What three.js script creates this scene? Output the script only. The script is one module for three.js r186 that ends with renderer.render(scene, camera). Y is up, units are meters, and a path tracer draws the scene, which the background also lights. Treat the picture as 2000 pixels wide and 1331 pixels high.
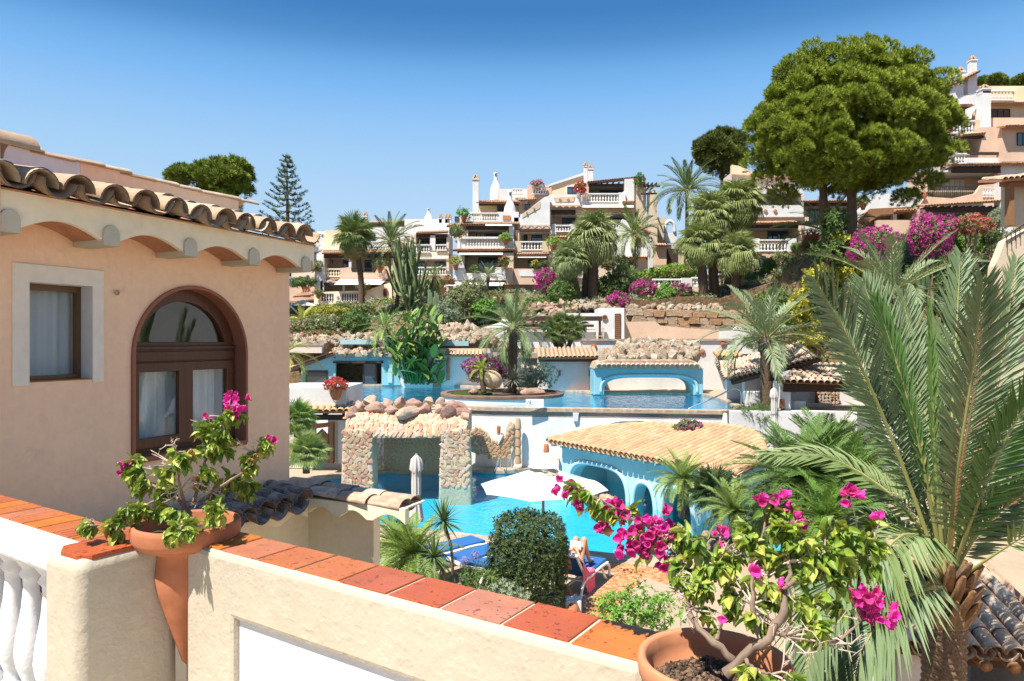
import * as THREE from 'three';
import { RoundedBoxGeometry } from 'three/addons/geometries/RoundedBoxGeometry.js';
import { mergeGeometries, mergeVertices } from 'three/addons/utils/BufferGeometryUtils.js';
import { MarchingCubes } from 'three/addons/objects/MarchingCubes.js';

// ---------- camera, sky, sun, exposure ----------
const F = 1370, CX = 1000, CY = 665.5, E = 5.2;            // focal length and centre in photo pixels, eye height (m)
const scene = new THREE.Scene();
const camera = new THREE.PerspectiveCamera(2 * Math.atan(CY / F) * 180 / Math.PI, 2000 / 1331, 0.1, 4000);
camera.position.set(0, E, 0);
const renderer = new THREE.WebGLRenderer({ antialias: true });
renderer.toneMapping = THREE.LinearToneMapping;
const EXPO = 1.9;
renderer.toneMappingExposure = EXPO;
renderer.shadowMap.enabled = true;
const V = (x, y, z) => new THREE.Vector3(x, y, z);
const lerp = (a, b, t) => a + (b - a) * t;
const s2l = (c) => { c /= 255; return c <= 0.04045 ? c / 12.92 : Math.pow((c + 0.055) / 1.055, 2.4); };
{ // clear summer sky: deeper blue with height in view, lightened overhead to fill the shade, the same all round
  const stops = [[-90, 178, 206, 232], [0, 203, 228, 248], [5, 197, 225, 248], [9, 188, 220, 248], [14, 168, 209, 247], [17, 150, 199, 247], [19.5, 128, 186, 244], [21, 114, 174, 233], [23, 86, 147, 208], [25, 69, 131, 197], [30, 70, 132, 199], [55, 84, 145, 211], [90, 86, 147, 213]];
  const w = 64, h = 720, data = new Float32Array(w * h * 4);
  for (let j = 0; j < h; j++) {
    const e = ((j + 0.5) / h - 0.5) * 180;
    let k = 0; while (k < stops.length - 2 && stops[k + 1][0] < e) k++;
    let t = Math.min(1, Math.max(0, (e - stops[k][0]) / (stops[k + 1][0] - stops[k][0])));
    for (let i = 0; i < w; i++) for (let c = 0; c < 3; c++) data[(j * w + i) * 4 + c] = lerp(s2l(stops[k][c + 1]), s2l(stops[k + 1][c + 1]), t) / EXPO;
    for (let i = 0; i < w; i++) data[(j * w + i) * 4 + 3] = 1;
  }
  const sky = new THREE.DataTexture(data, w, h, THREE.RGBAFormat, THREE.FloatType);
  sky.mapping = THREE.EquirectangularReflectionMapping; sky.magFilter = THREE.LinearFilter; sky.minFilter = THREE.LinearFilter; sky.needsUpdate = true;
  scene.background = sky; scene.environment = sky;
}
const sun = new THREE.DirectionalLight(new THREE.Color(1, 0.93, 0.82), 5);
sun.position.set(-42, 110, 45); sun.target.position.set(0, 0, 0); sun.castShadow = true;   // high, from beyond the near house, slightly behind the camera
sun.position.add(V(0, 0, -35)); sun.target.position.add(V(0, 0, -35));
Object.assign(sun.shadow.camera, { left: -90, right: 90, top: 90, bottom: -90, near: 1, far: 260 }); sun.shadow.mapSize.set(4096, 4096); sun.shadow.bias = -0.0005;
scene.add(sun, sun.target);

// ---------- helpers ----------
let seed = 7;
const srand = (s) => { seed = s; };
const rnd = () => { seed = (seed + 0x6d2b79f5) | 0; let t = Math.imul(seed ^ (seed >>> 15), 1 | seed); t = (t + Math.imul(t ^ (t >>> 7), 61 | t)) ^ t; return ((t ^ (t >>> 14)) >>> 0) / 4294967296; };
const rr = (a, b) => a + (b - a) * rnd();
const pick = (a) => a[Math.floor(rnd() * a.length)];
const P = (x, y, d) => V((x - CX) / F * d, E - (y - CY) / F * d, -d);          // photo pixel at a depth
const G = (x, y, Y = 0) => P(x, y, (E - Y) * F / (y - CY));                     // photo pixel on a level
const M4 = (p, q, s) => new THREE.Matrix4().compose(p, q || new THREE.Quaternion(), s || V(1, 1, 1));
const QE = (x, y, z, o = 'XYZ') => new THREE.Quaternion().setFromEuler(new THREE.Euler(x, y, z, o));
const basis = (x, y, z, p) => new THREE.Matrix4().makeBasis(x, y, z).setPosition(p);

function prep(g) {
  if (g.index) g = g.toNonIndexed();
  for (const k of Object.keys(g.attributes)) if (!['position', 'normal', 'uv', 'color'].includes(k)) g.deleteAttribute(k);
  if (!g.attributes.normal) g.computeVertexNormals();
  if (!g.attributes.uv) g.setAttribute('uv', new THREE.BufferAttribute(new Float32Array(g.attributes.position.count * 2), 2));
  g.morphAttributes = {}; g.groups = [];
  return g;
}
const mg = (list) => (list.length === 1 ? prep(list[0]) : mergeGeometries(list.map(prep)));
function uvm(g, ou = 0, ov = 0) {                              // uv in metres from the dominant face direction
  g = prep(g); const p = g.attributes.position, u = g.attributes.uv;
  const a = V(), b = V(), c = V();
  for (let i = 0; i < p.count; i += 3) {
    a.fromBufferAttribute(p, i); b.fromBufferAttribute(p, i + 1); c.fromBufferAttribute(p, i + 2);
    const n = b.clone().sub(a).cross(c.clone().sub(a)); const ax = Math.abs(n.x), ay = Math.abs(n.y), az = Math.abs(n.z);
    [a, b, c].forEach((q, k) => { if (ay >= ax && ay >= az) u.setXY(i + k, q.x + ou, q.z + ov); else if (ax >= az) u.setXY(i + k, q.z + ou, q.y + ov); else u.setXY(i + k, q.x + ou, q.y + ov); });
  }
  return g;
}
const used = new Map(), where = new Map();
function numbered(n) { const k = used.get(n) || 0; used.set(n, k + 1); return k ? n + '_' + String(k).padStart(3, '0') : n; }
function tag(o, label, category, group, kind) { if (label) o.userData.label = label; if (category) o.userData.category = category; if (group) o.userData.group = group; if (kind) o.userData.kind = kind; return o; }
function thing(name, label, category, p = V(0, 0, 0), group, turn = 0) {
  const o = new THREE.Group(); o.name = numbered(name); o.position.copy(p); o.rotation.y = turn; scene.add(o); where.set(o, p.clone());
  return tag(o, label, category, group);
}
function mesh(name, g, m, parent, stuff) { const o = new THREE.Mesh(g, m); o.name = name; o.castShadow = o.receiveShadow = true; if (stuff) o.userData.kind = 'stuff'; if (parent) parent.add(o); return o; }
// part: geometry in world coordinates, moved into its thing's frame (things that carry such parts are not turned)
function part(name, g, m, parent, stuff) {
  g = Array.isArray(g) ? mg(g) : prep(g);
  if (m.userData.metric !== false) uvm(g);
  const w = where.get(parent); if (w) g.translate(-w.x, -w.y, -w.z);
  const o = mesh(name, g, m, parent, stuff); where.set(o, w || V(0, 0, 0)); return o;
}
function struct(name, g, m) { g = Array.isArray(g) ? mg(g) : prep(g); uvm(g); const o = mesh(numbered(name), g, m, scene); o.userData.kind = 'structure'; where.set(o, V(0, 0, 0)); return o; }
function inst(name, g, m, mats, cols, parent) {
  const o = new THREE.InstancedMesh(g, m, mats.length); o.name = name; o.castShadow = o.receiveShadow = true; o.userData.kind = 'stuff';
  const w = where.get(parent);
  mats.forEach((x, i) => { if (w) { x.elements[12] -= w.x; x.elements[13] -= w.y; x.elements[14] -= w.z; } o.setMatrixAt(i, x); if (cols) o.setColorAt(i, cols[i]); });
  parent.add(o); return o;
}
// many alike pieces of one thing: the first MOST are meshes of their own, the rest one stuff part
function pieces(name, list, parent, most = 300) {             // list of [geometry, material, matrix (world)]
  const w = where.get(parent) || V(0, 0, 0), rest = new Map();
  list.forEach(([g, m, x], i) => {
    x = x.clone(); x.elements[12] -= w.x; x.elements[13] -= w.y; x.elements[14] -= w.z;
    if (i < most) { const o = mesh(name, g, m, parent); x.decompose(o.position, o.quaternion, o.scale); return; }
    const k = g.uuid + m.uuid; if (!rest.has(k)) rest.set(k, [g, m, []]); rest.get(k)[2].push(x);
  });
  for (const [g, m, xs] of rest.values()) { const o = new THREE.InstancedMesh(g, m, xs.length); o.name = name + '_mass'; o.castShadow = o.receiveShadow = true; o.userData.kind = 'stuff'; xs.forEach((x, i) => o.setMatrixAt(i, x)); parent.add(o); }
}
const bx = (x0, y0, z0, x1, y1, z1) => new THREE.BoxGeometry(Math.abs(x1 - x0), Math.abs(y1 - y0), Math.abs(z1 - z0)).translate((x0 + x1) / 2, (y0 + y1) / 2, (z0 + z1) / 2);
const rbx = (x0, y0, z0, x1, y1, z1, r = 0.03, n = 2) => new RoundedBoxGeometry(Math.abs(x1 - x0), Math.abs(y1 - y0), Math.abs(z1 - z0), n, r).translate((x0 + x1) / 2, (y0 + y1) / 2, (z0 + z1) / 2);
// box from a photo rectangle at depth d, running back by th
function pb(x0, y0, x1, y1, d, th = 0.3, r = 0) { const a = P(x0, y1, d), b = P(x1, y0, d); return r ? rbx(a.x, a.y, -d - th, b.x, b.y, -d, r) : bx(a.x, a.y, -d - th, b.x, b.y, -d); }
function prism(pts, z0, z1, bevel = 0) {                       // outline [[x,y]...] in world x,y, between two z
  const s = new THREE.Shape(pts.map(([x, y]) => new THREE.Vector2(x, y)));
  return new THREE.ExtrudeGeometry(s, { depth: Math.abs(z1 - z0) - 2 * bevel, bevelEnabled: bevel > 0, bevelSize: bevel, bevelOffset: -bevel, bevelThickness: bevel, bevelSegments: 2, steps: 1, curveSegments: 10 }).translate(0, 0, Math.min(z0, z1) + bevel);
}
const pprism = (pts, d, th, bevel = 0) => prism(pts.map(([x, y]) => { const q = P(x, y, d); return [q.x, q.y]; }), -d - th, -d, bevel);
function slab(pts, y0, y1, holes = [], bevel = 0) {            // outline [[x,z]...] between two heights
  const s = new THREE.Shape(pts.map(([x, z]) => new THREE.Vector2(x, -z)));
  for (const h of holes) s.holes.push(new THREE.Path(h.map(([x, z]) => new THREE.Vector2(x, -z))));
  return new THREE.ExtrudeGeometry(s, { depth: Math.abs(y1 - y0) - bevel, bevelEnabled: bevel > 0, bevelSize: bevel, bevelOffset: -bevel, bevelThickness: bevel, bevelSegments: 2, curveSegments: 24 }).rotateX(-Math.PI / 2).translate(0, Math.min(y0, y1), 0);
}
function taper(pts, rad, ns = 7, cap = true) {                 // tube of changing radius along points
  const n = pts.length, pos = [], idx = [], uv = []; let up = V(0.31, 0.2, 0.93);
  for (let i = 0; i < n; i++) {
    const t = pts[Math.min(n - 1, i + 1)].clone().sub(pts[Math.max(0, i - 1)]).normalize();
    const a = up.clone().cross(t).normalize(), b = t.clone().cross(a); up = b.clone();
    const r = typeof rad === 'function' ? rad(i / (n - 1)) : rad[i];
    for (let k = 0; k <= ns; k++) { const q = k / ns * Math.PI * 2; const v = pts[i].clone().addScaledVector(a, Math.cos(q) * r).addScaledVector(b, Math.sin(q) * r); pos.push(v.x, v.y, v.z); uv.push(k / ns, i / (n - 1)); }
  }
  for (let i = 0; i < n - 1; i++) for (let k = 0; k < ns; k++) { const a = i * (ns + 1) + k, b = a + ns + 1; idx.push(a, a + 1, b, b, a + 1, b + 1); }
  if (cap) for (const [i, f] of [[0, 1], [n - 1, 0]]) { const c = pos.length / 3; pos.push(pts[i].x, pts[i].y, pts[i].z); uv.push(0.5, 0.5); const s = i * (ns + 1); for (let k = 0; k < ns; k++) f ? idx.push(c, s + k + 1, s + k) : idx.push(c, s + k, s + k + 1); }
  const g = new THREE.BufferGeometry(); g.setAttribute('position', new THREE.Float32BufferAttribute(pos, 3)); g.setAttribute('uv', new THREE.Float32BufferAttribute(uv, 2)); g.setIndex(idx); g.computeVertexNormals(); return g;
}
const bar = (a, b, r, ns = 6) => taper([a, b], [r, r], ns);
function curve(pts, n = 12) { const c = new THREE.CatmullRomCurve3(pts); return c.getPoints(n); }
const lathe = (prof, seg = 16) => new THREE.LatheGeometry(prof.map(([r, y]) => new THREE.Vector2(r, y)), seg);
// half-round clay tile: runs along +z, crown up, wide end at +z when r1 > r0
function tileGeo(L, r0, r1, t, n = 6, ou = 0, pan = false) {
  const pos = [], idx = [];
  const ring = (z, r) => { const s = pos.length / 3; for (let k = 0; k <= n; k++) { const a = Math.PI * k / n; pos.push(-Math.cos(a) * r, Math.sin(a) * r, z); } for (let k = 0; k <= n; k++) { const a = Math.PI * k / n; pos.push(-Math.cos(a) * (r - t), Math.sin(a) * (r - t), z); } return s; };
  const A = ring(0, r0), B = ring(L, r1), m = n + 1;
  const q = (a, b, c, d) => idx.push(a, b, c, a, c, d);
  for (let k = 0; k < n; k++) { q(A + k, B + k, B + k + 1, A + k + 1); q(A + m + k, A + m + k + 1, B + m + k + 1, B + m + k); q(A + k, A + k + 1, A + m + k + 1, A + m + k); q(B + k, B + m + k, B + m + k + 1, B + k + 1); }
  q(A, A + m, B + m, B); q(A + n, B + n, B + m + n, A + m + n);
  const g0 = new THREE.BufferGeometry(); g0.setAttribute('position', new THREE.Float32BufferAttribute(pos, 3)); g0.setIndex(idx); g0.computeVertexNormals();
  let g = prep(g0); if (pan) g.rotateZ(Math.PI).translate(0, r1 * 0.55, 0);
  return uvm(g, ou, ou * 1.7);
}
// balustrade spindle, unit height
const spindle = (seg = 10) => lathe([[0.13, 0], [0.13, 0.06], [0.08, 0.08], [0.075, 0.14], [0.13, 0.24], [0.15, 0.33], [0.13, 0.45], [0.085, 0.62], [0.07, 0.74], [0.075, 0.8], [0.11, 0.83], [0.08, 0.87], [0.13, 0.92], [0.13, 1]], seg);

// ---------- textures ----------
const N = 512;
function lattice(f, s) { const a = new Float32Array(f * f); let x = (s * 7919 + f * 104729) | 0; for (let i = 0; i < a.length; i++) { x = (x + 0x6d2b79f5) | 0; let t = Math.imul(x ^ (x >>> 15), 1 | x); t = (t + Math.imul(t ^ (t >>> 7), 61 | t)) ^ t; a[i] = ((t ^ (t >>> 14)) >>> 0) / 4294967296; } return a; }
function vnoise(f, s, fy = f) { const m = Math.max(f, fy), a = lattice(m, s), out = new Float32Array(N * N); for (let j = 0; j < N; j++) for (let i = 0; i < N; i++) { const x = i / N * f, y = j / N * fy, x0 = Math.floor(x), y0 = Math.floor(y); let u = x - x0, v = y - y0; u = u * u * (3 - 2 * u); v = v * v * (3 - 2 * v); const x1 = (x0 + 1) % f, y1 = (y0 + 1) % fy; out[j * N + i] = lerp(lerp(a[y0 * m + x0], a[y0 * m + x1], u), lerp(a[y1 * m + x0], a[y1 * m + x1], u), v); } return out; }
function fbm(f, o, s, gain = 0.5) { const out = new Float32Array(N * N); let amp = 1, tot = 0; for (let k = 0; k < o && f < N; k++, f *= 2, amp *= gain) { const n = vnoise(f, s + k); for (let i = 0; i < out.length; i++) out[i] += n[i] * amp; tot += amp; } for (let i = 0; i < out.length; i++) out[i] /= tot; return out; }
function tex(metres, fn, srgb = false) {                       // fn(i) -> [r,g,b] 0..1
  const d = new Uint8Array(N * N * 4);
  for (let i = 0; i < N * N; i++) { const c = fn(i); d[i * 4] = Math.max(0, Math.min(255, c[0] * 255)); d[i * 4 + 1] = Math.max(0, Math.min(255, c[1] * 255)); d[i * 4 + 2] = Math.max(0, Math.min(255, c[2] * 255)); d[i * 4 + 3] = 255; }
  const t = new THREE.DataTexture(d, N, N); t.wrapS = t.wrapT = THREE.RepeatWrapping; t.magFilter = THREE.LinearFilter; t.minFilter = THREE.LinearMipmapLinearFilter; t.generateMipmaps = true; t.repeat.set(1 / metres, 1 / metres); if (srgb) t.colorSpace = THREE.SRGBColorSpace; t.needsUpdate = true; return t;
}
const n4 = fbm(4, 6, 11), n8 = fbm(8, 6, 23), n16 = fbm(16, 5, 31), n64 = fbm(64, 3, 47), n3 = fbm(3, 4, 59), n128 = fbm(128, 2, 61);
const cl = (x, a, b) => Math.max(0, Math.min(1, (x - a) / (b - a)));
const T = {
  stucco: tex(3.1, (i) => { const v = 0.86 + 0.22 * (n4[i] - 0.5) + 0.12 * (n64[i] - 0.5) + 0.1 * (n3[i] - 0.5); return [v, v * (0.985 + 0.03 * n8[i]), v * (0.96 + 0.06 * n3[i])]; }),
  stuccoB: tex(1.3, (i) => { const v = 0.55 * n16[i] + 0.35 * n64[i] + 0.3 * Math.abs(n8[i] - 0.5); return [v, v, v]; }),
  roughB: tex(0.8, (i) => { const r = 1 - 2 * Math.abs(n16[i] - 0.5); const v = 0.3 * r * r * r + 0.3 * n16[i] + 0.3 * n64[i] + 0.25 * n4[i]; return [v, v, v]; }),
  clay: tex(0.9, (i) => { const l = cl(n8[i], 0.52, 0.66), s = cl(n64[i], 0.62, 0.74); const v = 0.82 + 0.4 * (n16[i] - 0.5); const g = 0.6 + 0.35 * n64[i]; const k = 0.32 * l + 0.22 * s; return [lerp(v, g * 0.9, k), lerp(v, g * 0.95, k), lerp(v, g * 1.0, k)]; }),
  lichen: tex(0.7, (i) => { const l = cl(n8[i], 0.4, 0.6), s = cl(n64[i], 0.58, 0.66), k = cl(n128[i], 0.6, 0.7); const v = 0.75 + 0.6 * (n16[i] - 0.5); const d = lerp(v, 0.14, l * 0.85); const w = lerp(d, 0.85, Math.max(s * 0.55, k * 0.5)); return [w, w * 0.98, w * (0.94 + 0.1 * l)]; }),
  old: tex(0.7, (i) => { const l = cl(n8[i], 0.46, 0.62), s = cl(n64[i], 0.58, 0.68), k = cl(n128[i], 0.6, 0.72); const v = 0.85 + 0.5 * (n16[i] - 0.5); const d = lerp(v, 0.45, l * 0.6); const w = lerp(d, 1.0, s * 0.4), q = lerp(w, 0.25, k * 0.45); return [q, q * (0.97 + 0.03 * l), q * (0.95 + 0.1 * l)]; }),
  glaze: tex(0.8, (i) => { const v = 0.9 + 0.3 * (n8[i] - 0.5) + 0.1 * (n64[i] - 0.5); const sp = cl(n64[i], 0.7, 0.76); return [lerp(v, 0.45, sp), lerp(v * (0.88 + 0.24 * n16[i]), 0.4, sp), lerp(v * (0.75 + 0.5 * n4[i]), 0.4, sp)]; }),
  grime: tex(0.5, (i) => { const v = 0.25 + 0.6 * n16[i] + 0.2 * (n64[i] - 0.5); return [v, v, v]; }),
  wood: (() => { const a = vnoise(64, 71, 4), b = vnoise(256, 73, 8), c = vnoise(16, 79, 2); return tex(1.1, (i) => { const v = 0.62 + 0.35 * a[i] * c[i] + 0.25 * b[i]; return [v, v * 0.97, v * 0.93]; }); })(),
  stone: tex(1.2, (i) => { const v = 0.7 + 0.6 * (n8[i] - 0.5) + 0.35 * (n64[i] - 0.5); return [v, v * (0.93 + 0.12 * n4[i]), v * (0.85 + 0.25 * n16[i])]; }),
  stoneB: tex(0.6, (i) => { const v = 0.6 * n8[i] + 0.4 * n64[i]; return [v, v, v]; }),
  soil: tex(2.2, (i) => { const v = 0.55 + 0.9 * (n16[i] - 0.5) + 0.5 * (n64[i] - 0.5); return [v, v * (0.92 + 0.15 * n4[i]), v * 0.9]; }),
  plaster: (() => { const a = vnoise(48, 191, 5), b = vnoise(10, 193, 3), c = fbm(5, 6, 197), e = vnoise(180, 199, 9); return tex(2.7, (i) => { const st = cl(a[i] * b[i], 0.42, 0.8), cr = 1 - cl(Math.abs(c[i] - 0.5) * 60, 0.2, 1) * 1, hair = cl(n4[i], 0.55, 0.62) * cr; const v = 0.9 + 0.16 * (n4[i] - 0.5) + 0.1 * (n64[i] - 0.5) - 0.035 * st - 0.05 * hair + 0.015 * (e[i] - 0.5); return [v, v * (0.985 + 0.03 * n8[i]), v * (0.95 + 0.08 * n3[i])]; }); })(),
  trowel: (() => { const a = vnoise(9, 211, 40), b = vnoise(22, 213, 90); return tex(1.6, (i) => { const v = 0.3 * a[i] * n8[i] + 0.12 * b[i] + 0.3 * n64[i] + 0.25 * n16[i] + 0.2 * Math.abs(n16[i] - 0.5); return [v, v, v]; }); })(),
  water: (() => { const out = fbm(10, 4, 91, 0.55); return tex(4.5, (i) => [out[i], out[i], out[i]]); })(),
  mosaic: tex(0.55, (i) => { const x = i % N, y = Math.floor(i / N), cs = 16, cx2 = Math.floor(x / cs), cy2 = Math.floor(y / cs); let hsh = Math.imul(cx2 * 73856093 ^ cy2 * 19349663, 2654435761) >>> 0; const r = (hsh % 1000) / 1000; const e = (x % cs < 1 || y % cs < 1); const v = e ? 0.95 : 0.78 + 0.22 * r; return [v * (0.7 + 0.3 * r), v, v]; }),
  bark: (() => { const a = vnoise(128, 83, 16), b = vnoise(32, 89, 6); return tex(1.4, (i) => { const v = 0.35 + 0.55 * a[i] * b[i] + 0.35 * n64[i]; return [v, v * 0.96, v * 0.92]; }); })(),
  weave: tex(0.25, (i) => { const v = 0.9 + 0.14 * (n128[i] - 0.5); return [v, v, v]; }),
};
// ---------- materials ----------
function mat(r, g, b, o = {}) {
  const { metric, side, phys, ...q } = o; const m = phys || q.transmission || q.clearcoat ? new THREE.MeshPhysicalMaterial({ roughness: 0.9, metalness: 0, ...q }) : new THREE.MeshStandardMaterial({ roughness: 0.9, metalness: 0, ...q });
  m.color.setRGB(r, g, b); m.side = THREE.DoubleSide; if (metric === false) m.userData.metric = false; return m;
}
const stucco = (r, g, b, bump = 0.006) => mat(r, g, b, { map: T.stucco, bumpMap: T.stuccoB, bumpScale: bump, roughness: 0.92 });
const C = {
  white: stucco(0.74, 0.73, 0.72), bright: stucco(0.76, 0.76, 0.76), pink: mat(0.93, 0.65, 0.43, { map: T.plaster, bumpMap: T.trowel, bumpScale: 0.007, roughness: 0.94 }), pale: stucco(0.74, 0.6, 0.5), cream: stucco(0.93, 0.83, 0.6, 0.003), peach: stucco(0.72, 0.51, 0.38), sand: stucco(0.66, 0.54, 0.4),
  paraCream: mat(0.53, 0.465, 0.36, { map: T.stucco, bumpMap: T.roughB, bumpScale: 0.0045, roughness: 0.95 }), paraWhite: mat(0.68, 0.68, 0.69, { map: T.stucco, bumpMap: T.roughB, bumpScale: 0.0045, roughness: 0.95 }),
  blue: stucco(0.26, 0.5, 0.58, 0.003), aqua: stucco(0.4, 0.58, 0.6, 0.003), blueLight: stucco(0.4, 0.6, 0.66, 0.003),
  woodDark: mat(0.055, 0.03, 0.02, { map: T.wood, roughness: 0.75 }), woodBrown: mat(0.1, 0.038, 0.016, { map: T.wood, roughness: 0.42 }), woodBeam: mat(0.3, 0.15, 0.07, { map: T.wood, roughness: 0.8 }),
  frameDark: mat(0.03, 0.018, 0.013, { roughness: 0.5 }), bronze: mat(0.14, 0.085, 0.04, { roughness: 0.4, metalness: 0.4 }),
  dark: mat(0.02, 0.018, 0.016), clayRed: mat(0.52, 0.24, 0.13, { map: T.clay, roughness: 0.85 }), terracotta: mat(0.48, 0.17, 0.075, { map: T.clay, bumpMap: T.stuccoB, bumpScale: 0.003, roughness: 0.85 }),
  coping: mat(0.52, 0.41, 0.3, { map: T.stone, bumpMap: T.stoneB, bumpScale: 0.004 }), deck: mat(0.42, 0.325, 0.23, { map: T.stucco, bumpMap: T.stoneB, bumpScale: 0.001, roughness: 0.95 }),
  soil: mat(0.2, 0.12, 0.07, { map: T.soil, bumpMap: T.stoneB, bumpScale: 0.03 }), earth: mat(0.3, 0.2, 0.11, { map: T.soil, bumpMap: T.stoneB, bumpScale: 0.05 }),
  metal: mat(0.75, 0.75, 0.76, { metalness: 0.9, roughness: 0.25 }), iron: mat(0.02, 0.02, 0.02, { roughness: 0.5 }), plastic: mat(0.85, 0.85, 0.85, { roughness: 0.35 }),
  cloth: mat(0.66, 0.64, 0.6, { map: T.weave, roughness: 0.95, transmission: 0.12, thickness: 0 }), blueCushion: mat(0.015, 0.12, 0.36, { map: T.weave, roughness: 0.9 }),
  pane: mat(0.9, 0.95, 0.97, { transmission: 1, roughness: 0.01, thickness: 0, ior: 1.5 }), glassDark: mat(0.04, 0.07, 0.09, { roughness: 0.05, clearcoat: 1, clearcoatRoughness: 0.02 }), curtain: mat(0.75, 0.74, 0.72, { map: T.weave, roughness: 0.95 }),
  trunk: mat(0.2, 0.14, 0.1, { map: T.bark, bumpMap: T.bark, bumpScale: 0.04 }), palmTrunk: mat(0.17, 0.115, 0.075, { map: T.bark, bumpMap: T.bark, bumpScale: 0.05 }), twig: mat(0.34, 0.25, 0.19, { map: T.bark, bumpMap: T.bark, bumpScale: 0.003 }),
};
const tileMats = (cols, map) => cols.map((c) => mat(...c, { map, bumpMap: T.stuccoB, bumpScale: 0.004, roughness: 0.92 }));
const roofNear = tileMats([[0.52, 0.38, 0.26], [0.46, 0.32, 0.21], [0.56, 0.43, 0.3], [0.48, 0.33, 0.21]], T.clay);
const roofDark = tileMats([[0.44, 0.37, 0.31], [0.48, 0.39, 0.31], [0.38, 0.33, 0.29]], T.lichen);
const roofSand = tileMats([[0.5, 0.335, 0.19], [0.46, 0.3, 0.165], [0.53, 0.37, 0.22], [0.48, 0.28, 0.155], [0.51, 0.35, 0.18]], T.stucco);
const roofOld = tileMats([[0.58, 0.44, 0.32], [0.52, 0.38, 0.27], [0.64, 0.52, 0.4], [0.55, 0.39, 0.28]].map((c) => c.map((x) => x * 1.05)), T.old);
const roofFar = tileMats([[0.42, 0.24, 0.14], [0.36, 0.21, 0.12], [0.48, 0.3, 0.18]], T.clay);
const topTiles = [[0.42, 0.13, 0.045], [0.38, 0.1, 0.045], [0.42, 0.15, 0.08], [0.47, 0.15, 0.03], [0.39, 0.092, 0.036], [0.42, 0.17, 0.1]].map((c) => mat(...c, { map: T.glaze, roughnessMap: T.grime, roughness: 0.75, specularIntensity: 0.5, phys: true }));
// ---------- near house (own frame: x runs along the wall away from the camera, z outwards, y = 0 at eye height) ----------
const TN = [0, 0.3, 0.7, 1.1].map((o) => tileGeo(0.46, 0.088, 0.112, 0.014, 10, o)), TP = [0, 0.5].map((o) => tileGeo(0.46, 0.09, 0.112, 0.014, 10, o, true));
function localThing(name, label, category, p, turn, group) { const o = thing(name, label, category, p, group, turn); where.set(o, V(0, 0, 0)); return o; }
function tileField(parent, { x0, x1, pitch, z, y, slope, rows, L = 0.4, covers = TN, pans = TP, mats, turn = 0, most = 300, jig = 1, panDy = -0.085 }) {
  const out = [];
  for (let r = 0; r < rows; r++) for (let x = x0; x <= x1 + 1e-6; x += pitch) for (const pan of [0, 1]) {
    if (pan && x + pitch / 2 > x1 + 1e-6) continue;
    const zz = z - r * L * Math.cos(slope) - 0.46, yy = y + (r * L + 0.46) * Math.sin(slope);
    const q = QE(slope + rr(-0.02, 0.02) * jig, rr(-0.04, 0.04) * jig, rr(-0.06, 0.06) * jig);
    out.push([pick(pan ? pans : covers), pick(mats), M4(V(x + (pan ? pitch / 2 : 0) + rr(-0.008, 0.008) * jig, yy + (pan ? panDy : 0.02) + rr(-0.006, 0.006) * jig, zz + rr(-0.02, 0.02) * jig), q)]);
  }
  pieces('roof_tile', out, parent, most);
}
srand(101);
const HTH = Math.atan2(0.911, 0.412);
const house = localThing('house', 'pink stucco house with arched brown window under scalloped cream eaves', 'house', V(-2.213, E, -6.97), HTH);
const lp = (name, g, m, parent, stuff) => { g = Array.isArray(g) ? mg(g) : prep(g); if (m.userData.metric !== false) uvm(g); return mesh(name, g, m, parent, stuff); };
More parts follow.
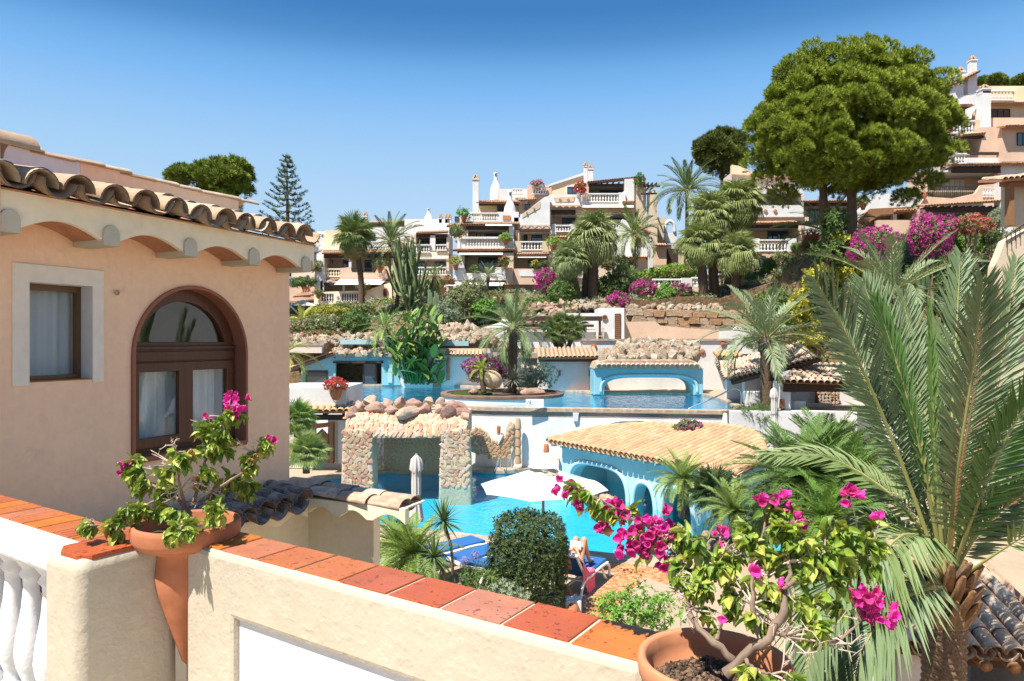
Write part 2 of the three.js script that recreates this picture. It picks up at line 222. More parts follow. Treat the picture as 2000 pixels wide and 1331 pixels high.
{
  const wall = new THREE.Shape([[-4.8, -5.3], [0, -5.3], [0, 1.0], [-4.8, 1.0]].map(([x, y]) => new THREE.Vector2(x, y)));
  const rect = (x0, y0, x1, y1) => new THREE.Path([[x0, y0], [x0, y1], [x1, y1], [x1, y0]].map(([x, y]) => new THREE.Vector2(x, y)));
  const archPts = (cx, cy, r, bottom, n = 24) => { const p = [[cx + r, bottom]]; for (let k = 0; k <= n; k++) { const a = Math.PI * k / n; p.push([cx + Math.cos(a) * r, cy + Math.sin(a) * r]); } p.push([cx - r, bottom]); return p; };
  const path = (pts, K = THREE.Path) => new K(pts.map(([x, y]) => new THREE.Vector2(x, y)));
  const AX = -1.1515, AY = -0.124, AR = 0.584;
  wall.holes.push(rect(-2.497, -0.283, -2.043, 0.4), path(archPts(AX, AY, AR, -0.93).reverse()));
  lp('wall', new THREE.ExtrudeGeometry(wall, { depth: 0.3, bevelEnabled: false, curveSegments: 24 }).translate(0, 0, -0.3), C.pink, house);
  lp('wall', [bx(-0.3, -5.3, -1.8, 0, 1.0, -0.301), bx(-4.8, -5.3, -5, 1.1, 1.05, -4.7), bx(-4.8, -5.3, -4.7, -4.5, 1.0, -0.301)], C.pink, house);
  lp('rear_wall', bx(-0.92, 0.6, -2.05, 1.1, 1.76, -1.8), C.pink, house);
  lp('rear_wall', [bx(-4.8, 0.6, -2.05, -0.922, 1.76, -1.8)], C.white, house);
  lp('rear_wall', [bx(0.002, -5.3, -2.05, 1.1, 0.6, -1.8), bx(0.8, -5.3, -4.7, 1.1, 1.05, -2.051)], C.pink, house);
  lp('ceiling', bx(-4.5, 0.99, -4.7, 0.8, 1.04, -0.301), C.white, house); lp('floor', bx(-4.5, -2.0, -4.7, 0.8, -1.9, -0.301), C.terracotta, house); lp('room_wall', bx(-4.5, -1.9, -2.6, -0.3, 0.99, -2.5), C.cream, house);
  const cop = []; for (let x = -4.7; x < 1.05; x += 0.3) cop.push([pick(TN), pick(roofNear), M4(V(x, 1.735 + rr(-0.012, 0.012), -1.92), QE(0, Math.PI / 2 + rr(-0.05, 0.05), 0), V(1.45, 0.62, 0.9))]);
  pieces('coping_tile', cop, house);
  // small square window with white painted surround
  const sur = path([[-2.596, -0.3], [-1.965, -0.3], [-1.965, 0.513], [-2.596, 0.513]], THREE.Shape); sur.holes.push(rect(-2.494, -0.31, -2.046, 0.397));
  const win = lp('window', new THREE.ExtrudeGeometry(path([[-2.596, -0.3], [-2.494, -0.3], [-2.494, 0.397], [-2.046, 0.397], [-2.046, -0.3], [-1.965, -0.3], [-1.965, 0.513], [-2.596, 0.513]], THREE.Shape), { depth: 0.012, bevelEnabled: true, bevelSize: 0.003, bevelThickness: 0.003, bevelSegments: 1 }).translate(0, 0, -0.004), stucco(0.84, 0.78, 0.66, 0.002), house);
  lp('reveal', [bx(-2.497, -0.28, -0.14, -2.49, 0.4, 0.006), bx(-2.05, -0.28, -0.14, -2.043, 0.4, 0.006), bx(-2.49, 0.393, -0.14, -2.05, 0.4, 0.006)], C.white, win);
  lp('sill', bx(-2.49, -0.283, -0.14, -2.05, -0.276, 0.004), C.terracotta, win);
  lp('frame', [bx(-2.49, -0.276, -0.17, -2.46, 0.393, -0.12), bx(-2.08, -0.276, -0.17, -2.05, 0.393, -0.12), bx(-2.46, 0.35, -0.17, -2.08, 0.393, -0.121), bx(-2.46, -0.276, -0.17, -2.08, -0.245, -0.121)], C.bronze, win);
  lp('pane', bx(-2.46, -0.245, -0.148, -2.08, 0.35, -0.144), C.pane, win);
  const fold = (x0, x1, y0, y1, z, n, a) => { const g = new THREE.PlaneGeometry(x1 - x0, y1 - y0, n, 1).translate((x0 + x1) / 2, (y0 + y1) / 2, z), p = g.attributes.position; for (let i = 0; i < p.count; i++) p.setZ(i, z + a * Math.sin(p.getX(i) * 60) + a * 0.6 * Math.sin(p.getX(i) * 23 + 1)); g.computeVertexNormals(); return g; };
  lp('curtain', fold(-2.5, -2.03, -0.3, 0.42, -0.24, 60, 0.012), C.curtain, win);
  // arched window
  const band = path(archPts(AX, AY, AR - 0.002, -0.93), THREE.Shape); band.holes.push(path(archPts(AX, AY, AR - 0.022, -0.915).reverse()));
  const clay = mat(0.34, 0.135, 0.08, { map: T.stucco, bumpMap: T.stuccoB, bumpScale: 0.003 });
  const aw = lp('arched_window', new THREE.ExtrudeGeometry(band, { depth: 0.21, bevelEnabled: true, bevelSize: 0.004, bevelThickness: 0.004, bevelSegments: 1 }).translate(0, 0, -0.19), clay, house);
  const ir = AR - 0.026, fr = path(archPts(AX, AY, ir, -0.91), THREE.Shape);
  const fan = []; for (let k = 0; k <= 20; k++) { const a0 = 0.24, a = a0 + (Math.PI - 2 * a0) * k / 20; fan.push([AX + Math.cos(a) * (ir - 0.1), AY + Math.sin(a) * (ir - 0.1)]); }
  fr.holes.push(path(fan.slice().reverse()), rect(AX - ir + 0.05, -0.86, AX - 0.006, -0.19), rect(AX + 0.006, -0.86, AX + ir - 0.05, -0.19));
  lp('frame', new THREE.ExtrudeGeometry(fr, { depth: 0.06, bevelEnabled: true, bevelSize: 0.004, bevelThickness: 0.006, bevelSegments: 2 }).translate(0, 0, -0.18), C.woodBrown, aw);
  lp('transom', [rbx(AX - ir + 0.01, -0.075, -0.115, AX + ir - 0.01, -0.045, -0.085, 0.008), rbx(AX - ir + 0.01, -0.17, -0.115, AX + ir - 0.01, -0.09, -0.1, 0.006)], C.woodBrown, aw);
  for (const [x0, x1] of [[AX - ir + 0.045, AX - 0.002], [AX + 0.002, AX + ir - 0.045]]) {
    const s = path([[x0, -0.865], [x1, -0.865], [x1, -0.185], [x0, -0.185]], THREE.Shape); s.holes.push(rect(x0 + 0.065, -0.79, x1 - 0.065, -0.25));
    const sash = lp('sash', new THREE.ExtrudeGeometry(s, { depth: 0.03, bevelEnabled: true, bevelSize: 0.005, bevelThickness: 0.006, bevelSegments: 2 }).translate(0, 0, -0.125), C.woodBrown, aw);
    lp('pane', bx(x0 + 0.06, -0.795, -0.121, x1 - 0.06, -0.245, -0.117), C.pane, sash);
  }
  lp('pane', new THREE.ExtrudeGeometry(path(fan, THREE.Shape), { depth: 0.004, bevelEnabled: false }).translate(0, 0, -0.15), C.pane, aw);
  lp('curtain', fold(AX - 0.62, AX + 0.62, -0.95, -0.15, -0.26, 120, 0.02), C.curtain, aw);
  lp('sill', rbx(AX - AR - 0.0, -0.955, -0.19, AX + AR, -0.925, 0.02, 0.01), clay, aw);
  lp('vent_pipe', lathe([[0.014, -0.04], [0.014, 0.004], [0.02, 0.004], [0.02, -0.04]], 14).rotateX(Math.PI / 2).translate(-1.86, 0.36, 0.012), C.sand, house);
  // scalloped eave: vaulted clay soffit, cream fascia, corbel ends
  const beams = []; for (let k = 0; k < 7; k++) beams.push(-0.13 - 0.667 * k * 1.0);
  const scallop = (x0, x1, ys, bw, y0, yc, yt) => { const p = [[x1, yt], [x0, yt], [x0, y0]]; const b = ys.filter((x) => x > x0 && x < x1).sort((a, c) => a - c); let prev = x0; for (const x of [...b, x1]) { const a = prev, e = x === x1 ? x1 : x - bw / 2; for (let k = 0; k <= 12; k++) { const t = k / 12; p.push([lerp(a, e, t), y0 + (yc - y0) * Math.sin(Math.PI * t)]); } if (x !== x1) { p.push([x - bw / 2, y0 - 0.001], [x + bw / 2, y0 - 0.001]); prev = x + bw / 2; } } return p; };
  lp('soffit', prism(scallop(-4.8, -0.01, beams, 0.12, 0.7, 0.785, 0.925), 0.002, 0.262), C.clayRed, house);
  lp('fascia', prism(scallop(-4.8, 0.0, beams, 0.12, 0.695, 0.78, 0.935), 0.263, 0.31, 0.004), C.cream, house);
  for (const x of beams) lp('corbel', prism([[x - 0.06, 0.66], [x + 0.06, 0.66], [x + 0.06, 0.745], ...[1, 2, 3, 4, 5, 6, 7].map((k) => [x + 0.06 * Math.cos(Math.PI * k / 8), 0.745 + 0.06 * Math.sin(Math.PI * k / 8)]), [x - 0.06, 0.745]], 0.003, 0.332, 0.004), stucco(0.56, 0.53, 0.4, 0.002), house);
  tileField(house, { x0: -4.62, x1: -0.02, pitch: 0.243, z: 0.44, y: 0.945, slope: 0.22, rows: 3, mats: roofNear, jig: 1.2, panDy: 0.022 });
  lp('roof_slab', prism([[0.32, 0.93], [-1.8, 1.4], [-1.8, 1.3], [0.3, 0.91]].map(([z, y]) => [-z, y]), -4.78, 0.02).rotateY(Math.PI / 2), C.clayRed, house);
  // pillar at the near end with its clay cap
  lp('pillar', rbx(-3.3, 0.5, 0.05, -2.86, 1.2, 0.36, 0.03), C.pink, house);
  pieces('cap_tile', [[tileGeo(0.6, 0.18, 0.2, 0.018, 12, 0.2), roofNear[1], M4(V(-3.35, 1.18, 0.2), QE(0, Math.PI / 2, 0.0), V(1, 0.62, 1.15))]], house);
  // lower storey: scalloped skirt roof and the wing that stands out from the corner
  const b2 = [-0.6, -1.15, -1.7, -2.25, -2.8];
  lp('lower_wall', bx(-4.8, -5.3, 0.001, 0.049, -1.56, 0.2), C.cream, house);
  lp('skirt_fascia', prism(scallop(-4.8, -0.22, b2, 0.08, -1.66, -1.6, -1.53), 0.36, 0.42, 0.006), C.cream, house);
  lp('skirt_soffit', bx(-4.8, -1.545, 0.002, -0.22, -1.53, 0.36), C.cream, house);
  tileField(house, { x0: -4.6, x1: -0.3, pitch: 0.235, z: 0.56, y: -1.49, slope: 0.17, rows: 1, mats: roofDark, jig: 2, panDy: -0.02 });
  lp('wing_wall', bx(0.04, -5.3, 0.003, 0.14, -1.5, 0.98), C.cream, house);
  const wf = prism(scallop(-1.5, -0.42, [-0.75, -1.12], 0.07, -1.62, -1.55, -1.48), -0.22, -0.16, 0.006).rotateY(Math.PI / 2);
  lp('wing_fascia', wf, C.cream, house);
  lp('wing_soffit', bx(-0.158, -1.5, 0.37, 0.16, -1.485, 1.47), C.cream, house);
  const wt = []; for (let c = 0; c < 2; c++) for (let k = 0; k < 4; k++) for (const pan of c ? [0] : [0, 1]) wt.push([pick(pan ? TP : TN), pick(roofOld), M4(V(-0.13 + c * 0.19 + pan * 0.1, -1.47 + (3 - k) * 0.016 - pan * 0.02, -0.02 + k * 0.34), QE(0.05 + rr(-0.02, 0.02), rr(-0.05, 0.05), rr(-0.08, 0.08)), V(1, 0.62, 0.94))]);
  pieces('roof_tile', wt, house);
}
// ---------- terrace parapet (own frame: x along the wall to the right, z towards the camera, y = 0 at the tile tops) ----------
const PTH = -Math.asin(0.5434);
const para = localThing('parapet', 'cream plastered parapet topped with glazed orange tiles', 'parapet', V(-1.162, E - 0.8, -2.942), PTH);
{
  srand(202);
  const lump = (g, a = 0.006) => { g = mergeVertices(g, 1e-4); const p = g.attributes.position, n = g.attributes.normal; const h = (x, y, z) => Math.sin(x * 31 + Math.sin(z * 17) * 2) * Math.sin(y * 27 + Math.sin(x * 13) * 2) * 0.6 + Math.sin(x * 71 + y * 53 + z * 61) * 0.3; for (let i = 0; i < p.count; i++) { const k = a * h(p.getX(i), p.getY(i), p.getZ(i)); p.setXYZ(i, p.getX(i) + n.getX(i) * k, p.getY(i) + n.getY(i) * k, p.getZ(i) + n.getZ(i) * k); } g.computeVertexNormals(); return g; };
  const soft = (x0, y0, z0, x1, y1, z1, r, n = 8) => lump(rbx(x0, y0, z0, x1, y1, z1, r, n), 0.0035);
  lp('wall', prism([[0, -5], [0.3, -5], [0.3, -0.235], [1.91, -0.235], [1.91, -0.002], [0, -0.002]], -0.01, 0.222, 0.02), C.paraCream, para);
  lp('lower_wall', bx(0.28, -5, 0.005, 1.91, -0.23, 0.196), C.paraWhite, para);
  lp('pier', soft(-0.41, -1.3, 0.16, -0.135, -0.002, 0.56, 0.055, 6), C.paraCream, para);
  lp('wall', soft(-0.2, -5, -0.01, 0.02, -0.05, 0.1, 0.02), C.paraCream, para);
  const pts = [[-0.37, 0.2], [-0.15, 0.19], [-0.15, 0.5], [-0.19, 0.535], [-0.3, 0.54], [-0.37, 0.5]];
  const tile = (pts, m, dy = 0) => lp('top_tile', slab(pts, -0.012, 0.004 + dy, [], 0.003), m, para);
  tile(pts.slice(0), topTiles[4]);
  let x = 0.02; for (let k = 0; k < 10; k++) { const L = k === 0 ? 0.17 : 0.215 + rr(-0.006, 0.006); const e = Math.min(1.905, x + L); const j = rr(-0.003, 0.003); tile([[x + 0.0055, 0.006 + j], [e - 0.0055, 0.006 + j], [e - 0.0055, 0.198 + j], [x + 0.0055, 0.198 + j]], topTiles[[3, 2, 0, 0, 1, 4, 5, 4, 3, 0][k]], rr(-0.0015, 0.0015)); x = e; if (e >= 1.905) break; }
  // left run: white balustrade with the same tiles on its rail
  const bal = localThing('terrace_balustrade', 'white plaster balustrade with orange tiled rail beside potted bougainvillea', 'balustrade', V(-1.162, E - 0.8, -2.942), PTH);
  lp('rail', soft(-2.9, -0.15, 0.215, -0.36, -0.003, 0.5, 0.045), C.paraWhite, bal);
  lp('post', soft(-0.49, -1.2, 0.23, -0.405, -0.1, 0.505, 0.02), C.paraWhite, bal);
  lp('plinth', soft(-2.9, -1.2, 0.23, -0.49, -0.82, 0.5, 0.03), C.paraWhite, bal);
  x = -2.85; for (let k = 0; x < -0.45; k++) { const e = Math.min(-0.44, x + rr(0.128, 0.136)); lp('top_tile', slab([[x + 0.005, 0.235], [e - 0.005, 0.235], [e - 0.005, 0.432], [x + 0.005, 0.432]], -0.012, 0.004 + rr(-0.001, 0.001), [], 0.003), topTiles[[0, 3, 0, 1, 3, 0, 2][k % 7]], bal); x = e; if (e >= -0.44) break; }
  lp('top_tile', slab([[-0.435, 0.21], [-0.378, 0.2], [-0.378, 0.43], [-0.435, 0.43]], -0.012, 0.0035, [], 0.003), topTiles[2], bal);
  const sp = uvm(spindle(20).scale(0.45, 0.7, 0.45));
  for (let k = 0; k < 13; k++) { const o = mesh('baluster', sp, C.bright, bal); o.position.set(-0.6 - k * 0.185, -0.83, 0.36); }
  const fl = new THREE.Mesh(uvm(slab([[-5, 0.2], [4.4, 0.2], [4.4, 6.6], [-5, 6.6]], -1.1, -0.95)), mat(0.62, 0.52, 0.4, { map: T.stucco })); fl.name = 'terrace_floor'; fl.userData.kind = 'structure'; fl.position.copy(para.position); fl.rotation.y = PTH; fl.castShadow = fl.receiveShadow = true; scene.add(fl);
}
// pots
const LP = (x, y, z) => V(x, y, z).applyAxisAngle(V(0, 1, 0), PTH).add(para.position);
const amphora = thing('amphora_pot', 'pointed terracotta amphora pot set into the cream parapet corner', 'pot', LP(-0.093, 0, 0.158));
part('body', lathe([[0.004, -0.52], [0.02, -0.5], [0.045, -0.42], [0.075, -0.33], [0.11, -0.22], [0.122, -0.15], [0.115, -0.09], [0.11, -0.06], [0.125, -0.04], [0.17, -0.028], [0.195, -0.012], [0.206, 0.01], [0.207, 0.045], [0.203, 0.062], [0.192, 0.066], [0.184, 0.056], [0.178, 0.01], [0.16, -0.02], [0.05, -0.03], [0.001, -0.03]], 40).translate(...amphora.position.toArray()), C.terracotta, amphora);
part('soil', new THREE.CircleGeometry(0.172, 24).rotateX(-Math.PI / 2).translate(amphora.position.x, amphora.position.y + 0.006, amphora.position.z), C.soil, amphora);
const pot2 = thing('terracotta_pot', 'large round terracotta pot with dark soil at the parapet end', 'pot', V(0.478, E - 0.75, -1.657));
part('body', lathe([[0.001, -0.34], [0.11, -0.34], [0.128, -0.25], [0.145, -0.14], [0.152, -0.06], [0.16, -0.055], [0.176, -0.04], [0.18, -0.015], [0.176, 0], [0.166, 0.003], [0.158, -0.004], [0.152, -0.03], [0.145, -0.12], [0.001, -0.13]], 48).translate(...pot2.position.toArray()), mat(0.62, 0.25, 0.12, { map: T.clay, bumpMap: T.stuccoB, bumpScale: 0.0015, roughness: 0.8 }), pot2);
{ const g = new THREE.CircleGeometry(0.15, 40).rotateX(-Math.PI / 2); part('soil', g.translate(pot2.position.x, pot2.position.y - 0.07, pot2.position.z), C.soil, pot2);
  srand(5); const cg = new THREE.IcosahedronGeometry(1, 0), xs = [], cs = []; for (let i = 0; i < 900; i++) { const a = rr(0, 6.283), r = Math.sqrt(rnd()) * 0.145; const s = rr(0.002, 0.007); xs.push(M4(V(pot2.position.x + Math.cos(a) * r, pot2.position.y - 0.07 + rr(0, 0.006), pot2.position.z + Math.sin(a) * r), QE(rr(0, 6), rr(0, 6), 0), V(s * rr(0.7, 1.9), s, s))); const k = rr(0.03, 0.22); cs.push(new THREE.Color().setRGB(k, k * 0.62, k * 0.4)); }
  inst('soil_crumbs', cg, mat(1, 1, 1), xs, cs, pot2); }
// ---------- ground, terraces, pools ----------
const LV = 2.43, WL0 = -0.15, WL1 = 2.36;                         // upper terrace level, water levels
const ctrl = [[570, 676, 46.5], [700, 672, 46.5], [760, 674, 46.5], [900, 672, 46.5], [1000, 676, 46.5], [640, 632, 55], [760, 622, 55], [880, 620, 55], [980, 610, 55], [600, 606, 70], [700, 602, 76], [800, 592, 70], [900, 580, 64], [1000, 575, 64], [1060, 592, 53], [1150, 592, 51], [1250, 588, 50], [1400, 588, 50], [1250, 548, 60], [1350, 545, 62], [1450, 562, 50], [1500, 538, 56], [1560, 522, 52], [1650, 492, 46], [1800, 488, 46], [1950, 484, 46], [1750, 474, 58], [1900, 472, 58], [2050, 458, 58], [1700, 480, 90], [1900, 440, 95], [1200, 560, 80], [1300, 555, 90], [900, 585, 90], [600, 592, 100], [300, 600, 90], [0, 600, 60], [0, 620, 120], [1400, 550, 110], [2400, 440, 80], [2400, 480, 140], [1000, 600, 200], [300, 630, 220], [1800, 580, 200]].map((a) => P(...a));
const sstep = (a, b, x) => { const t = Math.max(0, Math.min(1, (x - a) / (b - a))); return t * t * (3 - 2 * t); };
function hillRaw(X, d) { let s = 0, w = 0; for (const c of ctrl) { const q = 1 / Math.pow((c.x - X) ** 2 + (c.z + d) ** 2 + 4, 2.2); s += q * c.y; w += q; } return s / w; }
function hill(X, d) {
  let h = hillRaw(X, Math.max(d, 46));
  if (d > 160) h = lerp(h, 9, sstep(160, 320, d));
  h += 0.25 * Math.sin(X * 0.9 + d * 0.4) * Math.sin(d * 0.7 - X * 0.3) * sstep(46, 50, d);
  const edge = X > 0.5 && X < 17.5 ? 48.6 : 46;
  if (d < edge) { const low = -2.2; if (X > 15) h = lerp(low, h, sstep(30, 46, d) * sstep(15, 19, X)); else if (X < -13) h = lerp(low, h, sstep(34, 46, d) * sstep(-13, -17, X)); else h = low; }
  return h;
}
{
  const xs = [], ds = [], pos = [], idx = [];
  for (let x = -60; x <= 60; x += 1.1) xs.push(x); for (const x of [80, 120, 200, 400, 900]) { xs.push(x); xs.unshift(-x); }
  ds.push(-900, -200, -50, -10, 10, 20); for (let d = 28; d <= 100; d += 1) ds.push(d); ds.push(110, 125, 150, 190, 250, 330, 500, 900, 1800);
  ds.splice(ds.indexOf(46), 1, 45.4, 46.05); ds.splice(ds.indexOf(49), 0, 48.55, 48.65);
  for (const d of ds) for (const x of xs) pos.push(x, hill(x, d), -d);
  const nx = xs.length; for (let j = 0; j < ds.length - 1; j++) for (let i = 0; i < nx - 1; i++) { const a = j * nx + i; idx.push(a, a + 1, a + nx, a + 1, a + nx + 1, a + nx); }
  const g = new THREE.BufferGeometry(); g.setAttribute('position', new THREE.Float32BufferAttribute(pos, 3)); g.setIndex(idx); g.computeVertexNormals();
  struct('ground', g, C.earth);
}
const loop = (pts, n = 90) => new THREE.CatmullRomCurve3(pts.map(([x, d]) => V(x, 0, -d)), true, 'catmullrom', 0.5).getPoints(n).map((p) => [p.x, p.z]);
const off = (pts, k) => pts.map((p, i) => { const a = pts[(i + pts.length - 1) % pts.length], b = pts[(i + 1) % pts.length]; let nx = b[1] - a[1], nz = a[0] - b[0]; const l = Math.hypot(nx, nz) || 1; return [p[0] + nx / l * k, p[1] + nz / l * k]; });
const pool0 = loop([[-5.6, 20.4], [-4, 19.9], [-2.1, 19.2], [0, 18.3], [1.4, 17.5], [3.0, 16.9], [4.6, 16.6], [6.5, 17.2], [8.2, 19], [9, 22], [9, 26], [7, 29.6], [4, 29.3], [1.5, 28.9], [-0.3, 28.0], [-2, 28.3], [-4, 28.3], [-6, 27.4], [-7.6, 26.4], [-8.1, 24], [-7.2, 21.7]]);
const pool1 = loop([[-7.3, 31.9], [-4, 30.2], [-1, 29.3], [3, 28.7], [7.6, 27.9], [9.1, 28.6], [9.6, 31], [9.9, 34], [9.6, 36.6], [7, 37], [4.4, 37.2], [3.6, 38.6], [1, 40], [-2, 42], [-4, 43.4], [-8, 43.9], [-10.8, 43.4], [-11.2, 38]]);
const sgn = (pts) => Math.sign(pts.reduce((s, p, i) => { const q = pts[(i + 1) % pts.length]; return s + p[0] * q[1] - q[0] * p[1]; }, 0));
const grow = (pts, k) => off(pts, sgn(pts) > 0 ? k : -k);
const poolFloor = mat(0.025, 0.43, 0.64, { map: T.mosaic, roughness: 0.6 }), poolWall = mat(0.04, 0.38, 0.55, { map: T.mosaic, roughness: 0.6 });
const waterMat = mat(0.74, 0.96, 1, { transmission: 1, roughness: 0.03, thickness: 0, ior: 1.26, bumpMap: T.water, bumpScale: 0.05 });
function basin(pts, top, depth) {
  const floor = slab(pts, top - depth - 0.1, top - depth);
  const pos = [], idx = []; pts.forEach(([x, z], i) => { pos.push(x, top, z, x, top - depth, z); const a = i * 2, b = ((i + 1) % pts.length) * 2; idx.push(a, a + 1, b, b, a + 1, b + 1); });
  const g = new THREE.BufferGeometry(); g.setAttribute('position', new THREE.Float32BufferAttribute(pos, 3)); g.setIndex(idx); g.computeVertexNormals();
  return [floor, g];
}
{
  const [f0, w0] = basin(pool0, -0.01, 0.8); struct('pool_floor', f0, poolFloor); struct('pool_wall', w0, poolWall);
  const [f1, w1] = basin(pool1, LV - 0.01, 1.1); struct('pool_floor', f1, poolFloor); struct('pool_wall', w1, poolWall);
  const ripple = (pts, y) => { const s = new THREE.Shape(pts.map(([x, z]) => new THREE.Vector2(x, -z))); return new THREE.ShapeGeometry(s, 4).rotateX(-Math.PI / 2).translate(0, y, 0); };
  struct('pool_water', ripple(grow(pool0, 0.02), WL0), waterMat); struct('pool_water', ripple(grow(pool1, 0.02), WL1), waterMat);
  // patio with a hole for the pool, light coping round the water
  struct('patio', slab([[-13, 4], [26, 4], [26, -31], [-13, -31]], -0.3, 0, [grow(pool0, 0.35)]), C.deck);
  struct('pool_coping', slab(grow(pool0, 0.42), -0.12, 0.02, [grow(pool0, -0.03)], 0.012), mat(0.5, 0.41, 0.31, { map: T.stone, roughness: 0.9 }));
  // upper terrace
  const rim = [[-13, 33.6], [-9, 32.6], [-7.5, 31.6], [-4, 29.85], [-1, 28.9], [3, 28.3], [8.2, 27.45], [9.8, 28.2], [13, 28.4], [26, 28.0]].map(([x, d]) => [x, -d]);
  struct('upper_terrace', slab([...rim, [26, -46], [-20, -46], [-20, -33.6]], LV - 0.35, LV, [grow(pool1, 0.1)]), C.deck);
  const back = rim.map(([x, z]) => [x + 0.02, z - 0.34]).reverse();
  struct('pool_coping', slab(grow(pool1, 0.3), LV - 0.1, LV + 0.03, [grow(pool1, -0.02)], 0.012), C.coping);
  const w = thing('retaining_wall', 'long white plaster wall holding up the upper pool', 'wall', V(0, 0, -28.6));
  part('wall', slab([...rim, ...back], -0.3, LV - 0.12), C.white, w);
  part('coping', slab([...rim.map(([x, z]) => [x, z + 0.08]), ...back], LV - 0.12, LV + 0.035, [], 0.02), C.coping, w);
  // lamps, niches and clay spouts on the wall
  for (const [x, y] of [[1125, 812], [1395, 818]]) part('wall_lamp', pprism([[x - 6, y - 5], [x + 6, y - 5], [x + 4, y + 12], [x - 4, y + 12]], 28.25, 0.2, 0.02), C.white, w);
  part('white_lamp', lathe([[0.17, 0], [0.2, 0.05], [0.15, 0.42], [0.1, 0.45], [0.001, 0.45]], 16).translate(...P(1420, 830, 27.4).toArray()), C.white, w);
  for (const [nd, pts] of [[27.85, [[1155, 838], [1180, 835], [1195, 826], [1262, 824], [1272, 833], [1150, 842]]], [27.55, [[1300, 834], [1305, 828], [1395, 828], [1405, 838], [1300, 840]]]]) { part('niche_moulding', curveTube(pts.map(([x, y]) => P(x, y, nd)), 0.05), C.bright, w); part('niche', pprism(pts, nd + 0.02, 0.6), C.pale, w); }
}
function curveTube(pts, r, ns = 7) { const c = curve(pts, pts.length * 4); return taper(c, c.map(() => r), ns); }
// clay spout column, wall fountain relief and small details beside the grotto
{
  srand(31);
  const col = thing('tile_column', 'thin column of stacked clay tiles against the white pool wall', 'column', P(1012, 906, 28.4)); const list = [];
  for (let k = 0; k < 5; k++) list.push([lathe([[0.11, 0], [0.13, 0.02], [0.1, 0.36], [0.08, 0.4]], 14), pick(roofSand), M4(P(1012, 906 - k * 17, 28.35))]);
  pieces('clay_tile', list, col);
  const rel = thing('wall_relief', 'curling relief of broken clay tiles on the white pool wall', 'relief', P(965, 905, 28.7));
  const outline = [[918, 838], [935, 836], [950, 843], [958, 856], [975, 864], [985, 856], [988, 836], [996, 822], [1004, 828], [1004, 850], [1003, 880], [996, 895], [960, 897], [935, 890], [915, 880]];
  part('base', pprism(outline, 28.62, 0.2, 0.02), C.sand, rel);
  const inside = (x, y) => { let c = false; for (let i = 0, j = outline.length - 1; i < outline.length; j = i++) { const [xi, yi] = outline[i], [xj, yj] = outline[j]; if ((yi > y) !== (yj > y) && x < (xj - xi) * (y - yi) / (yj - yi) + xi) c = !c; } return c; };
  const sh = shards(), ms = tileMats([[0.55, 0.36, 0.2], [0.6, 0.42, 0.25], [0.5, 0.3, 0.17], [0.62, 0.33, 0.2]], T.clay), out = [];
  for (let y = 824; y < 896; y += 5.2) for (let x = 914; x < 1006; x += 9.5) { const px = x + rr(-2, 2) + (Math.round(y / 5.2) % 2) * 4, py = y + rr(-1, 1); if (inside(px, py) && inside(px + 3, py) && inside(px - 3, py)) out.push([pick(sh), pick(ms), M4(P(px, py, 28.6), QE(0, 0, pick([0.6, -0.5, 0.3, 1.2]) + rr(-0.3, 0.3)).multiply(QE(Math.PI / 2, 0, 0)), V(0.2, 0.05, 0.1))]); }
  pieces('tile_shard', out, rel);
  const sp2 = thing('clay_spout', 'small clay wall spout between relief and tile column', 'spout', P(972, 850, 28.6)); part('body', lathe([[0.03, -0.18], [0.07, -0.1], [0.08, 0.18], [0.05, 0.2], [0.001, 0.2]], 12).translate(...P(974, 842, 28.62).toArray()), C.terracotta, sp2); part('bracket', pprism([[966, 851], [982, 851], [974, 868]], 28.5, 0.2), C.bright, sp2);
  const lad = thing('pool_ladder', 'curved steel ladder rails at the pool edge', 'ladder', P(980, 920, 28));
  for (const [a, b] of [[[966, 928], [978, 916]], [[988, 926], [1000, 914]]]) part('handrail', curveTube([G(a[0], a[1], -0.2), G(a[0] + 2, a[1], 0.3).setZ(G(...a).z).setY(0.3), P(a[0] + 8, 895, 27.6), P(b[0] - 3, 893, 28), P(b[0], b[1], 28.2)], 0.025), C.metal, lad);
  const st = thing('pool_sign', 'white no diving sign standing on the upper pool rim', 'sign', P(1045, 797, 28.4));
  { const cv = document.createElement('canvas'); cv.width = 256; cv.height = 128; const c = cv.getContext('2d'); c.fillStyle = '#e9ecee'; c.fillRect(0, 0, 256, 128); c.strokeStyle = '#3a3d42'; c.lineWidth = 5; c.beginPath(); c.arc(60, 58, 38, 0, 7); c.stroke(); c.beginPath(); c.moveTo(35, 30); c.lineTo(86, 86); c.stroke(); c.fillStyle = '#2e3136'; c.beginPath(); c.arc(66, 38, 8, 0, 7); c.fill(); c.beginPath(); c.moveTo(60, 44); c.lineTo(46, 70); c.lineTo(70, 88); c.lineTo(60, 66); c.lineTo(74, 52); c.fill(); c.font = 'bold 15px sans-serif'; c.fillText('NO TIRARSE', 118, 34); c.fillText('NO DIVING', 124, 64); c.fillText('NICHT SPRINGEN', 108, 94);
    const t = new THREE.CanvasTexture(cv); t.colorSpace = THREE.SRGBColorSpace; const m = mat(1, 1, 1, { map: t, roughness: 0.5, metric: false }); const a = P(1027, 797, 28.3), b = P(1062, 780, 28.3);
    part('board', bx(a.x, a.y, -28.34, b.x, b.y, -28.31), C.plastic, st); part('face', new THREE.PlaneGeometry(b.x - a.x - 0.02, b.y - a.y - 0.02).translate((a.x + b.x) / 2, (a.y + b.y) / 2, -28.305), m, st); }
}
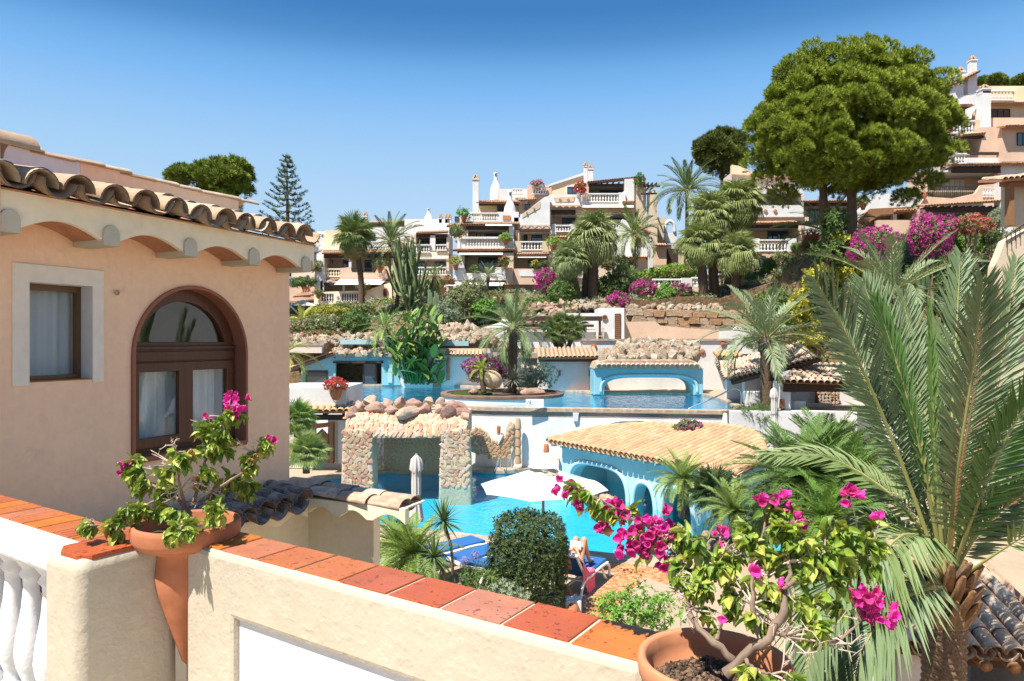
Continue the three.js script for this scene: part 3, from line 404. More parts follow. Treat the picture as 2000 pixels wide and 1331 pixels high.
function shards() { return [0, 1, 2, 3].map((s) => { const g = new THREE.BoxGeometry(1, 1, 1, 1, 1, 1), p = g.attributes.position; for (let i = 0; i < p.count; i++) { const x = p.getX(i), z = p.getZ(i); const k = Math.sin((x + 3) * 12.9 * (s + 1) + z * 78.2) * 0.18; const top = p.getY(i) > 0; p.setXYZ(i, x * (1 + k) * (top ? 0.82 : 1), p.getY(i), z * (1 - k) * (top ? 0.8 : 1)); } g.computeVertexNormals(); return uvm(g, s * 0.37); }); }
// rocks: lumpy stones, a few shapes shared by all
const rockGeos = [0, 1, 2, 3, 4, 5].map((s) => { let g = mergeVertices(new THREE.IcosahedronGeometry(1, 4).deleteAttribute('uv').deleteAttribute('normal')); const p = g.attributes.position; for (let i = 0; i < p.count; i++) { const v = V().fromBufferAttribute(p, i); const k = 1 + 0.2 * Math.sin(v.x * 3.1 + s * 2) * Math.sin(v.y * 2.7 + s) + 0.15 * Math.sin(v.z * 4.3 + s * 3 + v.x * 2) + 0.06 * Math.sin(v.x * 9 + v.y * 8 + s); v.multiplyScalar(k); for (let q = 0; q < 11; q++) { const n = V(Math.sin(s * 3.1 + q * 2.4), Math.sin(q * 1.7 + s * 0.9), Math.cos(s * 2.3 + q * 2.4)).normalize(); const e = v.dot(n) - (0.62 + 0.1 * Math.sin(q * 5 + s)); if (e > 0) v.addScaledVector(n, -e * 0.95); } p.setXYZ(i, v.x, v.y, v.z); } g.computeVertexNormals(); return uvm(g, s * 0.3); });
const rockMats = [[0.6, 0.39, 0.3], [0.56, 0.34, 0.27], [0.68, 0.53, 0.4], [0.64, 0.45, 0.36], [0.52, 0.33, 0.27]].map((c) => mat(...c, { map: T.stone, bumpMap: T.stoneB, bumpScale: 0.03 }));
const paleRock = [[0.58, 0.47, 0.34], [0.5, 0.41, 0.31], [0.64, 0.56, 0.45], [0.46, 0.34, 0.24], [0.6, 0.44, 0.29]].map((c) => mat(...c, { map: T.stone, bumpMap: T.stoneB, bumpScale: 0.04 }));
// ---------- stone grotto in the lower pool ----------
{
  srand(41);
  const g = thing('pool_grotto', 'grotto clad in broken clay tiles and topped by reddish boulders in the pool', 'grotto', V(-3.9, -1.2, -26));
  const mortar = stucco(0.68, 0.48, 0.34, 0.02); const D = 25.6, X = (x, d = D) => (x - CX) / F * d, Y = (y, d = D) => E - (y - CY) / F * d;
  const legL = prism([[X(664), -1.3], [X(730), -1.3], [X(727), Y(880)], [X(722), Y(850)], [X(716), Y(842)], [X(700), Y(838)], [X(676), Y(845)], [X(668), Y(870)], [X(667), Y(900)]], -D - 1.0, -D, 0.06);
  const legR = prism([[X(856), -1.3], [X(922), -1.3], [X(918), Y(900)], [X(916), Y(860)], [X(912), Y(832)], [X(900), Y(838)], [X(868), Y(842)], [X(861), Y(870)], [X(858), Y(910)]], -D - 1.0, -D, 0.06);
  part('pier', legL, mortar, g); part('pier', legR, mortar, g);
  // hood: slopes back from the lintel
  const yl = Y(856), yt = Y(808, 26.4); const prof = [[-D - 0.02, yl], [-D - 0.02, yl + 0.12], [-D - 0.22, lerp(yl, yt, 0.55)], [-D - 0.85, yt], [-D - 2.5, yt + 0.05], [-D - 2.5, yl]];
  const hood = prism(prof.map(([z, y]) => [-z, y]), X(676), X(914), 0.05).rotateY(Math.PI / 2); part('hood', hood, mortar, g);
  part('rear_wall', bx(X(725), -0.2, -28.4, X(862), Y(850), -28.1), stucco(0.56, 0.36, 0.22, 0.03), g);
  const sh = shards(), ms = tileMats([[0.66, 0.45, 0.28], [0.6, 0.36, 0.22], [0.7, 0.52, 0.33], [0.58, 0.3, 0.2], [0.68, 0.42, 0.3], [0.55, 0.42, 0.28], [0.72, 0.5, 0.4]], T.clay), out = [];
  const put = (p, n, along, sx) => { const x = along.clone().normalize(), y = n.clone().normalize(), z = x.clone().cross(y); const m = new THREE.Matrix4().makeBasis(x, y, z); const q = new THREE.Quaternion().setFromRotationMatrix(m); out.push([pick(sh), pick(ms), M4(p, q, V(sx * 1.4, 0.024, rr(0.08, 0.16)))]); };
  for (const [x0, x1, y0] of [[669, 727, 838], [860, 917, 836]]) { let row = 0; for (let y = y0 + 8; y < 952; y += 7, row++) for (let x = x0 + 4 + (row % 2) * 6; x < x1 - 2; x += 12) { const a = rr(0, 3.14); const p = P(x + rr(-1.5, 1.5), y + rr(-1, 1), D - 0.02); put(p, V(0, 0, 1), V(Math.cos(a), Math.sin(a), 0), rr(0.13, 0.22)); } }
  for (let k = 0; k < 7; k++) for (let x = 678; x < 912; x += 9.6) { const t = (k + 0.5) / 7; let z, y, n; if (t < 0.45) { const q = t / 0.45; z = lerp(-D, -D - 0.22, q); y = lerp(yl + 0.1, lerp(yl, yt, 0.55), q); n = V(0, 0.3, 1); } else { const q = (t - 0.45) / 0.55; z = lerp(-D - 0.22, -D - 0.85, q); y = lerp(lerp(yl, yt, 0.55), yt, q); n = V(0, 0.75, 0.8); } n.normalize(); const up = V(0, n.z, -n.y), a = (x > 728 && x < 858 ? 1.35 : 0.9) + rr(-0.9, 0.9); put(V(X(x + rr(-2, 2), -z), y, z + 0.02), n, V(1, 0, 0).multiplyScalar(Math.cos(a)).addScaledVector(up, Math.sin(a)), rr(0.14, 0.24)); }
  for (let x = 735; x < 855; x += 9) for (let y = 862; y < 912; y += 8) out.push([pick(sh), ms[5], M4(P(x + rr(-3, 3), y + rr(-2, 2), 28.08), QE(0, 0, rr(0, 3)).multiply(QE(Math.PI / 2, 0, 0)), V(rr(0.12, 0.2), 0.04, 0.09))]);
  pieces('tile_shard', out, g, 300);
  // boulders: photo position and half-size
  const bs = [[700, 796, 20, 15, 27], [690, 803, 15, 11, 26.7], [722, 786, 18, 13, 27.4], [735, 798, 22, 14, 26.6], [757, 792, 16, 13, 27.2], [763, 802, 16, 11, 26.5], [781, 787, 14, 12, 27.4], [806, 790, 18, 13, 27.2], [797, 806, 25, 15, 26.3], [832, 800, 13, 14, 26.5], [836, 786, 14, 10, 27.4], [860, 788, 12, 12, 27.3], [858, 800, 11, 11, 26.5], [878, 803, 18, 16, 26.3], [880, 790, 16, 10, 27.3], [903, 805, 14, 12, 26.4], [910, 813, 9, 9, 26.1], [685, 812, 13, 8, 26.3], [897, 792, 14, 9, 27]];
  const bl = bs.map(([x, y, rx, ry, d]) => [pick(rockGeos), pick(rockMats), M4(P(x, y, d), QE(0, rr(0, 6.28), rr(-0.15, 0.15)), V(rx / F * d * 1.1, ry / F * d * 1.15, rx / F * d * 0.95))]); pieces('boulder', bl, g);
}
// ---------- pavilion with fanned tile roof ----------
const pav = localThing('pool_pavilion', 'blue arched pavilion with sandy tile roof standing in the pool', 'pavilion', V(1.33, 0, -26.1), -0.9273);
{
  srand(51);
  const sh = new THREE.Shape([[0.5, -1.25], [7.4, -1.25], [7.4, 1.44], [0.5, 1.44]].map(([x, y]) => new THREE.Vector2(x, y)));
  const arch = (x0, x1, top, pw, lean = 0) => { const p = []; for (let k = 0; k <= 28; k++) { const a = Math.PI * k / 28, c = Math.cos(a), s = Math.sin(a); p.push([(x0 + x1) / 2 - Math.sign(c) * Math.pow(Math.abs(c), pw) * (x1 - x0) / 2 + lean * (1 - Math.pow(s, pw)) * (c < 0 ? 1 : -1), -0.6 + (top + 0.6) * Math.pow(s, pw)]); } return p; };
  const arches = [arch(0.95, 3.75, 0.82, 0.55), arch(4.05, 5.0, 0.55, 0.8), arch(5.3, 6.5, 0.6, 0.75)];
  for (const a of arches) sh.holes.push(new THREE.Path([...a, [a[28][0], -1.0], [a[0][0], -1.0]].map(([x, y]) => new THREE.Vector2(x, y))));
  lp('front_wall', new THREE.ExtrudeGeometry(sh, { depth: 0.38, bevelEnabled: true, bevelSize: 0.05, bevelThickness: 0.05, bevelOffset: -0.02, bevelSegments: 3, curveSegments: 20 }).translate(0, 0, -0.7), C.aqua, pav);
  for (const a of arches) { const c = a.map(([x, y], i) => { const m = (a[0][0] + a[28][0]) / 2; return V(x + (x - m) * 0.06, y + 0.07, -0.26); }); lp('arch_moulding', taper(c, c.map(() => 0.085), 8), C.blueLight, pav); }
  lp('end_wall', bx(0.5, -1.25, -2.4, 0.85, 1.7, -0.72), C.aqua, pav); lp('end_wall', bx(7.1, -1.25, -3.0, 7.4, 1.44, -0.72), C.aqua, pav);
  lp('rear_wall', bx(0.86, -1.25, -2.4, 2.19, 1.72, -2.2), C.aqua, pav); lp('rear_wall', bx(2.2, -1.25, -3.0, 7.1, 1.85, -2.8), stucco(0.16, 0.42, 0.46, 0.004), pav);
  const out = [[0, 0], [0.4, 1.2], [0.72, 1.96], [1.8, 2.8], [3.18, 3.26], [4.72, 3.77], [6, 3.7], [6.7, 3.25], [7.8, 2.0], [8.35, 0]];
  const kMax = (a) => { for (let i = 0; i < out.length - 1; i++) if (a >= out[i][0] && a <= out[i + 1][0]) return lerp(out[i][1], out[i + 1][1], (a - out[i][0]) / (out[i + 1][0] - out[i][0])); return 0; };
  const sl = Math.atan(0.1875);
  lp('roof_deck', slab(out.map(([a, k]) => [a, -k]), -0.09, 0).applyMatrix4(new THREE.Matrix4().makeRotationX(sl)).translate(0, 1.47, 0), C.sand, pav);
  for (let k = 0; k < 17; k++) lp('rafter_end', rbx(0.25 + k * 0.5, 1.3, -0.3, 0.33 + k * 0.5, 1.38, 0.05, 0.01), C.aqua, pav);
  const G1 = [0, 0.4, 0.8, 1.3].map((o) => tileGeo(0.46, 0.088, 0.108, 0.013, 6, o)), G2 = [0.2].map((o) => tileGeo(0.46, 0.09, 0.105, 0.013, 5, o, true));
  const list = [], back = [];
  for (let a = 0.12; a < 8.3; a += 0.235) { const km = kMax(a); for (let k = -0.1; k < km - 0.22; k += 0.37) { list.push([pick(G1), pick(roofSand), M4(V(a + rr(-0.006, 0.006), 1.5 + 0.1875 * (k + 0.46) + rr(-0.004, 0.004), -(k + 0.45)), QE(sl + 0.03, rr(-0.02, 0.02), rr(-0.04, 0.04)))]); back.push([G2[0], roofSand[1], M4(V(a + 0.117, 1.455 + 0.1875 * (k + 0.46), -(k + 0.43)), QE(sl + 0.03, 0, 0))]); } }
  list.sort((a, b) => b[2].elements[14] - a[2].elements[14]);
  pieces('roof_tile', list, pav, 300); inst('pan_tiles', G2[0], roofSand[3], back.map((b) => b[2]), null, pav);
  const cop = []; const cv = new THREE.CatmullRomCurve3(out.slice(0, 9).map(([a, k]) => V(a, 1.52 + 0.1875 * k, -k))); const n = 30; for (let i = 0; i < n; i++) { const p = cv.getPointAt(i / n), t = cv.getTangentAt((i + 0.5) / n); cop.push([G1[i % 4], pick(roofSand), M4(p, new THREE.Quaternion().setFromRotationMatrix(new THREE.Matrix4().makeBasis(V(0, 1, 0).cross(t).normalize(), t.clone().cross(V(0, 1, 0).cross(t).normalize()).normalize(), t)), V(1.1, 0.9, 1))]); } pieces('ridge_tile', cop, pav);
}
// ---------- round the upper pool ----------
const bld = (name, label, cat, x, y, d, group) => thing(name, label, cat, P(x, y, d), group);
const sheet = (pts, d, th, m, name, t) => part(name, pprism(pts, d, th), m, t);
// a merged run of half-round tiles along a front edge, slope running back: far roofs
const farTile = tileGeo(0.5, 0.1, 0.12, 0.02, 4), farTile2 = tileGeo(0.5, 0.1, 0.12, 0.02, 4, 0.6);
function farRoof(t, x0, x1, y, d, run = 1.2, slope = 0.3, y1 = y, mats = roofFar, name = 'roof_tiles') {      // photo x range, eave y (left, right), depth
  const a = P(x0, y, d), b = P(x1, y1, d), gs = [], w = b.x - a.x, n = Math.max(2, Math.round(w / 0.24)), rows = Math.max(1, Math.round(run / 0.42));
  for (let r = 0; r < rows; r++) for (let i = 0; i < n; i++) { const f = (i + 0.5) / n; gs.push(prep((i + r) % 2 ? farTile.clone() : farTile2.clone()).scale(w / n / 0.235, 1, 1).rotateX(slope + 0.05).translate(lerp(a.x, b.x, f), lerp(a.y, b.y, f) + (r * 0.42 + 0.5) * Math.sin(slope) + rr(-0.015, 0.015), -d - r * 0.42 * Math.cos(slope) - 0.45)); }
  part(name, gs, pick(mats), t, true);
  const dy = run * Math.tan(slope); part('roof_slab', new THREE.BoxGeometry(w, 0.1, run / Math.cos(slope)).rotateX(slope).rotateZ(Math.atan2(b.y - a.y, w)).translate((a.x + b.x) / 2, (a.y + b.y) / 2 + dy / 2 - 0.06, -d - run / 2 - 0.05), C.clayRed, t);
}
const spinLow = prep(spindle(7));
function balusters(t, x0, x1, y0, y1, d, pitch = 0.26, m = C.bright, yb0 = y0, yb1 = y1, rail = true) {   // photo box of the spindles; rail above and below
  const a = P(x0, y1, d), b = P(x1, y0, d), h = b.y - a.y, n = Math.max(2, Math.round((b.x - a.x) / pitch)), gs = [];
  for (let i = 0; i < n; i++) gs.push(spinLow.clone().scale(0.62, h, 0.62).translate(lerp(a.x, b.x, (i + 0.5) / n), a.y, -d - 0.12));
  part('balusters', gs, m, t, true);
  if (rail) { part('rail', rbx(a.x - 0.05, b.y, -d - 0.26, b.x + 0.05, b.y + 0.13, -d + 0.02, 0.03), m, t); part('plinth', rbx(a.x - 0.05, a.y - 0.13, -d - 0.26, b.x + 0.05, a.y, -d + 0.02, 0.03), m, t); }
}
function scallops(t, x0, x1, y, d, n, m = C.peach, h = 5) { const pts = [[x0, y - 2]]; for (let i = 0; i < n; i++) for (let k = 0; k <= 6; k++) pts.push([lerp(x0, x1, (i + k / 6) / n), y + h - h * Math.sin(Math.PI * k / 6)]); pts.push([x1, y - 2]); part('scalloped_edge', pprism(pts, d, 0.25), m, t); }
function rubble(t, x0, x1, y0, y1, d0, d1, n, mats = paleRock, s0 = 0.12, s1 = 0.3, top = null) { const l = []; for (let i = 0; i < n; i++) { const x = rr(x0, x1), f = rnd(), yt = top ? top((x - x0) / (x1 - x0)) : y0; const y = lerp(yt, y1, f); const s = rr(s0, s1); l.push([pick(rockGeos), pick(mats), M4(P(x, y, lerp(d1, d0, (y - y0) / (y1 - y0 || 1))), QE(rr(0, 6), rr(0, 6), rr(0, 6)), V(s * rr(0.9, 1.5), s, s))]); } l.sort((a, b) => b[2].elements[14] - a[2].elements[14]); pieces('stone', l, t); }
{
  srand(61);
  // blue bar house at the far left of the upper pool
  const t = bld('pool_bar', 'turquoise pool bar with dark serving opening and tiled lean-to roof', 'building', 690, 752, 44);
  part('wall', [pb(745, 697, 782, 753, 43.8, 0.5), pb(588, 716, 596, 757, 43.8, 0.3), pb(640, 700, 655, 753, 43.8, 0.3), pb(655, 697, 745, 707, 43.8, 0.3), pb(596, 752, 640, 758, 43.8, 0.3)], C.blue, t);
  part('wall', pprism([[588, 724], [588, 716], [652, 694], [652, 700], [640, 724]], 43.79, 0.3), C.blue, t);
  part('rear_wall', pb(590, 690, 790, 762, 47.4, 0.2), C.pale, t); part('side_wall', bx(P(782, 0, 43.8).x - 0.3, LV, -47.3, P(782, 0, 43.8).x, LV + 1.7, -44.3), C.pale, t); part('side_wall', bx(P(588, 0, 43.8).x, LV, -47.3, P(588, 0, 43.8).x + 0.2, LV + 1.4, -44.1), C.pale, t); part('counter', pb(660, 742, 735, 752, 45, 0.5), C.woodBrown, t);
  part('lintel', pb(650, 706, 748, 710, 43.7, 0.2), C.woodDark, t);
  const w1 = part('window', [pb(655, 711, 657, 751, 44.0, 0.1), pb(708, 711, 710.5, 751, 44.0, 0.1), pb(733, 711, 736, 751, 44.0, 0.1)], C.frameDark, t); part('pane', pb(710, 711, 733, 751, 44.05, 0.02), C.glassDark, w1);
  const w2 = part('window', [pb(596, 724, 598.5, 754, 43.75, 0.1), pb(637, 724, 640, 754, 43.75, 0.1), pb(598.5, 724, 637, 728, 43.75, 0.1), pb(598.5, 752, 637, 754, 43.75, 0.1)], C.frameDark, t); part('pane', pb(598, 727, 638, 753, 43.82, 0.02), C.glassDark, w2);
  part('niche', pb(757, 720, 766, 748, 43.7, 0.12), C.blueLight, t);
  part('roof_deck', pprism([[560, 728], [652, 694], [652, 690], [558, 723]], 43.4, 5), C.woodDark, t);
  { const l = []; const g = TN; for (let c = 0; c < 12; c++) for (let r = 0; r < 11; r++) { const f = r / 11, p = P(lerp(648, 566, f), lerp(691, 721, f), 43.6); p.z -= c * 0.24; p.y += 0.05; l.push([pick(g), pick(roofSand), M4(p, QE(0, -Math.PI / 2, 0).multiply(QE(0.32, 0, 0)))]); } pieces('roof_tile', l, t, 300); }
  part('roof_slab', pb(650, 690, 782, 697, 43.6, 4), C.coping, t);
  rubble(t, 652, 772, 676, 692, 43.6, 46, 130, paleRock, 0.15, 0.32);
  // left cream block with geranium pot stands in front
  const b = bld('garden_wall_block', 'cream plaster block with small tiled canopy over a doorway', 'building', 620, 905, 27.5);
  part('wall', pb(540, 757, 676, 797, 27, 3), C.white, b);
  part('wall', [pb(540, 820, 612, 915, 28.4, 0.3), pb(660, 822, 672, 906, 28.2, 0.3), pb(640, 820, 662, 905, 28.6, 0.2)], C.white, b);
  farRoof(b, 592, 684, 803, 26.6, 0.8, 0.25, 803, roofSand);
  part('beam', [pb(596, 803, 686, 806, 26.7, 0.12), pb(600, 811, 684, 821, 26.75, 0.2), pb(630, 806, 637, 811, 26.8, 0.5), pb(668, 806, 675, 811, 26.8, 0.5)], C.woodDark, b);
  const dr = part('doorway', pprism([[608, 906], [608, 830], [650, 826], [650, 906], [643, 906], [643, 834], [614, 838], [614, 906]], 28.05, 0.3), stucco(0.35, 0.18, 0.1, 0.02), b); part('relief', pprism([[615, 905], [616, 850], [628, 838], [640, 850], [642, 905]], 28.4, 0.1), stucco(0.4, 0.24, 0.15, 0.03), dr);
  // blue arch over the upper pool
  const a = bld('blue_arch', 'low turquoise arch with stone tile capping at the upper pool', 'arch', 1268, 772, 36.3);
  const sh = [[1160, 772], [1160, 719], [1374, 719], [1374, 772], [1357, 772]]; for (let k = 0; k <= 20; k++) { const q = Math.PI * k / 20; sh.push([1268 + Math.sign(Math.cos(q)) * Math.pow(Math.abs(Math.cos(q)), 0.5) * 88, 772 - 34 * Math.pow(Math.sin(q), 0.55)]); } sh.push([1180, 772]);
  part('arch', pprism(sh, 36.2, 1.8, 0.05), C.blue, a);
  part('moulding', curveTube(sh.slice(5, 26).map(([x, y]) => P(1268 + (x - 1268) * 1.07, y - 5, 36.18)), 0.07), C.blueLight, a);
  part('capping', pprism([[1160, 721], [1166, 708], [1185, 703], [1350, 703], [1362, 708], [1374, 721]], 36.0, 2.2, 0.05), C.coping, a);
  { const l = []; for (let x = 1170; x < 1365; x += 9.5) l.push([TN[0], pick(roofOld), M4(P(x, 718, 35.9).add(V(0, 0, 0)), QE(0.35, 0, 0), V(1.1, 1, 1)).multiply(new THREE.Matrix4().makeTranslation(0, 0.1, -0.4))]); pieces('edge_tile', l, a); }
  rubble(a, 1178, 1362, 664, 703, 36.6, 38.4, 320, paleRock, 0.13, 0.32, (f) => 664 + 16 * Math.abs(f - 0.55) + (f < 0.15 ? 14 : 0));
  // walls behind the pool
  const wl = bld('pool_wall_left', 'lilac shaded wall with brown clay roof behind the island palm', 'wall', 1105, 763, 39); wl.name = numbered('rear_pool_wall');
  part('wall', [pb(1050, 697, 1166, 766, 39, 0.4)], C.pale, wl); part('wall_white', pb(1080, 700, 1150, 764, 38.98, 0.1), stucco(0.84, 0.66, 0.62), wl);
  part('beam', pb(1052, 700, 1166, 707, 38.5, 0.25), stucco(0.16, 0.05, 0.025, 0.003), wl);
  farRoof(wl, 1050, 1170, 699, 38.3, 1.7, 0.28, 697, roofNear); farRoof(wl, 1050, 1170, 699, 38.25, 0.5, 0.2, 697, roofSand, 'edge_tiles');
  for (const x of [1093, 1152]) part('wall_lamp', pb(x - 2, 724, x + 2, 735, 38.9, 0.12), C.woodBeam, wl);
  const w3 = bld('terrace_wall', 'white terrace wall with stone coping behind the turquoise arch', 'wall', 1288, 720, 40);
  part('wall', pb(1138, 666, 1436, 766, 40, 0.4), C.white, w3); part('coping', pb(1136, 662, 1438, 666, 39.9, 0.6), C.coping, w3);
  for (const [x, y, r] of [[1160, 677, 0.16], [1372, 688, 0.17], [1413, 672, 0.17]]) part('clay_roundel', lathe([[0.001, 0.06], [r * 0.5, 0.05], [r * 0.6, 0.02], [r, 0.05], [r, 0]], 16).rotateX(Math.PI / 2).translate(...P(x, y, 39.98).toArray()), C.terracotta, w3);
  farRoof(w3, 1402, 1452, 697, 38.8, 0.9, 0.3, 697, roofSand); part('beam', pb(1404, 698, 1450, 704, 38.9, 0.2), C.woodDark, w3);
  const w4 = bld('garden_wall', 'low white wall with peach coping behind the oleander and island', 'wall', 950, 752, 43);
  part('wall', pb(782, 690, 1056, 758, 43.2, 0.4), C.white, w4); part('coping', pb(782, 681, 1056, 690, 43.1, 0.5), C.peach, w4); part('arched_recess', pprism([[845, 756], [845, 716], [852, 708], [860, 716], [862, 756]], 43.15, 0.1), stucco(0.4, 0.25, 0.18), w4);
  farRoof(w4, 868, 942, 694, 42.4, 0.8, 0.3, 694, roofSand);
  part('spout_column', [1, 2, 3, 4].map((k) => lathe([[0.1, 0], [0.11, 0.02], [0.08, 0.5]], 8).translate(...P(875, 758 - k * 15, 43).toArray())), C.clayRed, w4);
  const stp = bld('garden_steps', 'pink plaster steps rising behind the island palm', 'steps', 1045, 710, 41); for (let k = 0; k < 6; k++) part('step', pb(1022 + k * 3, 712 - k * 6, 1078, 720 - k * 6, 40.6 + k * 0.35, 0.8), C.peach, stp); part('side_wall', pprism([[1018, 720], [1018, 684], [1030, 672], [1040, 676], [1024, 700], [1024, 720]], 40.5, 0.3), C.peach, stp);
  struct('pergola_terrace', [pb(960, 690, 1440, 700, 40.42, 6)], C.deck);
  // pergola terrace
  const pw = bld('pergola_wall', 'white wall crossed by pergola shadows on the upper terrace', 'wall', 1085, 690, 46); part('wall', pb(962, 644, 1174, 694, 46, 0.3), C.bright, pw); part('wall', pb(1100, 612, 1172, 645, 46, 0.3), C.bright, pw);
  const pg = bld('pergola', 'dark timber pergola beams over the upper terrace wall', 'pergola', 1085, 640, 44); for (let k = 0; k < 9; k++) { const x = 1006 + k * 17; part('rafter', bx(P(x, 0, 44).x, P(0, 632, 44).y, -46, P(x, 0, 44).x + 0.12, P(0, 628, 44).y, -44), C.woodDark, pg); } part('beam', [pb(1000, 618, 1176, 627, 43.9, 0.2), pb(1000, 634, 1160, 639, 45.6, 0.2)], C.woodDark, pg); for (const x of [1002, 1170]) part('post', pb(x, 627, x + 4, 690, 44, 0.15), C.woodDark, pg);
  const sd = bld('white_shed', 'small white flat roofed shed with brown louvred door', 'shed', 1195, 690, 44.5); part('wall', pb(1169, 602, 1220, 690, 44.5, 2.2, 0.03), C.bright, sd); const dd = part('door', pb(1201, 613, 1213, 662, 44.46, 0.1), C.woodBrown, sd); for (let k = 0; k < 12; k++) part('louvre', pb(1202, 615 + k * 3.9, 1212, 617.5 + k * 3.9, 44.44, 0.04), C.woodBeam, dd); part('round_window', lathe([[0.001, 0.02], [0.13, 0.02], [0.13, 0.06], [0.19, 0.06], [0.19, 0]], 18).rotateX(Math.PI / 2).translate(...P(1181, 621, 44.48).toArray()), C.terracotta, sd); part('pane', new THREE.CircleGeometry(0.12, 16).translate(...P(1181, 621, 44.42).toArray()), C.glassDark, sd);
  const ch = bld('garden_chair', 'small pale garden chair beside the white shed', 'chair', 1170, 663, 44.2); { const p = P(1172, 664, 43.9); part('seat', bx(p.x - 0.28, 5.45, p.z - 0.28, p.x + 0.22, 5.5, p.z + 0.2), C.sand, ch); part('backrest', bx(p.x + 0.18, 5.5, p.z - 0.28, p.x + 0.23, 6.0, p.z + 0.2), C.sand, ch); for (const [i, j] of [[-0.26, -0.26], [-0.26, 0.16], [0.18, -0.26], [0.18, 0.16]]) part('leg', bx(p.x + i, 4.9, p.z + j, p.x + i + 0.04, 5.45, p.z + j + 0.04), C.sand, ch); }
  const pk = bld('peach_wall', 'long low peach plaster wall below the rough stone wall', 'wall', 1320, 664, 46); part('wall', pprism([[1220, 664], [1220, 629], [1280, 628], [1290, 636], [1340, 641], [1406, 645], [1406, 664]], 46, 0.4), C.peach, pk); part('wall_white', pprism([[1406, 692], [1406, 646], [1432, 646], [1440, 638], [1480, 638], [1480, 692]], 45.9, 0.4), C.bright, pk);
  // squared stone wall: every block its own piece
  const sw = bld('stone_wall', 'rough orange sandstone block wall with rubble top below the palms', 'wall', 1330, 640, 48); { const l = []; const gb = shards(); const m1 = [[0.6, 0.36, 0.2], [0.55, 0.33, 0.18], [0.64, 0.44, 0.29], [0.6, 0.43, 0.28], [0.66, 0.5, 0.36]].map((c) => mat(...c, { map: T.stone, bumpMap: T.stoneB, bumpScale: 0.04 })); for (let r = 0; r < 3; r++) { let x = 1225 + r * 9; while (x < 1485) { const w = rr(18, 34); if (!(r > 1 && x < 1285)) l.push([pick(gb), pick(m1), M4(P(x + w / 2, 611 + r * 14 + (x - 1225) * 0.02, 48 + rr(-0.06, 0.06)), QE(Math.PI / 2, 0, rr(-0.02, 0.02)), V(w / F * 48 * 1.12, 0.5, 14 / F * 48 * 1.12))]); x += w; } } pieces('stone_block', l, sw); part('core', pb(1222, 605, 1488, 650, 48.1, 0.3), stucco(0.5, 0.33, 0.2), sw); }
  rubble(sw, 1120, 1420, 590, 604, 48, 49.5, 230, paleRock, 0.13, 0.3); rubble(sw, 1040, 1230, 594, 618, 48.5, 50, 90, rockMats, 0.15, 0.35);
  const rl = bld('rockery', 'long rockery of pale weathered stones below the garden slope', 'rockery', 850, 665, 46); rubble(rl, 790, 965, 634, 668, 45.2, 47.5, 260, paleRock, 0.16, 0.4, (f) => 652 - 16 * Math.sin(f * 3)); rubble(rl, 575, 790, 655, 674, 44.8, 46, 220, paleRock, 0.13, 0.3); part('core', [pb(560, 668, 1000, 690, 45.6, 0.4)], C.coping, rl);
  for (const [x0, x1, y0, lb] of [[664, 726, 664, 'long blue tiled basin among the rockery stones above the pool bar'], [748, 768, 666, 'small blue basin half hidden by the feathery pale palm'], [860, 915, 667, 'blue tiled basin below the rubble beside the paddle leaves']]) { const tr = bld('water_trough', lb, 'basin', (x0 + x1) / 2, y0 + 8, 44.6, 'blue basins in the rockery'); part('wall', pb(x0, y0, x1, y0 + 9, 44.4, 0.2), C.blueLight, tr); part('water', pb(x0, y0, x1, y0 + 1, 44.62, 1), poolFloor, tr); }
  const pe = bld('pink_parapet', 'low pink parapet with coping beside the pool bar roof', 'wall', 605, 682, 44); part('wall', pb(560, 674, 628, 690, 43.2, 0.4), C.pale, pe); part('coping', pb(558, 671, 632, 675, 43.15, 0.5), C.coping, pe);
  // right side: tiled shelters by the planted palm
  const r1 = bld('tiled_shelter', 'open shelter with weathered tiled roof and dark beam beside the pool', 'shelter', 1540, 830, 27);
  const roofPlane = (A, B, Cc, mats, t, rows, nm = 'roof_tile') => { const u = B.clone().sub(A), v = Cc.clone().sub(A), n = Math.round(u.length() / 0.24), x = u.clone().normalize(), z = v.clone().negate().normalize(), y = z.clone().cross(x).normalize(), zz = x.clone().cross(y); const q = new THREE.Quaternion().setFromRotationMatrix(new THREE.Matrix4().makeBasis(x, y, zz)); const l = []; for (let r = 0; r < rows; r++) for (let i = 0; i < n; i++) l.push([pick(TN), pick(mats), M4(A.clone().addScaledVector(u, (i + 0.5) / n).addScaledVector(v, (r + 1.1) / rows).addScaledVector(y, 0.03 + rr(-0.008, 0.008)), q.clone().multiply(QE(0.04, rr(-0.03, 0.03), rr(-0.05, 0.05))), V(1, 1, Math.max(1, v.length() / rows / 0.4)))]); pieces(nm, l, t); const D = A.clone().add(v), Ee = B.clone().add(v); const g = new THREE.BufferGeometry(); const pp = []; for (const k of [0, -0.08]) for (const p of [A, B, Ee, D]) { const q2 = p.clone().addScaledVector(y, k); pp.push(q2.x, q2.y, q2.z); } g.setAttribute('position', new THREE.Float32BufferAttribute(pp, 3)); g.setIndex([0, 1, 2, 0, 2, 3, 4, 6, 5, 4, 7, 6, 0, 4, 5, 0, 5, 1, 1, 5, 6, 1, 6, 2, 2, 6, 7, 2, 7, 3, 3, 7, 4, 3, 4, 0]); g.computeVertexNormals(); part('roof_deck', g, C.woodBeam, t); };
  roofPlane(P(1424, 742, 30.5), P(1600, 700, 27.5), P(1408, 712, 33.5), roofOld, r1, 8);
  roofPlane(P(1520, 745, 26.6), P(1690, 750, 26), P(1560, 712, 29.5), roofOld, r1, 7);
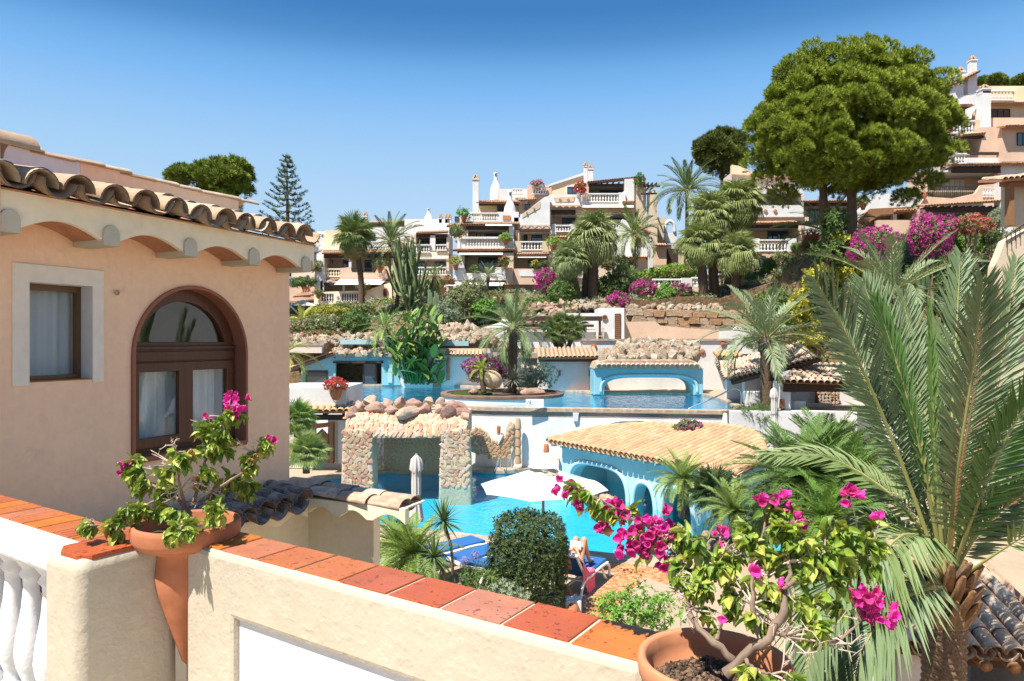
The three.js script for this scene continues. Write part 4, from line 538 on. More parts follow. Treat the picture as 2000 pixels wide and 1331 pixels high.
  part('beam', [pb(1532, 748, 1690, 766, 26.8, 0.25)], C.woodDark, r1); for (let k = 0; k < 6; k++) part('rafter', bx(P(1538 + k * 22, 0, 26.8).x, P(0, 748, 26.8).y, -29, P(1538 + k * 22, 0, 26.8).x + 0.12, P(0, 743, 26.8).y, -26.7), C.woodDark, r1);
  part('beam_edge', taper([P(1430, 748, 30.4), P(1604, 702, 27.4)], [0.1, 0.1], 4), C.woodDark, r1);
  part('pillar', [pb(1519, 746, 1545, 832, 26.9, 0.5, 0.04)], C.bright, r1); part('pillar', [pb(1455, 735, 1478, 800, 31, 0.4)], C.white, r1); part('wall', [pb(1420, 735, 1470, 795, 33, 0.3), pb(1545, 760, 1700, 800, 30.5, 0.3), pb(1478, 720, 1545, 800, 32, 0.3)], C.white, r1); part('low_wall', [pb(1456, 765, 1496, 800, 29, 0.3, 0.05), pb(1552, 783, 1575, 826, 27.4, 0.4, 0.05)], C.bright, r1);
  part('mosaic_panel', pb(1594, 762, 1640, 794, 30.2, 0.1), stucco(0.25, 0.1, 0.05), r1); rubbleFlat(r1, 1598, 1636, 766, 790, 30.15); part('stone_seat', [pb(1575, 790, 1628, 812, 29.4, 0.6), pb(1575, 812, 1690, 820, 29.2, 0.6)], C.sand, r1);
  part('wall_lamp', lathe([[0.1, 0], [0.11, 0.05], [0.09, 0.35], [0.001, 0.36]], 12).translate(...P(1528, 798, 26.75).toArray()), C.terracotta, r1);
  part('front_wall', bx(P(1432, 0, 26.4).x, -0.1, -26.9, 13, LV + 0.1, -26.4), C.white, r1); part('planter_soil', bx(P(1434, 0, 26.4).x, LV - 0.4, -28.3, 13, LV - 0.02, -26.85), C.earth, r1);
  const hr = bld('handrail', 'bent steel handrail at the right end of the upper pool', 'handrail', 1440, 800, 29); part('rail', curveTube([P(1345, 799, 28.7), P(1400, 775, 28.9), P(1435, 760, 29), P(1446, 764, 29), P(1448, 800, 29)], 0.03), C.metal, hr);
}
function rubbleFlat(t, x0, x1, y0, y1, d) { const sh = shards(), l = [], m = tileMats([[0.6, 0.5, 0.38], [0.45, 0.3, 0.2]], T.stone); for (let x = x0; x < x1; x += 7) for (let y = y0; y < y1; y += 6) l.push([pick(sh), pick(m), M4(P(x + 3, y + 3, d), QE(0, 0, rr(0, 3)).multiply(QE(Math.PI / 2, 0, 0)), V(0.16, 0.04, 0.1))]); pieces('stone', l, t); }
// ---------- plants ----------
const leafMat = (o = {}) => mat(1, 1, 1, { roughness: 0.7, transmission: 0.25, thickness: 0, metric: false, ...o });
const MLeaf = leafMat(), MNeedle = mat(1, 1, 1, { roughness: 0.85, metric: false }), MFlower = leafMat({ roughness: 0.9, transmission: 0.4 });
const col = (r, g, b) => new THREE.Color().setRGB(r, g, b);
const mixc = (a, b, t) => col(lerp(a[0], b[0], t), lerp(a[1], b[1], t), lerp(a[2], b[2], t));
function tri(list) { const g = new THREE.BufferGeometry(); g.setAttribute('position', new THREE.Float32BufferAttribute(list, 3)); g.computeVertexNormals(); g.setAttribute('uv', new THREE.BufferAttribute(new Float32Array(list.length / 3 * 2), 2)); return g; }
// one folded leaf along +z
function leafTri(L, W, fold = 0.25, bend = 0.15) { const m = L * 0.42, q = L * 0.75; const b = [0, 0, 0], l = [-W / 2, fold * W, m], r = [W / 2, fold * W, m], c = [0, 0, m], l2 = [-W * 0.33, fold * W * 0.6 - bend * L * 0.4, q], r2 = [W * 0.33, fold * W * 0.6 - bend * L * 0.4, q], c2 = [0, -bend * L * 0.4, q], t = [0, -bend * L, L]; const o = []; for (const [x, y, z] of [[b, l, c], [b, c, r], [l, l2, c], [c, l2, c2], [c, c2, r], [r, c2, r2], [l2, t, c2], [c2, t, r2]]) o.push(...x, ...y, ...z); return tri(o); }
function leafTri4(L, W, fold = 0.25, bend = 0.1) { const m = L * 0.45; const b = [0, 0, 0], l = [-W / 2, fold * W, m], r = [W / 2, fold * W, m], c = [0, 0, m], t = [0, -bend * L, L]; const o = []; for (const [x, y, z] of [[b, l, c], [b, c, r], [l, t, c], [c, t, r]]) o.push(...x, ...y, ...z); return tri(o); }
function sprig(k, L, W, s) { srand(s); const gs = []; for (let i = 0; i < k; i++) { const g = leafTri4(L, W, 0.2, 0.12); g.rotateX(-rr(0.1, 1.1)).rotateY(i / k * 6.283 + rr(-0.4, 0.4)).translate(0, rr(0, 0.5) * L, 0); gs.push(g); } return mg(gs); }
const sprigs = [sprig(6, 1, 0.5, 1), sprig(6, 1, 0.42, 2), sprig(5, 1.1, 0.36, 3)], narrow = [sprig(9, 1.2, 0.16, 4), sprig(8, 1.1, 0.14, 5)];
const tuft = [6, 7].map((s) => { srand(s); const o = []; for (let i = 0; i < 16; i++) { const a = rr(0, 6.283), e = rr(0.1, 1.15), d = V(Math.cos(a) * Math.sin(e), Math.cos(e), Math.sin(a) * Math.sin(e)), sd = V(-Math.sin(a), 0, Math.cos(a)).multiplyScalar(0.055); const b = d.clone().multiplyScalar(0.05), m = d.clone().multiplyScalar(0.6), t = d.clone().multiplyScalar(rr(0.8, 1.1)); o.push(b.x - sd.x, b.y, b.z - sd.z, m.x + sd.x, m.y, m.z + sd.z, t.x, t.y, t.z, b.x + sd.x, b.y, b.z + sd.z, t.x, t.y, t.z, m.x - sd.x, m.y, m.z - sd.z); } return tri(o); });
const qUp = (n) => new THREE.Quaternion().setFromUnitVectors(V(0, 1, 0), n);
const sph = () => { const z = rr(-1, 1), a = rr(0, 6.283), r = Math.sqrt(1 - z * z); return V(r * Math.cos(a), z, r * Math.sin(a)); };
// leafy mass on a lumpy ellipsoid
function mass(parent, c, rx, ry, rz, s, n, c0, c1, o = {}) {
  const geos = o.geos || sprigs, xs = geos.map(() => []), cs = geos.map(() => []), fx = [], fc = []; const ph = rr(0, 9), lump = o.lump ?? 0.16, sq = o.square || 0;
  for (let i = 0; i < n; i++) {
    const v = sph(); if (v.y < -0.75 && rnd() < 0.7) { i--; continue; }
    let k = 1 + lump * (Math.sin(v.x * 5 + ph) * Math.sin(v.y * 4.3 + ph * 2) + 0.8 * Math.sin(v.z * 6 + ph * 3 + v.x * 3)); if (sq) { const m = Math.max(Math.abs(v.x), Math.abs(v.y), Math.abs(v.z)); k *= lerp(1, 1 / m * 0.86, sq); }
    const f = rnd() < 0.72 ? rr(0.86, 1.04) : rr(0.45, 0.88); k *= f;
    const p = V(c.x + v.x * rx * k, c.y + v.y * ry * k, c.z + v.z * rz * k); const nrm = V(v.x / rx, v.y / ry + 0.25 / ry, v.z / rz).normalize().add(sph().multiplyScalar(0.75)).normalize();
    const z = s * rr(0.7, 1.3);
    if (o.flower && f > 0.84 && rnd() < o.flower.p * (o.flower.patch ? sstep(-0.2, 0.5, Math.sin(v.x * 4 + ph) + Math.sin(v.y * 5 + ph * 1.7) + Math.sin(v.z * 4.4)) : 1)) { fx.push(M4(p, qUp(nrm), V(z, z, z).multiplyScalar(o.flower.s || 0.9))); fc.push(mixc(o.flower.a, o.flower.b, rnd())); continue; }
    const g = i % geos.length; xs[g].push(M4(p, qUp(nrm).multiply(QE(0, rr(0, 6), 0)), V(z, z, z))); cs[g].push(mixc(c0, c1, rnd() * rnd() * 0.6 + rnd() * 0.4));
  }
  geos.forEach((g, i) => xs[i].length && inst('foliage', g, o.mat || MLeaf, xs[i], cs[i], parent));
  if (fx.length) inst('flowers', sprigs[0], MFlower, fx, fc, parent);
}
const boost = (o) => Object.fromEntries(Object.entries(o).map(([k, v]) => [k, v.map((c) => c.map((x) => x * 1.5))]));
const GR = boost({ clip: [[0.018, 0.04, 0.008], [0.07, 0.115, 0.02]], mid: [[0.05, 0.1, 0.018], [0.13, 0.21, 0.035]], dark: [[0.035, 0.065, 0.012], [0.1, 0.15, 0.03]], lime: [[0.11, 0.2, 0.02], [0.26, 0.36, 0.05]], olive: [[0.1, 0.12, 0.04], [0.2, 0.22, 0.08]], grey: [[0.13, 0.17, 0.1], [0.24, 0.28, 0.17]], bright: [[0.07, 0.17, 0.015], [0.15, 0.29, 0.03]], yellow: [[0.18, 0.19, 0.02], [0.42, 0.38, 0.04]] });
const FL = { mag: { a: [0.45, 0.015, 0.22], b: [0.62, 0.05, 0.36] }, pur: { a: [0.28, 0.02, 0.16], b: [0.5, 0.06, 0.32] }, red: { a: [0.55, 0.015, 0.02], b: [0.7, 0.06, 0.06] }, pink: { a: [0.62, 0.12, 0.25], b: [0.75, 0.3, 0.4] }, mix: { a: [0.6, 0.05, 0.2], b: [0.62, 0.25, 0.06] } };
function bush(name, label, cat, x, y, rx, ry, d, g, o = {}) {
  srand(Math.round(x * 7 + y * 3 + d)); const u = d / F, c = P(x, y, d), s = o.s || 0.11; const Rx = rx * u, Ry = ry * u, Rz = (o.rz || (rx + ry) / 2) * u;
  const t = thing(name, label, cat, V(c.x, c.y - Ry, c.z), o.group);
  const area = 4 * Math.PI * Math.pow((Math.pow(Rx * Ry, 1.6) + Math.pow(Rx * Rz, 1.6) + Math.pow(Ry * Rz, 1.6)) / 3, 1 / 1.6);
  const n = Math.min(o.max || 7000, Math.round((o.k || 1.5) * area / (s * s)));
  mass(t, c, Rx, Ry, Rz, s, n, GR[g][0], GR[g][1], o);
  const st = []; for (let i = 0; i < 5; i++) { const a = i * 1.26; st.push(taper([o.air ? V(c.x, c.y - Ry, c.z) : rooted(V(c.x, c.y - Ry, c.z)), V(c.x + Math.cos(a) * Rx * 0.3, c.y - Ry * 0.4, c.z + Math.sin(a) * Rz * 0.3), V(c.x + Math.cos(a) * Rx * 0.7, c.y + Ry * 0.3, c.z + Math.sin(a) * Rz * 0.7)], [0.05 * Rx + 0.012, 0.03 * Rx + 0.008, 0.006], 5)); } part('stems', st, C.twig, t);
  return t;
}
// a plant on the hillside stands on the soil
function rooted(p) { const h = hill(p.x, -p.z); if (h > -1 && p.y > h - 0.15) p.y = h - 0.15; return p; }
// ---- palms ----
function frondGeo(pts, o) {                                        // leaf along a curve, leaflets on both sides
  const { n = 34, ll = 0.5, w = 0.03, up = V(0, 1, 0), t0 = 0.15, a0 = 1.15, a1 = 0.45, lift = 0.35, droop = 0.12, r0 = 0.025, fold = true } = o;
  const cv = new THREE.CatmullRomCurve3(pts), tr = []; const rp = cv.getPoints(10);
  const rach = taper(rp, (t) => lerp(r0, 0.004, t), 5, false); const col0 = o.stem || [0.3, 0.32, 0.1];
  for (let i = 0; i < n; i++) {
    const t = t0 + (1 - t0) * (i + 0.5) / n, p = cv.getPoint(t), T2 = cv.getTangent(t), S = T2.clone().cross(up).normalize(), Nn = S.clone().cross(T2).normalize();
    const L = ll * Math.pow(Math.sin(Math.PI * lerp(0.12, 0.93, (i + 0.5) / n)), 0.6) * rr(0.85, 1.1), a = lerp(a0, a1, i / n) + rr(-0.14, 0.14);
    for (const sg of [-1, 1]) {
      const lf = lift + rr(-0.12, 0.12); const D = T2.clone().multiplyScalar(Math.cos(a)).addScaledVector(S, sg * Math.sin(a) * Math.cos(lf)).addScaledVector(Nn, Math.sin(a) * Math.sin(lf)).normalize();
      const B = D.clone().cross(Nn).normalize().multiplyScalar(w / 2), F2 = B.clone().cross(D).normalize().multiplyScalar(w * 0.3); const m = p.clone().addScaledVector(D, L * 0.4); m.y -= droop * L * 0.12; const e = p.clone().addScaledVector(D, L); e.y -= droop * L;
      const m1 = m.clone().add(B).add(F2), m2 = m.clone().sub(B).add(F2); const P3 = (...v) => v.forEach((q) => tr.push(q.x, q.y, q.z));
      if (fold) P3(p, m1, m, p, m, m2, m1, e, m, m, e, m2); else P3(p, m1, m2, m1, e, m2);
    }
  }
  const lg = tri(tr), paint = (g, c) => { g = prep(g); const k = g.attributes.position.count, a = new Float32Array(k * 3); for (let i = 0; i < k; i++) { a[i * 3] = c[0]; a[i * 3 + 1] = c[1]; a[i * 3 + 2] = c[2]; } g.setAttribute('color', new THREE.BufferAttribute(a, 3)); return g; };
  return mergeGeometries([paint(lg, (o.color || [1, 1, 1]).map((x) => Math.min(1, x * 1.5))), paint(rach, col0)]);
}
const MFrond = leafMat({ vertexColors: true, roughness: 0.6, transmission: 0.2 });
function arcPts(len, bend, pw = 1.6, n = 7) { const pts = [V(0, 0, 0)]; let x = 0, y = 0; for (let i = 1; i <= n; i++) { const th = -bend * Math.pow(i / n, pw); x += Math.cos(th) * len / n; y += Math.sin(th) * len / n; pts.push(V(x, y, 0)); } return pts; }
const frondSets = new Map();
function frondSet(key, mk) { if (!frondSets.has(key)) { srand(key.length * 13 + key.charCodeAt(0)); frondSets.set(key, mk()); } return frondSets.get(key); }
const datePal = (c) => frondSet('date' + c, () => [0.35, 0.7, 1.1, 1.6].map((b) => frondGeo(arcPts(1, b), { n: 40, ll: 0.2, w: 0.016, r0: 0.012, lift: 0.5, droop: 0.15, fold: false, color: c, a0: 1.0, a1: 0.35 })));
function fanGeo(pet, R, k, spread, droop, c, o = {}) { const tr = [], v = (x) => tr.push(x.x, x.y, x.z); for (let i = 0; i < k; i++) { const a0 = -spread + 2 * spread * i / k, a1 = -spread + 2 * spread * (i + 1) / k, am = (a0 + a1) / 2, L = R * (0.72 + 0.28 * Math.cos(am * 0.6)) * rr(0.9, 1.05); const q = (a, l, y) => V(pet + Math.cos(a) * l, y, Math.sin(a) * l); const cB = V(pet, 0, 0), y1 = (i % 2 ? 0.05 : 0.02) * R; const b0 = q(lerp(am, a0, 0.8), L * 0.55, 0.03 * R - droop * R * 0.1), b1 = q(lerp(am, a1, 0.8), L * 0.55, 0.03 * R - droop * R * 0.1), mid = q(am, L * 0.55, -0.02 * R - droop * R * 0.12), tip = q(am + rr(-0.03, 0.03), L * (1 - droop * 0.25), -droop * L * rr(0.6, 1.1)); for (const f of [[cB, b0, mid], [cB, mid, b1], [b0, tip, mid], [mid, tip, b1]]) f.forEach(v); }
  const lg = prep(tri(tr)), st = prep(taper([V(0, 0, 0), V(pet * 0.6, 0.01, 0), V(pet, 0, 0)], [0.018, 0.012, 0.01], 4, false)); const paint = (g, cc) => { const kk = g.attributes.position.count, a = new Float32Array(kk * 3); for (let i = 0; i < kk; i++) a.set(cc, i * 3); g.setAttribute('color', new THREE.BufferAttribute(a, 3)); return g; }; return mergeGeometries([paint(lg, c.map((x) => x * 1.5)), paint(st, o.stem || [0.3, 0.32, 0.12])]); }
const fanPal = (c, dr) => frondSet('fan' + c + dr, () => [0, 1, 2].map((i) => fanGeo(0.45, 0.62, 28, 2.3, dr + i * 0.15, c)));
function crown(t, c, n, len, geos, e0, e1, o = {}) {               // fronds round a point: elevation from e1 (top, young) to e0 (lowest)
  const w = where.get(t) || V(0, 0, 0); const g = Math.PI * (3 - Math.sqrt(5));
  for (let i = 0; i < n; i++) { const f = i / (n - 1), el = lerp(e1, e0, Math.pow(f, o.pw || 0.8)) + rr(-0.12, 0.12), yaw = i * g + rr(-0.2, 0.2); const gi = Math.min(geos.length - 1, Math.floor(f * geos.length + rr(-0.4, 0.4) + 0.2)); const m = mesh('frond', geos[Math.max(0, gi)], o.mat || MFrond, t); m.position.copy(c).sub(w); m.quaternion.copy(QE(0, yaw, 0).multiply(QE(0, 0, el)).multiply(QE(rr(-0.3, 0.3), 0, 0))); const s = len * rr(0.85, 1.1) * (o.young && f < 0.15 ? 0.8 : 1); m.scale.set(s, s, s); }
}
function trunkTo(t, a, b, r0, r1, o = {}) { const mid = a.clone().lerp(b, 0.5).add(o.bow || V(0, 0, 0)); const n = o.n || 26, pts = curve([a, mid, b], n); let k = 0; part('trunk', taper(pts, (f) => lerp(r0, r1, f) * (o.ring === 0 ? 1 : (k++ % 2 ? 1.07 : 0.95)), o.ns || 10), o.mat || C.palmTrunk, t); }
function datePalm(name, label, base, top, len, n, o = {}) { rooted(base); srand(Math.round(base.x * 91 + base.z * 37)); const t = thing(name, label, 'palm', base, o.group); trunkTo(t, base, top, o.r || 0.2, (o.r || 0.2) * 0.85, o); part('crownshaft', lathe([[0.001, -0.5], [(o.r || 0.2) * 0.9, -0.45], [(o.r || 0.2) * 1.35, -0.1], [(o.r || 0.2) * 0.7, 0.15], [0.001, 0.2]], 9).translate(top.x, top.y, top.z), C.trunk, t); crown(t, top, n, len, datePal(o.color || [0.1, 0.16, 0.05]), o.e0 ?? -0.5, o.e1 ?? 1.45, { young: true, pw: o.pw }); return t; }
function fanPalm(name, label, base, top, len, n, o = {}) { rooted(base); srand(Math.round(base.x * 71 + base.z * 23 + top.y * 11)); const t = thing(name, label, 'palm', base, o.group); trunkTo(t, base, top, o.r || 0.25, (o.r || 0.25) * 0.8, o); crown(t, top, n, len, fanPal(o.color || [0.14, 0.2, 0.07], o.droop ?? 0.25), o.e0 ?? -0.9, o.e1 ?? 1.4, { pw: o.pw || 0.9 }); if (o.skirt) crown(t, top.clone().add(V(0, -0.25, 0)), o.skirt, len * 0.9, fanPal([0.3, 0.24, 0.12], 0.9), -1.5, -0.9, {}); return t; }
function cycad(name, label, base, top, len, n, o = {}) { srand(Math.round(base.x * 51 + base.z * 17)); const t = thing(name, label, 'cycad', base, o.group); trunkTo(t, base, top, o.r || 0.14, o.r || 0.14, { n: 14 }); const gs = frondSet('cy' + (o.color || ''), () => [0.5, 0.9, 1.3].map((b) => frondGeo(arcPts(1, b, 1.2), { n: 46, ll: 0.17, w: 0.018, r0: 0.012, lift: 0.3, droop: 0.05, a0: 1.25, a1: 0.8, t0: 0.08, color: o.color || [0.1, 0.17, 0.03], stem: [0.2, 0.25, 0.06] }))); crown(t, top, n, len, gs, o.e0 ?? -0.15, 1.35, { pw: 0.75 }); return t; }
function yucca(t, c, n, L, color) { const gs = frondSet('yu' + color, () => [0.1, 0.4].map((b) => { const pts = arcPts(1, b, 1.5, 4), tr = []; for (let i = 0; i < 4; i++) { const w0 = [0.03, 0.042, 0.036, 0.022][i], w1 = [0.042, 0.036, 0.022, 0][i]; const a = pts[i * 2 > 4 ? i : i], bq = pts[i + 1]; tr.push(a.x, a.y, -w0, bq.x, bq.y, -w1, bq.x, bq.y, w1, a.x, a.y, -w0, bq.x, bq.y, w1, a.x, a.y, w0); } const g = prep(tri(tr)); const k = g.attributes.position.count, ca = new Float32Array(k * 3); for (let i = 0; i < k; i++) ca.set(color, i * 3); g.setAttribute('color', new THREE.BufferAttribute(ca, 3)); return g; })); crown(t, c, n, L, gs, -0.6, 1.5, {}); }
// ---- pines ----
function pine(name, label, cx, cy, d, lobes, nt, size, cols, trunks, o = {}) {
  srand(Math.round(cx + cy * 3)); trunks.forEach((q) => rooted(q[0])); const t = thing(name, label, 'pine', trunks[0][0].clone(), o.group); const u = d / F, xs = [[], []], cs = [[], []];
  const per = Math.round(nt / lobes.length);
  lobes.forEach(([x, y, r, dz]) => { const c = P(x, y, d + (dz || 0)), R = r * u; for (let i = 0; i < per; i++) { const v = sph(); if (v.y < -0.1 && rnd() < 0.85) continue; const k = rnd() < 0.8 ? rr(0.82, 1.1) : rr(0.3, 0.85); const p = V(c.x + v.x * R * k, c.y + v.y * R * 0.8 * k, c.z + v.z * R * k); const nn = v.clone().add(V(0, 0.75, 0)).add(sph().multiplyScalar(0.5)).normalize(); const s = size * rr(0.7, 1.3), g = i % 2; xs[g].push(M4(p, qUp(nn), V(s, s, s))); cs[g].push(mixc(cols[0], cols[1], rnd() * 0.6 + 0.4 * rnd() * (v.y > 0 ? 1 : 0.8))); } });
  const cr = new THREE.Group(); [0, 1].forEach((g) => inst('crown', tuft[g], MNeedle, xs[g], cs[g], t));
  trunks.forEach(([a, b, r0, r1]) => { const mid = a.clone().lerp(b, 0.5).add(V(rr(-0.3, 0.3), 0, rr(-0.3, 0.3))); part('trunk', taper(curve([a, mid, b], 16), (f) => lerp(r0, r1, f) * rr(0.93, 1.06), 9), C.trunk, t); for (let i = 0; i < (o.limbs || 6); i++) { const l = pick(lobes), e = P(l[0], l[1], d + (l[3] || 0)); part('limb', taper(curve([a.clone().lerp(b, rr(0.75, 1)), b.clone().lerp(e, 0.5).add(V(0, 0.2, 0)), e], 8), (f) => lerp(r1 * 0.55, 0.03, f), 6), C.trunk, t); } });
  return t;
}
{
  // the big umbrella pine: lobes over a dome outline
  srand(71); const lobes = [];
  const cx = 1668, cy = 262;
  for (let i = 0; i < 300; i++) { const v = sph(); const up = v.y > 0; const k = rr(0.8, 1.02); const x = cx + v.x * 198 * k, y = cy - v.y * (up ? 165 : 112) * k, r = rr(11, 25); lobes.push([x, y, r, v.z * 5.8 * k]); }
  for (let i = 0; i < 40; i++) { const v = sph(); lobes.push([cx + v.x * 120, cy - v.y * 85, 36, v.z * 3.2]); }
  for (const [x, y, r] of [[1590, 110, 32], [1650, 104, 30], [1720, 108, 32], [1780, 125, 32], [1835, 165, 32], [1856, 250, 28], [1852, 300, 28], [1482, 250, 26], [1478, 320, 26], [1530, 385, 26], [1500, 350, 28], [1770, 390, 22], [1815, 360, 26], [1690, 95, 24]]) lobes.push([x, y, r, rr(-1, 1)]);
  pine('umbrella_pine', 'huge dome shaped pine on two slender trunks above the villas', cx, cy, 45, lobes, 105000, 0.29, [[0.11, 0.16, 0.015], [0.42, 0.5, 0.05]], [[P(1612, 505, 45), P(1608, 350, 45), 0.3, 0.24], [P(1660, 510, 44.5), P(1662, 350, 44.5), 0.34, 0.26]], { limbs: 14 });
  const lob = (c, n, rx, ry, r) => { const l = []; for (let i = 0; i < n; i++) { const v = sph(); l.push([c[0] + v.x * rx, c[1] - v.y * ry, rr(r * 0.7, r * 1.2), v.z * 3]); } return l; };
  pine('hill_pine', 'dark rounded pine behind the umbrella pine and tall date palm', 1410, 300, 75, lob([1412, 298], 34, 38, 30, 20), 9000, 0.5, [[0.05, 0.08, 0.012], [0.17, 0.2, 0.03]], [[P(1410, 400, 75), P(1410, 300, 75), 0.3, 0.2]], {});
  pine('pine_tree', 'spreading bright green pine rising behind the pink house', 425, 365, 60, [...lob([430, 345], 26, 48, 22, 20), ...lob([445, 385], 16, 45, 18, 16), ...lob([360, 345], 9, 22, 10, 12)], 13000, 0.42, [[0.1, 0.15, 0.015], [0.3, 0.38, 0.04]], [[P(452, 470, 60), P(450, 380, 60), 0.22, 0.15]], { limbs: 9 });
  pine('ridge_pine', 'small pine on the skyline between villa chimneys', 1938, 160, 85, lob([1938, 162], 9, 20, 8, 9), 2200, 0.5, [[0.08, 0.12, 0.02], [0.22, 0.28, 0.03]], [[P(1938, 200, 85), P(1938, 160, 85), 0.2, 0.1]], {});
  pine('ridge_pine', 'pine crown at the skyline above the highest villa terrace', 1995, 160, 85, lob([1998, 162], 10, 22, 12, 10), 2400, 0.5, [[0.08, 0.12, 0.02], [0.22, 0.28, 0.03]], [[P(1998, 200, 85), P(1998, 160, 85), 0.2, 0.1]], {});
  // Norfolk-type araucaria
  { srand(81); const d = 62, t = thing('araucaria', 'tiered araucaria with upswept branches behind the house eaves', 'conifer', P(563, 560, d)); const tip = P(560, 298, d), bs = P(563, 540, d); part('trunk', taper([bs, bs.clone().lerp(tip, 0.5), tip], [0.28, 0.16, 0.02], 7), C.trunk, t); const xs = [], cs = [], br = [];
    for (let k = 0; k < 17; k++) { const y = 308 + k * k * 0.22 + k * 8.2, len = (6 + k * 3.4) * d / F * 1.15, n = 5; for (let i = 0; i < n; i++) { const a = i / n * 6.283 + k * 0.5 + rr(-0.15, 0.15), c = P(560 + k * 0.15, y, d), dir = V(Math.cos(a), 0, Math.sin(a)); const L = len * rr(0.8, 1.1), pts = [c, c.clone().addScaledVector(dir, L * 0.5).add(V(0, -0.1 * L, 0)), c.clone().addScaledVector(dir, L).add(V(0, 0.14 * L, 0))]; const cc = curve(pts, 8); br.push(taper(cc, (f) => lerp(0.05, 0.015, f), 4, false)); const m = Math.ceil(L * 5.5) + 2; for (let j = 0; j < m; j++) { const f = 0.3 + 0.7 * j / m, p = cc[Math.min(8, Math.round(f * 8))].clone().lerp(cc[Math.min(8, Math.round(f * 8) + 1)], rnd()); const nn = dir.clone().multiplyScalar(0.5).add(V(0, 0.8, 0)).add(sph().multiplyScalar(0.5)).normalize(); const s = rr(0.2, 0.34); xs.push(M4(p, qUp(nn), V(s, s, s))); cs.push(mixc([0.06, 0.11, 0.05], [0.15, 0.22, 0.09], rnd())); } } }
    part('branches', br, C.trunk, t, true); inst('needles', tuft[0], MNeedle, xs, cs, t); }
  // date palms
  const GD = [0.1, 0.15, 0.05], GS = [0.15, 0.2, 0.1], GL = [0.16, 0.21, 0.06];
  datePalm('island_palm', 'date palm with arching fronds and dark trunk on the pool island', P(1000, 768, 33), P(1003, 642, 33), 2.35, 34, { r: 0.24, color: GD, e0: -0.5 });
  datePalm('poolside_palm', 'upright grey green date palm in planter by the tiled shelter', P(1498, 806, 28.2), P(1497, 664, 28.2), 3.0, 30, { r: 0.26, color: GS, e0: -0.05, e1: 1.4 });
  datePalm('slope_palm', 'wide date palm rising behind the silvery palm on the slope', P(1742, 680, 36), P(1745, 578, 36), 4.4, 30, { r: 0.2, color: GS, e0: -0.25, e1: 1.45 });
  datePalm('villa_palm', 'slim date palm before the beige end of the villa', P(1240, 548, 58), P(1238, 458, 58), 2.9, 34, { r: 0.17, color: GL, e0: -0.25 });
  datePalm('tall_palm', 'tallest date palm standing against sky beside the dark pine', P(1342, 560, 62), P(1342, 372, 62), 3.6, 34, { r: 0.17, color: GD, e0: -0.1 });
  datePalm('leaning_palm', 'date palm with full green crown between the two left villas', P(772, 612, 60), P(763, 472, 60), 3.1, 34, { r: 0.19, color: GD, e0: -0.35, bow: V(0.5, 0, 0) });
  datePalm('young_palm', 'young palm before the white balcony of the villa', P(952, 592, 58), P(953, 542, 58), 1.8, 22, { r: 0.13, color: GS, e0: -0.1 });
  datePalm('small_palm', 'bushy small palm beside the candelabra cactus', P(847, 600, 60), P(848, 540, 60), 1.7, 26, { r: 0.2, color: GL, e0: -0.9 });
  datePalm('shaded_palm', 'broad palm spreading beneath the umbrella pine', P(1618, 520, 50), P(1615, 452, 50), 4.0, 28, { r: 0.25, color: [0.17, 0.22, 0.07], e0: -0.4, e1: 1.2 });
  datePalm('garden_palm', 'yellowish young palm in the flower garden below the left villa', P(590, 640, 52), P(590, 628, 52), 2.0, 16, { r: 0.1, color: [0.3, 0.3, 0.05], e0: 0.1 });
  datePalm('drooping_palm', 'low palm with yellow green fronds beside the pool bar roof', P(556, 700, 38), P(556, 690, 38), 2.2, 14, { r: 0.1, color: [0.28, 0.28, 0.06], e0: -0.2, e1: 0.9 });
  datePalm('fern_palm', 'feathery pale green palm leaning beside the strelitzia', P(768, 690, 44.2), P(752, 642, 44.2), 1.9, 24, { r: 0.16, color: [0.17, 0.26, 0.05], e0: -0.5 });
  // fan palms
  fanPalm('washingtonia', 'fan palm with dry brown skirt and tall thin trunk by the left villa', P(706, 618, 58), P(692, 460, 58), 2.0, 40, { r: 0.26, color: [0.15, 0.2, 0.06], skirt: 40, e0: -1.0, bow: V(0.25, 0, 0) });
  const cl = 'fan palm clumps below the villa';
  fanPalm('fan_palm', 'large pale fan palm on thick trunk before the main villa', P(1158, 592, 52), P(1160, 462, 52), 2.2, 70, { r: 0.42, color: [0.22, 0.25, 0.1], droop: 0.5, e0: -1.25 });
  fanPalm('fan_palm', 'shorter fan palm leaning beside the large pale fan palm', P(1132, 592, 51.5), P(1112, 508, 51.5), 1.7, 46, { r: 0.34, color: [0.2, 0.25, 0.1], droop: 0.4, e0: -1.1 });
  fanPalm('fan_palm', 'fan palm with cut grey trunk in the clump before the villa', P(1142, 592, 52.6), P(1150, 490, 52.6), 1.7, 30, { r: 0.36, color: [0.2, 0.22, 0.09], droop: 0.5, e0: -1.2 });
  for (const [bx0, tx, ty, len, n, d, lab] of [[1376, 1368, 476, 2.0, 46, 50.5, 'dark low fan palm at the edge of the balustrade palm clump'], [1396, 1388, 420, 2.0, 50, 51, 'middle fan palm of the clump by the curved balustrade'], [1420, 1442, 395, 2.3, 56, 51.5, 'highest fan palm of the clump by the curved balustrade'], [1436, 1438, 496, 1.9, 44, 49.6, 'front fan palm of the clump with spreading bright leaves']]) fanPalm('fan_palm', lab, P(bx0, 590, d), P(tx, ty, d), len, n, { r: 0.36, color: [0.21, 0.25, 0.085], droop: 0.45, e0: -1.15 });
  fanPalm('dwarf_palm', 'silvery dwarf fan palm beside the grotto pool edge', P(598, 925, 23.5), P(598, 888, 23.5), 0.85, 40, { r: 0.12, color: [0.22, 0.28, 0.09], droop: 0.15, e0: -0.5 });
